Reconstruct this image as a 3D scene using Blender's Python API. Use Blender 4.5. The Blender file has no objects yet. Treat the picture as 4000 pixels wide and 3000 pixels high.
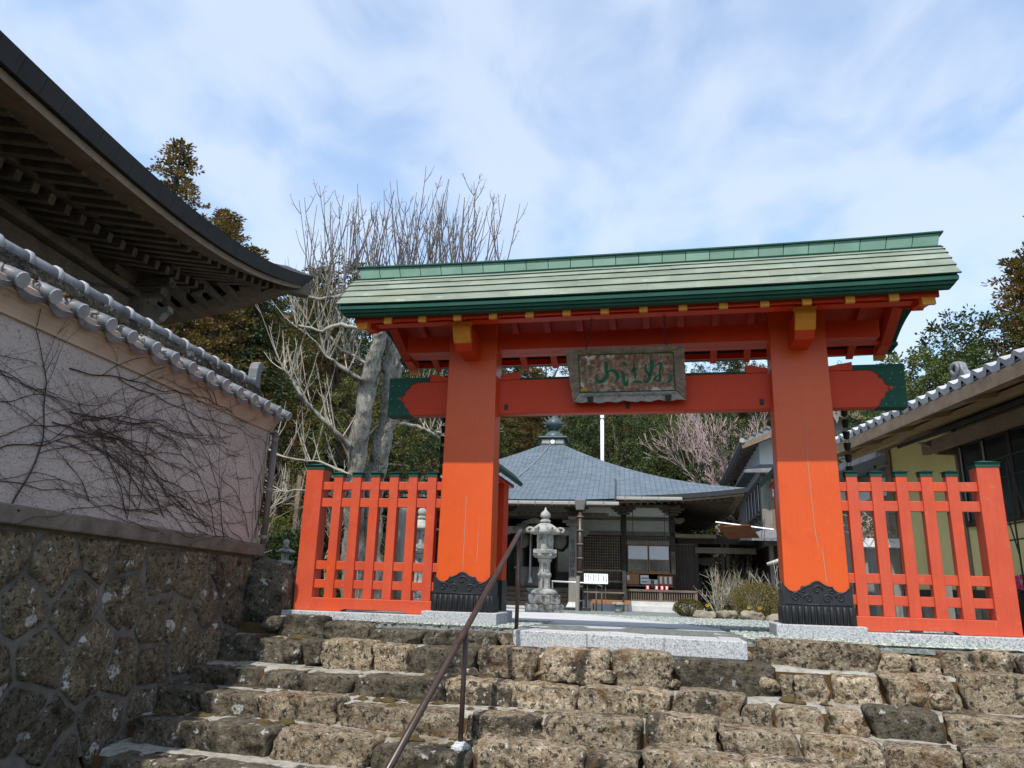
import bpy, bmesh, math, random
from mathutils import Vector, Matrix, noise
R = math.radians
sc = bpy.context.scene
COL = sc.collection

# ---------------------------------------------------------------- camera
cam_d = bpy.data.cameras.new('camera'); cam = bpy.data.objects.new('camera', cam_d); COL.objects.link(cam)
def cam_axes(p, y, r):
    fwd = Vector((-math.sin(y)*math.cos(p), math.cos(y)*math.cos(p), math.sin(p)))
    right = Vector((math.cos(y), math.sin(y), 0)); up = right.cross(fwd)
    return right*math.cos(r)+up*math.sin(r), up*math.cos(r)-right*math.sin(r), fwd
ca, cb, cc = cam_axes(0.26709, 0.210386, 0.029754)
m = Matrix((ca, cb, -cc)).transposed().to_4x4(); m.translation = (0.3593, -7.386, 0.3659)
cam.matrix_world = m
cam_d.sensor_width = 36; cam_d.lens = 36*2899.09/4000; cam_d.clip_start = 0.05; cam_d.clip_end = 2000
sc.camera = cam

# ---------------------------------------------------------------- world, sun, exposure
SUN_EL, SUN_AZ = R(58), R(10)          # the sun stands behind the camera, a little to the left of the gate's normal
wd = bpy.data.worlds.new('World'); sc.world = wd; wd.use_nodes = True
nt = wd.node_tree; nt.nodes.clear()
def wn(t, **k):
    n = nt.nodes.new(t)
    for a, v in k.items(): setattr(n, a, v)
    return n
sky = wn('ShaderNodeTexSky', sky_type='NISHITA', sun_disc=False, sun_elevation=SUN_EL, sun_rotation=R(180)+SUN_AZ,
         altitude=100, air_density=1.2, dust_density=0.8, ozone_density=0.6)
bg = wn('ShaderNodeBackground'); bg.inputs[1].default_value = 0.15
wo = wn('ShaderNodeOutputWorld')
tc = wn('ShaderNodeTexCoord'); sep = wn('ShaderNodeSeparateXYZ')
nt.links.new(tc.outputs['Generated'], sep.inputs[0])
zc = wn('ShaderNodeMath', operation='MAXIMUM'); zc.inputs[1].default_value = 0.0; nt.links.new(sep.outputs[2], zc.inputs[0])
za = wn('ShaderNodeMath', operation='ADD'); za.inputs[1].default_value = 0.22; nt.links.new(zc.outputs[0], za.inputs[0])
def div(o):
    d = wn('ShaderNodeMath', operation='DIVIDE'); nt.links.new(o, d.inputs[0]); nt.links.new(za.outputs[0], d.inputs[1]); return d.outputs[0]
cmb = wn('ShaderNodeCombineXYZ'); nt.links.new(div(sep.outputs[0]), cmb.inputs[0]); nt.links.new(div(sep.outputs[1]), cmb.inputs[1])
def wmap(rot, scl, loc=(0,0,0)):
    mp = wn('ShaderNodeMapping'); mp.inputs['Rotation'].default_value = (0,0,rot); mp.inputs['Scale'].default_value = scl
    mp.inputs['Location'].default_value = loc; nt.links.new(cmb.outputs[0], mp.inputs[0]); return mp.outputs[0]
def wnoise(vec, s, det, rough, dist=0):
    n = wn('ShaderNodeTexNoise'); n.inputs['Scale'].default_value = s; n.inputs['Detail'].default_value = det
    n.inputs['Roughness'].default_value = rough; n.inputs['Distortion'].default_value = dist; nt.links.new(vec, n.inputs['Vector']); return n.outputs[0]
n1 = wnoise(wmap(R(40), (1.15,0.9,1), (3.1,1.2,0)), 4.2, 5, 0.5, 0.35)     # wisps drawn out in one direction
n2 = wnoise(wmap(R(35), (0.8,0.8,1), (0.4,2.0,0)), 0.8, 3, 0.5)             # broad patches
mx = wn('ShaderNodeMath', operation='MULTIPLY_ADD'); mx.inputs[1].default_value = 0.8; nt.links.new(n2, mx.inputs[0]); nt.links.new(n1, mx.inputs[2])
cr = wn('ShaderNodeValToRGB'); cr.color_ramp.elements[0].position = 0.66; cr.color_ramp.elements[1].position = 1.22
cr.color_ramp.interpolation = 'EASE'
cr.color_ramp.elements[0].color = (0.26,0.26,0.26,1); cr.color_ramp.elements[1].color = (0.66,0.66,0.66,1)
nt.links.new(mx.outputs[0], cr.inputs[0])
mix = wn('ShaderNodeMix', data_type='RGBA'); tint = wn('ShaderNodeVectorMath', operation='MULTIPLY'); tint.inputs[1].default_value = (0.84, 1.01, 1.09)   # white balance of the clear sky
nt.links.new(sky.outputs[0], tint.inputs[0]); nt.links.new(cr.outputs[0], mix.inputs[0]); nt.links.new(tint.outputs[0], mix.inputs[6])
mix.inputs[7].default_value = (3.65, 4.0, 4.65, 1)
nt.links.new(mix.outputs[2], bg.inputs[0]); nt.links.new(bg.outputs[0], wo.inputs[0])

sun_d = bpy.data.lights.new('sun', 'SUN'); sun_d.energy = 3.0; sun_d.angle = R(0.53); sun_d.color = (1.0, 0.955, 0.88)
sun = bpy.data.objects.new('sun', sun_d); COL.objects.link(sun)
to_sun = Vector((-math.sin(SUN_AZ)*math.cos(SUN_EL), -math.cos(SUN_AZ)*math.cos(SUN_EL), math.sin(SUN_EL)))
sun.rotation_euler = to_sun.to_track_quat('Z', 'Y').to_euler(); sun.location = (0, -20, 30)
vs = sc.view_settings
vs.view_transform = 'Standard'; vs.look = 'None'; vs.exposure = 0.7; vs.gamma = 1.0; vs.use_curve_mapping = False

# ---------------------------------------------------------------- materials
MATS = {}
def mat(name, cols, scale=4, detail=7, rough=0.75, bump=0.15, bscale=None, metal=0, stretch=(1,1,1), spots=(), rand=0.0,
        coord='pos', nrough=0.6, dist=0, trans=0, brick=None, spec=0.4, grain=None, bdist=0.01):
    m = bpy.data.materials.new(name); m.use_nodes = True; MATS[name] = m
    t = m.node_tree; N = t.nodes; L = t.links; N.clear()
    out = N.new('ShaderNodeOutputMaterial'); b = N.new('ShaderNodeBsdfPrincipled'); L.new(b.outputs[0], out.inputs[0])
    b.inputs['Metallic'].default_value = metal; b.inputs['Specular IOR Level'].default_value = spec
    if coord == 'pos': src = N.new('ShaderNodeNewGeometry').outputs['Position']
    else: src = N.new('ShaderNodeTexCoord').outputs['Object']
    mp = N.new('ShaderNodeMapping'); mp.inputs['Scale'].default_value = stretch; L.new(src, mp.inputs[0])
    if coord == 'obj':
        oi = N.new('ShaderNodeObjectInfo'); ml = N.new('ShaderNodeVectorMath'); ml.operation = 'SCALE'
        ml.inputs[0].default_value = (17, 31, 23); L.new(oi.outputs['Random'], ml.inputs['Scale']); L.new(ml.outputs[0], mp.inputs['Location'])
    def nz(s, d, v=None, r=0.6, di=0):
        n = N.new('ShaderNodeTexNoise'); n.inputs['Scale'].default_value = s; n.inputs['Detail'].default_value = d
        n.inputs['Roughness'].default_value = r; n.inputs['Distortion'].default_value = di
        L.new(mp.outputs[0] if v is None else v, n.inputs['Vector']); return n.outputs[0]
    base = nz(scale, detail, r=nrough, di=dist)
    ramp = N.new('ShaderNodeValToRGB'); e = ramp.color_ramp.elements
    cols = [(p, c) for p, c in cols]
    e[0].position, e[0].color = cols[0][0], (*cols[0][1], 1)
    if len(cols) == 1: cols.append((1.0, cols[0][1]))
    e[1].position, e[1].color = cols[1][0], (*cols[1][1], 1)
    for p, c in cols[2:]:
        x = e.new(p); x.color = (*c, 1)
    L.new(base, ramp.inputs[0]); col = ramp.outputs[0]
    for c, s, lo, hi, *amt in spots:
        f = N.new('ShaderNodeMapRange'); f.inputs[1].default_value = lo; f.inputs[2].default_value = hi
        f.inputs[4].default_value = amt[0] if amt else 1.0
        L.new(nz(s, 5, r=0.65), f.inputs[0])
        mx = N.new('ShaderNodeMix'); mx.data_type = 'RGBA'; L.new(f.outputs[0], mx.inputs[0]); L.new(col, mx.inputs[6]); mx.inputs[7].default_value = (*c, 1); col = mx.outputs[2]
    if grain:
        wv = N.new('ShaderNodeTexNoise'); gm = N.new('ShaderNodeMapping'); gm.inputs['Scale'].default_value = grain[0]
        L.new(src, gm.inputs[0]); L.new(gm.outputs[0], wv.inputs['Vector']); wv.inputs['Scale'].default_value = 1; wv.inputs['Detail'].default_value = 4
        f = N.new('ShaderNodeMapRange'); f.inputs[1].default_value = 0.35; f.inputs[2].default_value = 0.7; f.inputs[3].default_value = 1-grain[1]; f.inputs[4].default_value = 1+grain[1]*0.4
        L.new(wv.outputs[0], f.inputs[0])
        vm = N.new('ShaderNodeVectorMath'); vm.operation = 'SCALE'; L.new(col, vm.inputs[0]); L.new(f.outputs[0], vm.inputs['Scale']); col = vm.outputs[0]
    if rand:
        oi = N.new('ShaderNodeObjectInfo'); f = N.new('ShaderNodeMapRange'); f.inputs[3].default_value = 1-rand; f.inputs[4].default_value = 1+rand
        L.new(oi.outputs['Random'], f.inputs[0]); vm = N.new('ShaderNodeVectorMath'); vm.operation = 'SCALE'
        L.new(col, vm.inputs[0]); L.new(f.outputs[0], vm.inputs['Scale']); col = vm.outputs[0]
    L.new(col, b.inputs['Base Color'])
    rr = N.new('ShaderNodeMapRange'); rr.inputs[3].default_value = max(0.05, rough-0.12); rr.inputs[4].default_value = min(1, rough+0.12)
    L.new(base, rr.inputs[0]); L.new(rr.outputs[0], b.inputs['Roughness'])
    if bump:
        bp = N.new('ShaderNodeBump'); bp.inputs['Strength'].default_value = bump; bp.inputs['Distance'].default_value = bdist
        h = nz(bscale or scale*4, 6, r=0.7)
        L.new(h, bp.inputs['Height']); L.new(bp.outputs[0], b.inputs['Normal'])
    if trans:
        tr = N.new('ShaderNodeBsdfTranslucent'); ms = N.new('ShaderNodeMixShader'); ms.inputs[0].default_value = trans
        L.new(col, tr.inputs[0]); L.new(b.outputs[0], ms.inputs[1]); L.new(tr.outputs[0], ms.inputs[2]); L.new(ms.outputs[0], out.inputs[0])
    return m
mat('vermilion', [(0.25,(0.52,0.036,0.009)),(0.7,(0.61,0.056,0.012))], scale=1.6, rough=0.5, spec=0.25, bump=0.05, bscale=60, bdist=0.003, spots=[((0.50,0.04,0.012),5,0.62,0.8,0.6)], grain=((60,60,2.2),0.05))
mat('vermilion_post', [(0.25,(0.60,0.072,0.007)),(0.7,(0.68,0.094,0.011))], scale=1.2, rough=0.36, bump=0.05, bscale=50, bdist=0.003, spots=[((0.52,0.045,0.010),4,0.56,0.75,0.55),((0.70,0.16,0.045),9,0.60,0.72,0.45),((0.30,0.03,0.012),22,0.66,0.72,0.5)], grain=((55,55,1.6),0.035))
mat('vermilion_fence', [(0.3,(0.51,0.064,0.026)),(0.7,(0.58,0.088,0.036))], scale=2.2, rough=0.45, bump=0.06, bscale=60, bdist=0.003, spots=[((0.62,0.075,0.016),2.4,0.55,0.62,0.7),((0.44,0.05,0.022),7,0.58,0.72,0.55),((0.64,0.17,0.09),13,0.60,0.70,0.45),((0.26,0.03,0.016),26,0.66,0.72,0.5)], grain=((70,70,2.5),0.07))
mat('gold_paint', [(0.3,(0.58,0.22,0.012)),(0.7,(0.68,0.28,0.02))], scale=9, rough=0.5, bump=0.1)
mat('black_metal', [(0.3,(0.012,0.013,0.015)),(0.7,(0.022,0.023,0.026))], scale=12, rough=0.5, bump=0.12, bscale=40, spots=[((0.05,0.05,0.05),14,0.62,0.8,0.5)])
mat('copper_roof', [(0.3,(0.135,0.160,0.115)),(0.5,(0.19,0.215,0.158)),(0.7,(0.25,0.285,0.225))], scale=3.2, rough=0.55, bump=0.08, bscale=30, stretch=(0.6,1.6,1), rand=0.10, spots=[((0.21,0.20,0.13),3,0.54,0.7,0.6),((0.10,0.14,0.105),18,0.60,0.72,0.6),((0.36,0.40,0.35),8,0.60,0.7,0.6)])
mat('copper_ridge', [(0.3,(0.085,0.175,0.125)),(0.7,(0.125,0.235,0.172))], scale=4, rough=0.5, bump=0.08, rand=0.10, spots=[((0.2,0.40,0.30),9,0.6,0.8,0.6)])
mat('copper_dark', [(0.3,(0.012,0.062,0.042)),(0.7,(0.022,0.090,0.062))], scale=5, rough=0.68, spec=0.2, bump=0.08, spots=[((0.05,0.2,0.14),22,0.66,0.8,0.7)])
mat('granite', [(0.36,(0.19,0.20,0.215)),(0.5,(0.42,0.425,0.43)),(0.64,(0.54,0.54,0.54))], scale=70, detail=4, rough=0.75, bump=0.12, bscale=120, bdist=0.002, spots=[((0.42,0.42,0.42),2,0.5,0.8,0.5)])
mat('granite_paving', [(0.35,(0.41,0.41,0.405)),(0.65,(0.54,0.535,0.52))], scale=55, detail=4, rough=0.75, bump=0.1, bscale=100, bdist=0.002, rand=0.07, spots=[((0.5,0.48,0.44),2.5,0.52,0.75,0.6)])
mat('stone', [(0.33,(0.055,0.040,0.026)),(0.42,(0.21,0.152,0.094)),(0.50,(0.37,0.288,0.190)),(0.64,(0.56,0.47,0.345))], scale=15, detail=12, nrough=0.85, rough=0.92, bump=1.0, bscale=28, bdist=0.05, rand=0.28, coord='pos',
    spots=[((0.030,0.024,0.018),3.4,0.55,0.62,0.85),((0.018,0.015,0.011),24,0.545,0.60,0.9),((0.70,0.63,0.52),30,0.60,0.65,0.75),((0.010,0.009,0.008),55,0.56,0.62,0.8),((0.16,0.075,0.022),5,0.55,0.66,0.65)])
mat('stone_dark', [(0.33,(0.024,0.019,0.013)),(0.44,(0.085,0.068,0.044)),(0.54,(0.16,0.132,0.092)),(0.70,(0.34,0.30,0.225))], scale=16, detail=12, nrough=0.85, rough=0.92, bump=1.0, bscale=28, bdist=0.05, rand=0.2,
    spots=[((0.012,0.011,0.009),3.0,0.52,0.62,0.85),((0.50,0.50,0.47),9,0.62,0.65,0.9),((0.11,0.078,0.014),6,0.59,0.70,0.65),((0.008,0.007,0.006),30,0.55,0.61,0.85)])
mat('wall_stone', [(0.33,(0.035,0.027,0.017)),(0.43,(0.125,0.094,0.055)),(0.53,(0.23,0.18,0.112)),(0.68,(0.42,0.36,0.26))], scale=17, detail=12, nrough=0.85, rough=0.92, bump=1.0, bscale=28, bdist=0.05, rand=0.18,
    spots=[((0.018,0.015,0.012),2.2,0.54,0.66,0.75),((0.60,0.58,0.54),7,0.61,0.645,0.9),((0.014,0.012,0.009),26,0.55,0.61,0.85),((0.50,0.44,0.33),33,0.60,0.65,0.7)])
mat('mortar', [(0.3,(0.085,0.078,0.068)),(0.7,(0.165,0.152,0.132))], scale=9, rough=0.95, bump=0.5, bscale=60, bdist=0.006, spots=[((0.05,0.045,0.035),3,0.5,0.7,0.8)])
mat('tread', [(0.3,(0.17,0.155,0.13)),(0.6,(0.36,0.34,0.295))], scale=14, detail=8, rough=0.95, bump=0.7, bscale=90, bdist=0.008, spots=[((0.14,0.10,0.045),2.4,0.54,0.68,0.85),((0.12,0.115,0.10),35,0.58,0.7,0.6)])
mat('earth', [(0.3,(0.045,0.028,0.012)),(0.65,(0.13,0.062,0.022))], scale=8, rough=1, bump=0.8, bscale=40, spots=[((0.09,0.075,0.018),6,0.56,0.7,0.8)])
mat('moss', [(0.3,(0.035,0.028,0.010)),(0.65,(0.105,0.07,0.02))], scale=20, rough=1, bump=0.8, bscale=80)
mat('gravel', [(0.38,(0.075,0.09,0.08)),(0.48,(0.20,0.225,0.205)),(0.60,(0.40,0.43,0.40))], scale=15, detail=9, nrough=0.9, rough=0.9, bump=1.0, bscale=40, bdist=0.05, spots=[((0.09,0.11,0.095),38,0.55,0.63,0.8)])
mat('pebble', [(0.36,(0.10,0.12,0.105)),(0.5,(0.26,0.29,0.265)),(0.64,(0.50,0.53,0.49))], scale=34, detail=2, rough=0.85, bump=0.2, spots=[((0.13,0.16,0.14),25,0.58,0.7,0.6)])
mat('plaster', [(0.3,(0.55,0.46,0.41)),(0.7,(0.66,0.57,0.515))], scale=1.2, rough=0.95, bump=1.0, bscale=42, bdist=0.03, spots=[((0.20,0.165,0.145),46,0.56,0.66,0.75),((0.46,0.33,0.28),1.1,0.48,0.72,0.6),((0.30,0.26,0.235),3,0.6,0.8,0.5)])
mat('cove', [(0.3,(0.38,0.27,0.205)),(0.7,(0.50,0.375,0.29))], scale=2.5, rough=0.9, bump=0.15, bscale=30, spots=[((0.26,0.15,0.10),4,0.58,0.75,0.6)])
mat('ledge', [(0.3,(0.085,0.068,0.052)),(0.65,(0.20,0.165,0.132))], scale=6, rough=0.95, bump=0.6, bscale=40, spots=[((0.055,0.045,0.035),3,0.52,0.68,0.8),((0.36,0.33,0.3),30,0.64,0.74,0.6)])
mat('roof_tile', [(0.3,(0.11,0.112,0.122)),(0.7,(0.21,0.215,0.23))], scale=9, rough=0.5, bump=0.12, spots=[((0.05,0.048,0.045),7,0.56,0.7,0.7),((0.42,0.42,0.42),20,0.64,0.74,0.4)], rand=0.15)
mat('roof_tile_bright', [(0.3,(0.24,0.245,0.26)),(0.7,(0.37,0.375,0.39))], scale=7, rough=0.45, bump=0.08, spots=[((0.2,0.2,0.21),9,0.58,0.7,0.5)], rand=0.1)
mat('old_wood', [(0.3,(0.105,0.080,0.060)),(0.7,(0.22,0.172,0.132))], scale=4, rough=0.85, bump=0.35, bscale=30, grain=((40,40,40),0.25), spots=[((0.035,0.027,0.022),2,0.55,0.72,0.6)])
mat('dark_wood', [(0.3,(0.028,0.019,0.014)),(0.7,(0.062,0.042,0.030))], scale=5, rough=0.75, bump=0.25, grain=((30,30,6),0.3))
mat('grey_wood', [(0.3,(0.17,0.155,0.135)),(0.7,(0.30,0.28,0.25))], scale=7, rough=0.9, bump=0.35, stretch=(1,1,0.15), spots=[((0.08,0.07,0.06),9,0.58,0.72,0.7)])
mat('tan_wood', [(0.3,(0.27,0.125,0.048)),(0.7,(0.38,0.19,0.08))], scale=7, rough=0.6, bump=0.15, stretch=(1,1,0.2))
mat('soffit_wood', [(0.3,(0.30,0.20,0.10)),(0.7,(0.42,0.295,0.165))], scale=5, rough=0.7, bump=0.15, stretch=(0.25,0.25,1))
mat('brown_wood', [(0.3,(0.15,0.105,0.070)),(0.7,(0.25,0.185,0.13))], scale=5, rough=0.8, bump=0.25, spots=[((0.07,0.05,0.035),7,0.58,0.75,0.6)])
mat('dark_shingle', [(0.3,(0.020,0.020,0.021)),(0.7,(0.040,0.038,0.037))], scale=5, rough=0.8, bump=0.15)
mat('hall_roof', [(0.3,(0.10,0.135,0.165)),(0.6,(0.155,0.195,0.225))], scale=3, rough=0.5, bump=0.1, spots=[((0.16,0.145,0.125),0.8,0.55,0.75,0.5)])
mat('bronze', [(0.3,(0.035,0.055,0.06)),(0.7,(0.075,0.105,0.11))], scale=9, rough=0.45, bump=0.1)
mat('tile_pale', [(0.3,(0.42,0.43,0.45)),(0.7,(0.58,0.585,0.60))], scale=7, rough=0.45, bump=0.08, spots=[((0.28,0.28,0.29),9,0.58,0.7,0.5)], rand=0.12)
mat('white_wall', [(0.3,(0.70,0.71,0.72)),(0.7,(0.80,0.80,0.80))], scale=3, rough=0.9, bump=0.05)
mat('grey_plaster', [(0.3,(0.30,0.295,0.27)),(0.7,(0.38,0.37,0.34))], scale=3, rough=0.9, bump=0.08)
mat('concrete', [(0.3,(0.50,0.505,0.49)),(0.7,(0.64,0.64,0.62))], scale=6, rough=0.9, bump=0.15, spots=[((0.36,0.37,0.36),2,0.55,0.75,0.5)])
mat('yellow_plaster', [(0.3,(0.66,0.55,0.235)),(0.7,(0.74,0.63,0.30))], scale=2, rough=0.95, bump=0.15, bscale=80, bdist=0.003)
mat('paper', [(0.3,(0.66,0.67,0.70)),(0.7,(0.74,0.75,0.77))], scale=3, rough=0.9, bump=0)
mat('sign_white', [(0.3,(0.72,0.73,0.75)),(0.7,(0.78,0.79,0.8))], scale=3, rough=0.6, bump=0)
mat('ink', [(0.5,(0.012,0.012,0.014))], rough=0.6, bump=0)
mat('glass', [(0.3,(0.012,0.016,0.017)),(0.7,(0.03,0.035,0.035))], scale=2, rough=0.1, bump=0, spec=0.8)
mat('gutter', [(0.3,(0.10,0.095,0.085)),(0.7,(0.16,0.15,0.135))], scale=6, rough=0.55, bump=0.05)
mat('gutter_light', [(0.3,(0.28,0.275,0.255)),(0.7,(0.36,0.35,0.33))], scale=6, rough=0.5, bump=0.05)
mat('brown_pipe', [(0.3,(0.036,0.022,0.017)),(0.7,(0.062,0.038,0.030))], scale=14, rough=0.36, bump=0.06, spots=[((0.09,0.05,0.03),30,0.64,0.74,0.6)])
mat('plum_pipe', [(0.3,(0.13,0.085,0.08)),(0.7,(0.21,0.155,0.15))], scale=6, rough=0.55, bump=0.1, stretch=(1,1,0.3))
mat('steel', [(0.3,(0.55,0.56,0.57)),(0.7,(0.66,0.66,0.67))], scale=6, rough=0.35, bump=0, metal=0.3)
mat('iron', [(0.3,(0.018,0.016,0.015)),(0.7,(0.035,0.032,0.03))], scale=20, rough=0.6, bump=0.2)
mat('lantern_stone', [(0.3,(0.20,0.195,0.175)),(0.6,(0.40,0.395,0.36))], scale=9, detail=8, rough=0.92, bump=0.6, bscale=45, bdist=0.01, spots=[((0.075,0.068,0.058),6,0.56,0.68,0.85)])
mat('lantern_base', [(0.3,(0.12,0.11,0.10)),(0.6,(0.33,0.32,0.30))], scale=9, detail=8, rough=0.92, bump=0.6, bscale=45, bdist=0.01, spots=[((0.03,0.028,0.025),8,0.5,0.62,0.85)])
mat('garden_rock', [(0.3,(0.15,0.125,0.095)),(0.7,(0.36,0.31,0.24))], scale=6, detail=8, rough=0.92, bump=0.8, bscale=30, bdist=0.02, spots=[((0.07,0.06,0.03),7,0.55,0.7,0.7)], rand=0.15)
mat('plaque_wood', [(0.3,(0.13,0.092,0.062)),(0.7,(0.32,0.255,0.19))], scale=12, rough=0.85, bump=0.8, bscale=30, bdist=0.01, spots=[((0.32,0.29,0.25),10,0.64,0.72,0.6)])
mat('plaque_field', [(0.35,(0.15,0.065,0.042)),(0.6,(0.32,0.21,0.155))], scale=22, detail=8, rough=0.85, bump=0.4, bscale=60, spots=[((0.42,0.36,0.285),11,0.53,0.60,0.85),((0.62,0.59,0.53),5.5,0.635,0.655,1.0)])
mat('plaque_grey', [(0.3,(0.21,0.185,0.16)),(0.7,(0.38,0.35,0.315))], scale=12, rough=0.85, bump=0.6, bscale=40, bdist=0.01)
mat('green_ink', [(0.3,(0.008,0.075,0.035)),(0.7,(0.014,0.11,0.05))], scale=15, rough=0.5, bump=0.05)
mat('pale_edge', [(0.3,(0.27,0.23,0.175)),(0.7,(0.34,0.29,0.23))], scale=15, rough=0.8, bump=0.1)
mat('bark_pale', [(0.30,(0.07,0.058,0.044)),(0.43,(0.22,0.195,0.16)),(0.55,(0.40,0.375,0.325)),(0.7,(0.60,0.58,0.53))], scale=7, detail=11, nrough=0.8, rough=0.95, bump=1.0, bscale=14, bdist=0.06, stretch=(1.6,1.6,0.45), spots=[((0.05,0.04,0.026),3.5,0.55,0.63,0.85),((0.36,0.43,0.36),6,0.57,0.63,0.7),((0.03,0.026,0.02),18,0.58,0.66,0.8)])
mat('twig_pale', [(0.3,(0.30,0.265,0.21)),(0.7,(0.42,0.38,0.31))], scale=9, rough=0.9, bump=0.1)
mat('twig_dark', [(0.3,(0.12,0.095,0.085)),(0.7,(0.20,0.165,0.15))], scale=9, rough=0.9, bump=0.1)
mat('twig_pink', [(0.3,(0.30,0.205,0.19)),(0.7,(0.46,0.345,0.325))], scale=9, rough=0.9, bump=0.1)
mat('vine', [(0.3,(0.035,0.023,0.020)),(0.7,(0.075,0.048,0.042))], scale=30, rough=0.9, bump=0.3)
mat('dry_vine', [(0.3,(0.20,0.165,0.12)),(0.7,(0.36,0.31,0.24))], scale=30, rough=0.9, bump=0.2)
mat('bark', [(0.3,(0.045,0.035,0.026)),(0.7,(0.11,0.09,0.07))], scale=5, rough=0.95, bump=0.5, stretch=(1,1,0.3))
def leaf(name, c0, c1, c2, sc_=1.2, tr=0.25): return mat(name, [(0.3,c0),(0.5,c1),(0.72,c2)], scale=sc_, detail=5, rough=0.6, bump=0, rand=0.18, trans=tr, spec=0.3)
leaf('leaf_cedar_brown', (0.065,0.060,0.014),(0.150,0.100,0.025),(0.25,0.150,0.040))
leaf('leaf_cedar_green', (0.020,0.033,0.009),(0.050,0.062,0.016),(0.115,0.088,0.024))
leaf('leaf_dark', (0.016,0.034,0.011),(0.042,0.066,0.018),(0.095,0.108,0.028))
leaf('leaf_mid', (0.036,0.062,0.014),(0.085,0.115,0.026),(0.17,0.175,0.042))
leaf('leaf_olive', (0.05,0.058,0.010),(0.105,0.105,0.020),(0.185,0.155,0.035))
leaf('leaf_shrub', (0.045,0.065,0.012),(0.095,0.115,0.022),(0.165,0.155,0.035), 5)
leaf('leaf_shrub_brown', (0.06,0.065,0.014),(0.14,0.115,0.025),(0.21,0.13,0.035), 5)
leaf('leaf_lime', (0.07,0.10,0.012),(0.14,0.175,0.025),(0.22,0.22,0.04), 5)
leaf('leaf_blade', (0.05,0.10,0.02),(0.11,0.18,0.04),(0.20,0.25,0.09), 8)
mat('petal_yellow', [(0.3,(0.75,0.50,0.01)),(0.7,(0.80,0.60,0.02))], rough=0.6, bump=0)
mat('petal_pink', [(0.3,(0.62,0.03,0.18)),(0.7,(0.75,0.06,0.28))], rough=0.6, bump=0)
mat('red_tag', [(0.3,(0.62,0.03,0.02)),(0.7,(0.7,0.05,0.03))], rough=0.6, bump=0)
mat('rust_red', [(0.3,(0.16,0.045,0.018)),(0.7,(0.24,0.075,0.03))], scale=6, rough=0.7, bump=0.15)
mat('ground', [(0.3,(0.06,0.048,0.022)),(0.6,(0.13,0.105,0.045)),(0.8,(0.17,0.15,0.07))], scale=1.2, detail=9, rough=1, bump=0.6, bscale=10, bdist=0.05)
mat('forest_floor', [(0.3,(0.014,0.020,0.007)),(0.7,(0.045,0.045,0.018))], scale=0.6, detail=9, rough=1, bump=0.6, bscale=4, bdist=0.2)
mat('white_rope', [(0.3,(0.55,0.53,0.48)),(0.7,(0.66,0.64,0.6))], scale=30, rough=0.9, bump=0.3)

# hall roof: rows of copper plates too far off to pick apart, as courses in the material
hm = MATS['hall_roof']; N = hm.node_tree.nodes; L = hm.node_tree.links
hb = [n for n in N if n.type == 'BSDF_PRINCIPLED'][0]
hbump = [n for n in N if n.type == 'BUMP'][0]
uv = N.new('ShaderNodeUVMap'); bt = N.new('ShaderNodeTexBrick'); bt.inputs['Scale'].default_value = 1
bt.inputs['Brick Width'].default_value = 0.36; bt.inputs['Row Height'].default_value = 0.13; bt.inputs['Mortar Size'].default_value = 0.014
bt.inputs['Color1'].default_value = (1,1,1,1); bt.inputs['Color2'].default_value = (0.72,0.74,0.76,1); bt.inputs['Mortar'].default_value = (0.16,0.16,0.18,1)
L.new(uv.outputs[0], bt.inputs['Vector'])
old = hb.inputs['Base Color'].links[0].from_socket
mm = N.new('ShaderNodeMix'); mm.data_type = 'RGBA'; mm.blend_type = 'MULTIPLY'; mm.inputs[0].default_value = 1
L.new(old, mm.inputs[6]); L.new(bt.outputs[0], mm.inputs[7]); L.new(mm.outputs[2], hb.inputs['Base Color'])
hbump.inputs['Strength'].default_value = 0.5; hbump.inputs['Distance'].default_value = 0.03; L.new(bt.outputs[0], hbump.inputs['Height'])

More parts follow.
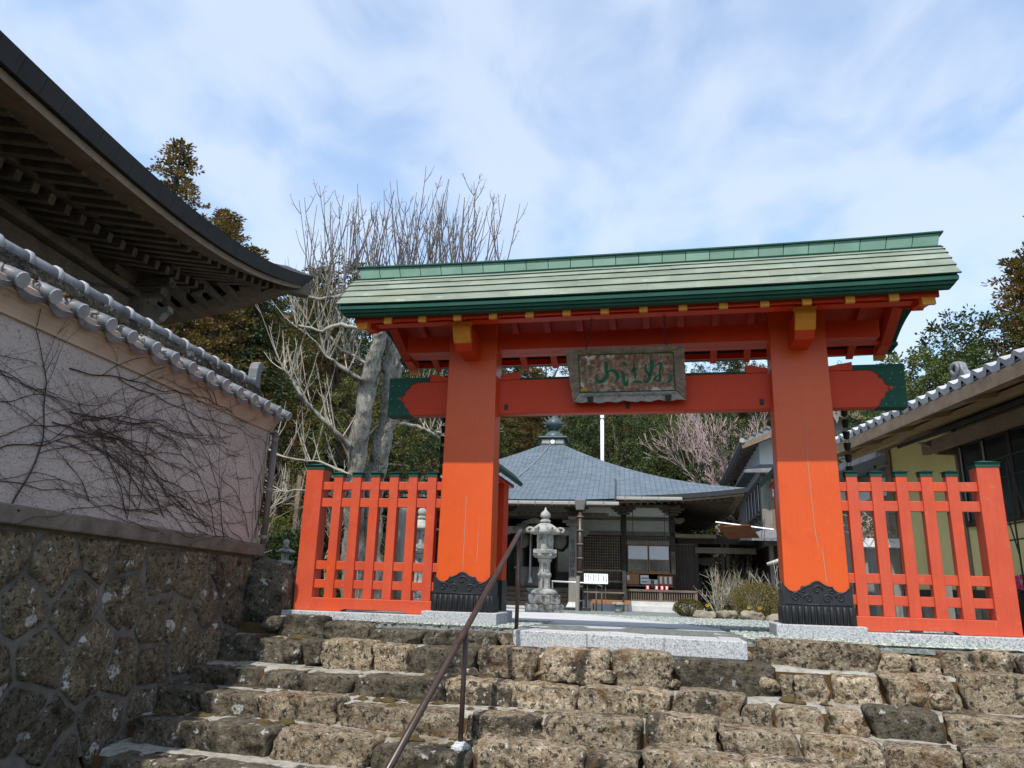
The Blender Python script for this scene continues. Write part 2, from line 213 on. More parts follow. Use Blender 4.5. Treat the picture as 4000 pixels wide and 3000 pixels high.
# ---------------------------------------------------------------- mesh helpers
class MB:
    def __init__(s): s.v = []; s.f = []; s.uv = None
    def add(s, vs, fs):
        o = len(s.v); s.v += [tuple(p) for p in vs]; s.f += [tuple(i+o for i in q) for q in fs]; return s
    def box(s, x0, x1, y0, y1, z0, z1):
        return s.hexa([(x0,y0,z0),(x1,y0,z0),(x1,y1,z0),(x0,y1,z0),(x0,y0,z1),(x1,y0,z1),(x1,y1,z1),(x0,y1,z1)])
    def hexa(s, p):
        return s.add(p, [(0,3,2,1),(4,5,6,7),(0,1,5,4),(1,2,6,5),(2,3,7,6),(3,0,4,7)])
    def beam(s, p0, p1, w, h, up=(0,0,1), w1=None, h1=None):
        p0, p1 = Vector(p0), Vector(p1); d = (p1-p0).normalized(); sd = d.cross(Vector(up))
        if sd.length < 1e-5: sd = d.cross(Vector((1,0,0)))
        sd.normalize(); u = sd.cross(d); w1 = w if w1 is None else w1; h1 = h if h1 is None else h1
        q = []
        for p, a, b in ((p0,w/2,h/2),(p1,w1/2,h1/2)):
            q += [p-sd*a-u*b, p+sd*a-u*b, p+sd*a+u*b, p-sd*a+u*b]
        return s.add(q, [(0,1,2,3)[::-1],(4,5,6,7),(0,1,5,4),(1,2,6,5),(2,3,7,6),(3,0,4,7)])
    def tube(s, pts, rads, n=8, cap=True):
        pts = [Vector(p) for p in pts]
        if not hasattr(rads, '__len__'): rads = [rads]*len(pts)
        o = len(s.v); ref = None
        for i, p in enumerate(pts):
            d = (pts[min(i+1,len(pts)-1)]-pts[max(i-1,0)])
            if d.length < 1e-9: d = Vector((0,0,1))
            d.normalize()
            if ref is None: ref = Vector((0,0,1)) if abs(d.z) < 0.9 else Vector((1,0,0))
            a = d.cross(ref)
            if a.length < 1e-6: a = d.cross(Vector((0,1,0)))
            a.normalize(); b = a.cross(d); ref = b
            for k in range(n):
                t = 2*math.pi*k/n; s.v.append(tuple(p+(a*math.cos(t)+b*math.sin(t))*rads[i]))
        for i in range(len(pts)-1):
            for k in range(n):
                k2 = (k+1) % n; s.f.append((o+i*n+k, o+(i+1)*n+k, o+(i+1)*n+k2, o+i*n+k2))
        if cap:
            s.f.append(tuple(o+k for k in range(n))); e = o+(len(pts)-1)*n; s.f.append(tuple(e+k for k in range(n))[::-1])
        return s
    def lathe(s, prof, n=16, c=(0,0,0), rot=0, sq=None):
        o = len(s.v)
        for r, z in prof:
            for k in range(n):
                t = 2*math.pi*k/n+rot; s.v.append((c[0]+r*math.cos(t), c[1]+r*math.sin(t), c[2]+z))
        for i in range(len(prof)-1):
            for k in range(n):
                k2 = (k+1) % n; s.f.append((o+i*n+k, o+i*n+k2, o+(i+1)*n+k2, o+(i+1)*n+k))
        s.f.append(tuple(o+k for k in range(n))[::-1]); e = o+(len(prof)-1)*n; s.f.append(tuple(e+k for k in range(n)))
        return s
    def prism(s, poly, fn, t0, t1):
        n = len(poly); o = len(s.v)
        s.v += [tuple(fn(a,b,t0)) for a,b in poly] + [tuple(fn(a,b,t1)) for a,b in poly]
        s.f.append(tuple(o+i for i in range(n))); s.f.append(tuple(o+n+i for i in range(n))[::-1])
        for i in range(n):
            j = (i+1) % n; s.f.append((o+i, o+n+i, o+n+j, o+j))
        return s
    def grid(s, nu, nv, fn):
        o = len(s.v)
        for i in range(nu+1):
            for j in range(nv+1): s.v.append(tuple(fn(i/nu, j/nv)))
        for i in range(nu):
            for j in range(nv):
                a = o+i*(nv+1)+j; s.f.append((a, a+nv+1, a+nv+2, a+1))
        return s
    def mesh(s, name, mats, smooth=False, fix=True):
        me = bpy.data.meshes.new(name); me.from_pydata(s.v, [], s.f)
        for mname in ([mats] if isinstance(mats, str) else mats): me.materials.append(MATS[mname])
        if fix:
            bm = bmesh.new(); bm.from_mesh(me); bmesh.ops.recalc_face_normals(bm, faces=bm.faces); bm.to_mesh(me); bm.free()
        if smooth: me.polygons.foreach_set('use_smooth', [True]*len(me.polygons))
        me.update(); return me
    def build(s, name, mats, parent=None, smooth=False, bevel=0, fix=True, auto=None):
        o = obj(name, s.mesh(name, mats, smooth, fix), parent)
        if bevel:
            b = o.modifiers.new('bevel', 'BEVEL'); b.width = bevel; b.segments = 2; b.limit_method = 'ANGLE'; b.angle_limit = R(40)
        if auto and smooth: me = o.data; me.set_sharp_from_angle(angle=R(auto))
        return o
def obj(name, me, parent=None, M=None):
    o = bpy.data.objects.new(name, me); COL.objects.link(o)
    if parent is not None:
        o.parent = parent
        if parent.type == 'EMPTY' and parent.get('_w', 1):
            o.matrix_parent_inverse = Matrix.LocRotScale(parent.location, parent.rotation_euler, parent.scale).inverted()
    if M is not None: o.matrix_basis = M
    return o
def tag(o, label=None, cat=None, group=None, kind=None):
    if label: o['label'] = label
    if cat: o['category'] = cat
    if group: o['group'] = group
    if kind: o['kind'] = kind
    return o
def thing(name, label, cat, loc=(0,0,0), group=None):
    o = bpy.data.objects.new(name, None); COL.objects.link(o); o.location = loc; o.empty_display_size = 0.2
    return tag(o, label, cat, group)
def struct(name, mb, m, smooth=False): return tag(mb.build(name, m, None, smooth), kind='structure')
def copy_tree(o, M, label=None):
    """copy a thing, its parts and sub-parts; M is the new basis matrix of the thing"""
    def rec(x, par):
        c = x.copy(); COL.objects.link(c); c.parent = par
        for ch in x.children: rec(ch, c)
        return c
    c = rec(o, None); c.matrix_basis = M
    if label: c['label'] = label
    return c
def gz(y): return -0.016*max(y, 0.0)       # the yard falls away a little behind the gate
def text(name, body, size, M, m, parent, vertical=False, extrude=0.002):
    cu = bpy.data.curves.new(name, 'FONT'); cu.body = '\n'.join(body) if vertical else body
    cu.size = size; cu.align_x = 'CENTER'; cu.align_y = 'TOP'; cu.extrude = extrude; cu.space_line = 0.92; cu.resolution_u = 2
    t = bpy.data.objects.new(name, cu); COL.objects.link(t)
    dg = bpy.context.evaluated_depsgraph_get(); me = bpy.data.meshes.new_from_object(t.evaluated_get(dg))
    bpy.data.objects.remove(t); me.name = name; me.materials.clear(); me.materials.append(MATS[m])
    me.transform(M); return obj(name, me, parent)
def facing(loc, rz=0, rx=90):   # text plane: upright, facing -Y turned by rz
    return Matrix.Translation(loc) @ Matrix.Rotation(rz, 4, 'Z') @ Matrix.Rotation(R(rx), 4, 'X')
rnd = random.Random(7)
# ================================================================ the setting
def hill(x, y):
    h = 0.0
    if y > 30: h += 0.62*(y-30)*min(1, (y-30)/8)
    lx = -6.4-6.6*min(1, max(0, (y-9)/6))-x
    if lx > 0 and y > -2: h += 0.6*lx*min(1, lx/4)*min(1, (y+2)/6)
    rx = x-10
    if rx > 0 and y > 6: h += 0.3*rx*min(1, rx/6)*min(1, (y-6)/8)
    return 26*math.tanh(h/26)
def gheight(x, y):
    if y < -1.2: return -1.12
    if y < 0.0: return -1.12+(y+1.2)/1.2*1.0
    return -0.12+min(0.08, y*0.2)+gz(min(y, 30))+hill(x, y)
def axis(lo, hi, dense0, dense1, st, big):
    a = [lo]; 
    while a[-1] < hi:
        x = a[-1]; d = 0 if dense0 <= x <= dense1 else min(abs(x-dense0), abs(x-dense1)); a.append(x+max(st, min(big, st+d*0.25)))
    return a
gx = axis(-400, 400, -40, 40, 1.0, 60); gy = axis(-120, 600, -4, 60, 0.9, 60)
mb = MB(); o = 0
for x in gx:
    for y in gy: mb.v.append((x, y, gheight(x, y)+(0.25*noise.noise((x*0.2, y*0.2, 0)) if (y > 30 or abs(x) > 12) else 0)))
ny = len(gy)
for i in range(len(gx)-1):
    for j in range(ny-1): mb.f.append((i*ny+j, (i+1)*ny+j, (i+1)*ny+j+1, i*ny+j+1))
struct('ground', mb, 'forest_floor', True)

# gravel yard
TAN6 = math.tan(R(6))
mb = MB()
def yard(u, v):
    x = -6.8+11.6*u; q = 25.5*v*v+0.6*v; f = max(0.0, 1-q/2.0)     # front edge follows the top row of stones
    if q < 1.0: x = max(x, -3.7-(q*3)); x = min(x, 3.75+q)
    y = -0.56+q-TAN6*x*f
    return (x, y, gz(y)+0.004+0.012*noise.noise((x*1.7, y*1.7, 3))-(0.05 if v == 0 else 0.015*max(0, 1-q/.25)))
mb.grid(40, 60, yard); struct('gravel_yard', mb, 'gravel', True)

# loose pebbles near the gate: real stones, too many to count
mb = MB(); pr = random.Random(3)
def pebble(mb, x, y, z, s):
    q = [Vector((pr.gauss(0,1), pr.gauss(0,1), pr.gauss(0,1))).normalized() for _ in range(3)]
    a, b = Matrix.Rotation(pr.uniform(0,6.28),3,'Z') @ Vector((s,0,0)), None
    an = pr.uniform(0,6.28); ca_, sa_ = math.cos(an), math.sin(an); l, w, h = s*pr.uniform(0.8,1.5), s*pr.uniform(0.6,1.0), s*pr.uniform(0.45,0.8)
    pts = [(1,0.1,0.2),(0.2,1,0),(-0.9,0.2,0.1),(-0.1,-1,0.1),(0.2,0.1,1),(-0.1,-0.1,-0.6)]
    vs_ = [(x+(px*l*ca_-py*w*sa_), y+(px*l*sa_+py*w*ca_), z+pz*h) for px,py,pz in pts]
    mb.add(vs_, [(0,1,4),(1,2,4),(2,3,4),(3,0,4),(1,0,5),(2,1,5),(3,2,5),(0,3,5)])
n = 0
while n < 20000:
    y = -0.75+pr.random()**1.9*9.5; x = pr.uniform(-3.6, 3.9)
    if y < 0.02 and (-1.02 < x < 0.98): continue
    if y < 1.9 and -1.0 < x < 0.95: continue
    if y >= 1.9 and (-9 < x < 0.95-(y-1.65)*0.33): continue
    if y < 0.42 and -0.12 < y and abs(x) > 1.27: continue
    if y < -0.56-TAN6*x: continue
    pebble(mb, x, y, gz(y)+0.008, pr.uniform(0.010,0.024)); n += 1
tag(mb.build('loose_gravel', 'pebble', None, fix=False), 'loose grey-green pebbles covering the yard by the gate', 'gravel', kind='stuff')

# ---------------------------------------------------------------- stone steps
TAN6 = math.tan(R(6))
def stone_mesh(name, w, d, h, seed, m, n=(7,4,5), amp=0.028, p=5.0, lean=0.02, flat=False):
    """rough-hewn block with its base centre-front at the origin: x -w/2..w/2, y 0..d, z 0..h"""
    nx, nyy, nz_ = n; vs_ = {}; mb = MB()
    def vid(i, j, k):
        key = (i,j,k)
        if key not in vs_:
            q = Vector((2*i/nx-1, 2*j/nyy-1, 2*k/nz_-1))
            nrm = (abs(q.x)**p+abs(q.y)**p+abs(q.z)**p)**(1/p)
            q = q/nrm
            P = Vector((q.x*w/2, q.y*d/2, q.z*h/2))
            s1 = noise.noise_vector((P.x*3.1+seed*7.7, P.y*3.1, P.z*4.5+seed))*amp*0.9
            s2 = noise.noise_vector((P.x*9+seed*3.3, P.y*9+seed, P.z*11))*amp*0.6
            s3 = noise.noise_vector((P.x*23+seed*1.3, P.y*23+seed, P.z*23))*amp*0.42
            s4 = noise.noise_vector((P.x*52+seed, P.y*52, P.z*52+seed))*amp*0.22
            fct = Vector((noise.cell(Vector((P.x*7+seed*1.7, P.y*6, P.z*9+seed))), noise.cell(Vector((P.x*6+seed, P.y*7+3, P.z*8))), noise.cell(Vector((P.x*8, P.y*6+seed, P.z*7+5)))))
            D = s1+s2+s3+s4+fct*amp*0.35
            if flat and q.z > 0.9: D.z *= 0.35          # worn, level top
            P += D; P.x += lean*q.z*noise.noise((seed*1.9, 0.5, 0))*3
            vs_[key] = len(mb.v); mb.v.append((P.x, P.y+d/2, P.z+h/2))
        return vs_[key]
    for i in range(nx):
        for k in range(nz_):
            mb.f.append((vid(i,0,k), vid(i+1,0,k), vid(i+1,0,k+1), vid(i,0,k+1))); mb.f.append((vid(i,nyy,k), vid(i,nyy,k+1), vid(i+1,nyy,k+1), vid(i+1,nyy,k)))
    for i in range(nx):
        for j in range(nyy):
            mb.f.append((vid(i,j,0), vid(i,j+1,0), vid(i+1,j+1,0), vid(i+1,j,0))); mb.f.append((vid(i,j,nz_), vid(i+1,j,nz_), vid(i+1,j+1,nz_), vid(i,j+1,nz_)))
    for j in range(nyy):
        for k in range(nz_):
            mb.f.append((vid(0,j,k), vid(0,j,k+1), vid(0,j+1,k+1), vid(0,j+1,k))); mb.f.append((vid(nx,j,k), vid(nx,j+1,k), vid(nx,j+1,k+1), vid(nx,j,k+1)))
    return mb.mesh(name, m, smooth=True, fix=False)
ROWS = [(-0.78, [(-3.43,-2.89,-.157,.048),(-2.89,-2.43,-.139,-.002),(-2.41,-1.88,-.166,-.035),(-1.87,-1.12,-.15,-.037),(-1.12,-1.01,-.141,-.027),(.99,1.89,-.198,.028),(1.89,2.11,-.165,-.037),(2.11,2.3,-.158,-.054),(2.31,2.55,-.166,-.006),(2.56,2.78,-.155,.015),(2.8,3.3,-.16,.0),(3.3,3.8,-.16,-.01)]),
 (-1.05, [(-3.85,-3.45,-.37,-.16),(-3.43,-2.97,-.367,-.168),(-2.96,-2.77,-.327,-.152),(-2.76,-2.23,-.376,-.135),(-2.22,-1.9,-.356,-.157),(-1.88,-1.28,-.37,-.149),(-1.26,-.77,-.356,-.125),(-.71,-.17,-.341,-.106),(-.11,.36,-.357,-.097),(.37,1.12,-.37,-.138),(1.13,1.24,-.375,-.214),(1.25,1.46,-.38,-.207),(1.5,1.83,-.373,-.191),(1.85,2.31,-.363,-.159),(2.34,2.85,-.377,-.129),(2.87,3.4,-.37,-.14),(3.42,4.0,-.37,-.15)]),
 (-1.5, [(-3.85,-3.5,-.55,-.39),(-3.48,-3.15,-.55,-.38),(-3.13,-2.77,-.549,-.388),(-2.76,-2.24,-.539,-.387),(-2.23,-1.4,-.55,-.365),(-1.39,-.87,-.539,-.349),(-.86,-.35,-.555,-.353),(-.34,-.01,-.523,-.339),(0,.33,-.507,-.338),(.34,.83,-.533,-.317),(.84,1.04,-.539,-.383),(1.05,1.36,-.576,-.383),(1.38,1.6,-.463,-.383),(1.37,1.62,-.587,-.466),(1.64,2.07,-.588,-.344),(2.09,2.62,-.576,-.365),(2.64,3.2,-.57,-.36),(3.22,3.9,-.57,-.37)]),
 (-1.95, [(-3.8,-3.4,-.7,-.5),(-3.38,-2.86,-.7,-.52),(-2.83,-2.52,-.698,-.497),(-2.5,-2.16,-.689,-.487),(-2.14,-1.14,-.72,-.523),(-1.11,-.57,-.7,-.512),(-.55,.14,-.682,-.476),(.17,.65,-.674,-.429),(.66,1.13,-.689,-.478),(1.15,1.61,-.694,-.486),(1.62,2.03,-.707,-.505),(2.04,2.5,-.693,-.49),(2.52,3.1,-.7,-.5),(3.12,3.8,-.7,-.5)]),
 (-2.32, [(-3.7,-3.1,-.88,-.68),(-3.08,-2.48,-.88,-.66),(-2.46,-1.69,-.896,-.657),(-1.68,-.96,-.903,-.7),(-.94,-.2,-.83,-.615),(-.19,.14,-.83,-.627),(.15,.75,-.83,-.585),(.76,1.3,-.83,-.581),(1.32,1.9,-.85,-.6),(1.92,2.5,-.85,-.61),(2.52,3.1,-.85,-.63),(3.12,3.8,-.85,-.62)]),
 (-2.72, [(-3.6,-2.9,-1.1,-.86),(-2.88,-2.2,-1.1,-.85),(-2.18,-1.5,-1.1,-.84),(-1.48,-.8,-1.1,-.86),(-.78,0,-1.1,-.83),(.02,.7,-1.1,-.82),(.72,1.5,-1.1,-.82),(1.52,2.3,-1.1,-.83),(2.32,3.1,-1.1,-.82),(3.12,3.8,-1.1,-.84)])]
TZ = [-.045, -.175, -.392, -.540, -.690, -.87, -1.11]   # level of each tread
mb = MB()
for i, (Y0, L_) in enumerate(ROWS):
    zt, zb = TZ[i], TZ[i+1]
    for X0, X1 in ((-4.0, 4.2),):
        a, b = Y0+0.10, Y0+0.10
        if i == 0:
            for xa, xb in ((-4.0,-1.0),(0.96,4.2)):
                mb.add([(xa,Y0-TAN6*xa+.1,zt),(xb,Y0-TAN6*xb+.1,zt),(xb,Y0-TAN6*xb+.1,zb-.03),(xa,Y0-TAN6*xa+.1,zb-.03)], [(0,1,2,3)])
        else: mb.add([(X0,a-TAN6*X0,zt-.02),(X1,b-TAN6*X1,zt-.02),(X1,b-TAN6*X1,zb-.03),(X0,a-TAN6*X0,zb-.03)], [(0,1,2,3)])
steps = struct('stone_steps', mb, 'earth')
for i in range(1, len(ROWS)):
    Y0, Yb = ROWS[i][0], ROWS[i-1][0]; mb = MB()
    def tr(u, v, Y0=Y0, Yb=Yb, i=i):
        x = -4.0+8.2*u; y = (Y0+0.13)*(1-v)+(Yb+0.22 if i > 1 else -0.62)*v
        e = 0.02*noise.noise((x*1.3, y*3, i*5))+0.010*noise.noise((x*6, y*8, i))
        return (x, y-TAN6*x, TZ[i]+e+0.03*v-(0.10 if v == 0 else 0.006*(1-v))+(-0.02*x if abs(x) < 0 else 0))
    mb.grid(90, 8, tr); mb.build('tread', 'tread', steps, True)
k = 0
for i, (Y0, L_) in enumerate(ROWS):
    for (xa, xb, z0, z1) in L_:
        k += 1; w, h = xb-xa, z1-z0
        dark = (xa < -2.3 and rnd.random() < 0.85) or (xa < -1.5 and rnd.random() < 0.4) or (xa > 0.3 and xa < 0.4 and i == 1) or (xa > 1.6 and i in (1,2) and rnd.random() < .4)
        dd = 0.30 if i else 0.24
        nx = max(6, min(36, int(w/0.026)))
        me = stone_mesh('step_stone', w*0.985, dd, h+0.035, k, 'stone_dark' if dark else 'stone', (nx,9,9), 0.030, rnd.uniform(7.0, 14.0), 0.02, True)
        xm = (xa+xb)/2
        o_ = obj('step_stone', me, steps, Matrix.Translation((xm, Y0-TAN6*xm+rnd.uniform(-.025,.02), z0-0.035)) @ Matrix.Rotation(-R(6)+rnd.uniform(-.04,.04), 4, 'Z') @ Matrix.Rotation(rnd.uniform(-.03,.03), 4, 'Y'))
# small rubble wedged between the step stones
for (x, i, z, s) in [(1.07,1,-.34,.10),(1.34,1,-.36,.09),(1.6,1,-.37,.11),(1.72,1,-.36,.08),(2.05,1,-.36,.09),(.95,0,-.17,.09),(.4,1,-.355,.07),(-.68,1,-.34,.06),(-.14,1,-.35,.09),(1.3,2,-.57,.11),(1.5,2,-.56,.09),(.83,2,-.53,.08),(2.2,1,-.37,.1),(2.45,0,-.17,.1),(2.2,0,-.18,.08),(-1.3,1,-.37,.07),(-2.0,2,-.54,.07),(-.7,3,-.70,.07),(.6,3,-.68,.08),(-2.75,2,-.54,.09),(-3.1,1,-.36,.12),(-3.0,0,-.15,.10),(-3.4,0,-.1,.14),(-3.62,1,-.3,.16),(-3.5,2,-.5,.14)]:
    k += 1; me = stone_mesh('rubble_stone', s*1.5, s*1.2, s, k, 'stone_dark' if x < -1.9 else 'stone', (4,3,3), 0.02, 3.0)
    obj('rubble_stone', me, steps, Matrix.Translation((x, ROWS[i][0]-TAN6*x-rnd.uniform(.0,.06), z)) @ Matrix.Rotation(rnd.uniform(-.6,.6),4,'Z'))
# moss cushions along the backs of the treads
mb = MB(); mr = random.Random(11)
for _ in range(90):
    i = mr.randint(1,4); x = mr.uniform(-3.8, 3.2) if mr.random() < .5 else mr.uniform(-3.8,-0.6)
    y = ROWS[i-1][0]-TAN6*x-mr.uniform(-0.01,0.09) if mr.random() < .75 else ROWS[i][0]-TAN6*x+mr.uniform(.1,.3)
    s = mr.uniform(.018,.05)
    mb.lathe([(s*1.5,0),(s*1.35,s*.35),(s*.8,s*.7),(s*.1,s*.85)], 7, (x,y,TZ[i]+mr.uniform(-.01,.012)), mr.random())
    for q in range(4):
        s2 = s*mr.uniform(.4,.8); a = mr.random()*6.28
        mb.lathe([(s2*1.4,0),(s2,s2*.5),(s2*.1,s2*.8)], 6, (x+math.cos(a)*s*2.0,y+math.sin(a)*s*1.0,TZ[i]), mr.random())
tag(mb.build('moss_cushions', 'moss', steps, True), kind='stuff')
# fallen leaves and grit on the treads
mb = MB()
for _ in range(420):
    i = mr.randint(1,4); x = mr.uniform(-3.7,3.0); y = ROWS[i][0]-TAN6*x+mr.uniform(.08,.42); a = mr.random()*6.28; s = mr.uniform(.008,.022)
    d = Vector((math.cos(a),math.sin(a),0))*s; e = Vector((-d.y,d.x,mr.uniform(-.3,.3)*s))*.5; c = Vector((x,y,TZ[i]+.022+mr.random()*.01))
    mb.add([c-d,c+e,c+d,c-e],[(0,1,2,3)])
tag(mb.build('leaf_litter', 'earth', steps, fix=False), kind='stuff')

# ---------------------------------------------------------------- granite landing and path
SL = [(-1.003,-0.66),(0.943,-0.985),(0.90,1.62),(-0.985,1.25)]       # landing outline
path = struct('stone_path', MB().prism([(-1.0+.012,-0.66+.02),(0.94-.012,-0.985+.02),(0.89,1.6),(-0.975,1.24)], lambda a,b,t: (a,b,t), -0.16, -0.012), 'granite')
def strip(name, poly, z0, z1, m='granite', bev=0.008):
    return MB().prism(poly, lambda a,b,t: (a,b,t+gz(b)), z0, z1).build(name, m, path, bevel=bev)
def lerp2(a, b, t): return (a[0]+(b[0]-a[0])*t, a[1]+(b[1]-a[1])*t)
A_, B_, C_, D_ = SL
fi = lambda u, v: lerp2(lerp2(A_,B_,u), lerp2(D_,C_,u), v)
for u0, u1 in ((0,0.34),(0.34,0.67),(0.67,1)):     # front kerb of three dressed blocks, butt-jointed
    strip('kerb_block', [fi(u0+.001,0), fi(u1-.001,0), fi(u1-.001,.085), fi(u0+.001,.085)], -0.135, 0.004)
for v0, v1 in ((.086,.4),(.402,.7),(.702,1)):
    strip('kerb_block', [fi(0,v0), fi(.095,v0), fi(.095,v1), fi(0,v1)], -0.12, 0.003); strip('kerb_block', [fi(.905,v0), fi(1,v0), fi(1,v1), fi(.905,v1)], -0.12, 0.003)
for r_ in range(6):
    v0 = .088+r_*.152; v1 = v0+.149; off = (r_%2)*.085
    us = [.098]+[.098+off+.163*q for q in range(1,6) if .13 < .098+off+.163*q < .88]+[.902]
    for q in range(len(us)-1):
        strip('paving_slab', [fi(us[q]+.0015,v0), fi(us[q+1]-.0015,v0), fi(us[q+1]-.0015,v1), fi(us[q]+.0015,v1)], -0.05, 0.0, 'granite_paving', .004)
# the path on to the hall, turning left
PR = [(0.89,1.64),(-0.14,5.7),(-2.0,10.0),(-3.0,13.2)]; PL = [(-0.985,1.27),(-3.3,4.6),(-5.2,9.0),(-5.6,13.4)]
def pl(P, t):
    t *= len(P)-1; i = min(int(t), len(P)-2); return lerp2(P[i], P[i+1], t-i)
nr = 26
for r_ in range(nr):
    t0, t1 = r_/nr+.0006, (r_+1)/nr-.0006
    cuts = [0,.06]+[.06+.88*(q+(r_%2)*.5)/5 for q in range(1,5)]+[.94,1]
    for q in range(len(cuts)-1):
        ua, ub = cuts[q]+.002, cuts[q+1]-.002
        strip('paving_slab', [lerp2(pl(PL,t0),pl(PR,t0),ua), lerp2(pl(PL,t0),pl(PR,t0),ub), lerp2(pl(PL,t1),pl(PR,t1),ub), lerp2(pl(PL,t1),pl(PR,t1),ua)], -0.04, 0.012, 'granite' if q in (0,len(cuts)-2) else 'granite_paving', 0)

# ================================================================ the gate
# granite plinths
def plinth(sx):
    t = thing('granite_plinth', 'grey granite plinth under the %s gate post and fence' % ('left' if sx < 0 else 'right'), 'plinth', (sx*2.4,0.1,0))
    t['label'] = 'grey granite plinth under the gate post and six-picket fence by the creeper wall' if sx < 0 else 'grey granite plinth under the gate post and five-picket fence by the yellow wall'
    b = lambda x0,x1,y0,y1,z0,z1,n: MB().box(min(sx*x0,sx*x1),max(sx*x0,sx*x1),y0,y1,z0,z1).build(n,'granite',t,bevel=.006)
    b(1.275,2.03,-.13,.40,-.08,.118,'post_block')
    b(2.032,2.95,-.105,.36,-.08,.074,'kerb_block'); b(2.952,3.60 if sx < 0 else 3.75,-.105,.36,-.08,.075,'kerb_block')
    return t
plinth(-1); plinth(1)

gate = thing('temple_gate', 'vermilion wooden temple gate with green copper roof over the stone steps', 'gate', (0,0.14,0.12))
G = lambda mb, n, m='vermilion', par=gate, **k: mb.build(n, m, par, **k)
WAVY = [(-.5,.355),(-.46,.325),(-.42,.300),(-.36,.285),(-.30,.287),(-.25,.305),(-.225,.335),(-.17,.335),(-.10,.352),(-.05,.375),(0,.385),(.05,.375),(.10,.352),(.17,.335),(.225,.335),(.25,.305),(.30,.287),(.36,.285),(.42,.300),(.46,.325),(.5,.355)]
for sx in (-1, 1):
    xi, xo = 1.38*sx, 1.942*sx; x0, x1 = min(xi,xo), max(xi,xo)
    tp = .018
    post = G(MB().hexa([(x0,0,.12),(x1,0,.12),(x1,.27,.12),(x0,.27,.12),(x0+tp,0.004,3.16),(x1-tp,0.004,3.16),(x1-tp,.266,3.16),(x0+tp,.266,3.16)]), 'post', 'vermilion_post', bevel=.008)
    # black metal shoe: four shaped plates, ribs and scrolls
    shoe = G(MB().box(x0-.004,x1+.004,-.004,.274,.12,.31), 'metal_shoe', 'black_metal')
    cx = (x0+x1)/2; w = x1-x0+.03
    for yy, t0, t1 in ((-.014,-.002,-.016),(.284,.272,.286)):
        MB().prism([(-.5*w,.0)]+[(a*w,b) for a,b in WAVY]+[(.5*w,0)], lambda a,b,t: (cx+a,t,.12+b), t0, t1).build('plate', 'black_metal', shoe, bevel=.003)
    for xx in (x0, x1):
        s_ = -1 if xx == x0 else 1
        MB().prism([(-.5*.30,0)]+[(a*.30,b) for a,b in WAVY]+[(.5*.30,0)], lambda a,b,t: (xx+s_*t,.135+a,.12+b), .002, .016).build('plate', 'black_metal', shoe, bevel=.003)
    nrb = 11
    for q in range(nrb):
        xr = cx-w/2+w*(q+.5)/nrb
        MB().tube([(xr,-.016,.122),(xr,-.016,.262),(xr,-.014,.280)], [.0215,.0215,.010], 8).build('rib', 'black_metal', shoe, True)
        MB().lathe([(.006,0),(.005,.003),(.001,.005)],6).mesh('x','black_metal') if False else None
        MB().add([(xr+.006*math.cos(a),-.041 if kk == 6 else -.0365,.155+.006*math.sin(a)) for kk,a in enumerate([q2*math.pi/3 for q2 in range(6)]+[0])],[(0,1,2,3,4,5)]).build('rivet','black_metal',shoe)
    for q in range(6):
        yr = .135-.15+.30*(q+.5)/6
        for xx in (x0-.016, x1+.016):
            MB().tube([(xx,yr,.122),(xx,yr,.262),(xx,yr,.280)], [.0205,.0205,.010], 6).build('rib', 'black_metal', shoe, True)
    def scroll(c, r0, turns, a0, sgn):
        pts = []
        for q in range(int(turns*12)+1):
            a = a0+sgn*q*math.pi/6; rr = r0*(1-q/(turns*12)*.8); pts.append((c[0]+rr*math.cos(a), -.017, c[1]+rr*math.sin(a)))
        return pts
    for dx, sg in ((-.19,1),(.19,-1)):
        MB().tube(scroll((cx+dx,.355),.042,1.4,0 if sg > 0 else math.pi,sg), .007, 5).build('scroll','black_metal',shoe,True)
        MB().tube(scroll((cx+dx*.42,.345),.040,1.3,math.pi if sg > 0 else 0,-sg), .007, 5).build('scroll','black_metal',shoe,True)
        MB().tube(scroll((cx+dx*.62,.415),.026,1.2,1,sg), .006, 5).build('scroll','black_metal',shoe,True)
    MB().tube(scroll((cx,.42),.045,1.0,0,1), .008, 5).build('scroll','black_metal',shoe,True)
    MB().tube([(cx-w*.48,-.017,.292),(cx+w*.48,-.017,.292)], .006, 6).build('band','black_metal',shoe,True)
    MB().tube([(cx+a*w*.985,-.017,.12+b-.010) for a,b in WAVY], .005, 5).build('edge_bead','black_metal',shoe,True)
    # bracket arm carrying the front purlin, its nose gilded
    bx0, bx1 = cx-.088, cx+.088
    prof = [(-.50,2.945),(-.495,2.90),(-.482,2.885),(-.478,2.86),(-.462,2.845),(-.456,2.82),(-.438,2.805),(-.43,2.785),(-.41,2.77),(-.33,2.705),(.02,2.705),(.02,2.945)]
    arm = G(MB().prism(prof, lambda a,b,t: (t,a,b), bx0, bx1), 'bracket_arm', bevel=.004)
    gp = [(-.503,2.948),(-.498,2.90),(-.485,2.885),(-.481,2.86),(-.465,2.845),(-.459,2.82),(-.441,2.805),(-.433,2.785),(-.413,2.767),(-.36,2.795),(-.40,2.83),(-.42,2.88),(-.44,2.948)]
    MB().prism(gp, lambda a,b,t: (t,a,b), bx0-.003, bx1+.003).build('gilded_end', 'gold_paint', arm)
    MB().box(cx-.10,cx+.10,-.512,-.42,2.949,2.972).build('gilded_cap','gold_paint',arm,bevel=.004)
    rear = [( .28-a-.0, b) for a,b in prof]
    G(MB().prism(rear, lambda a,b,t: (t,a,b), bx0, bx1), 'bracket_arm', bevel=.004)
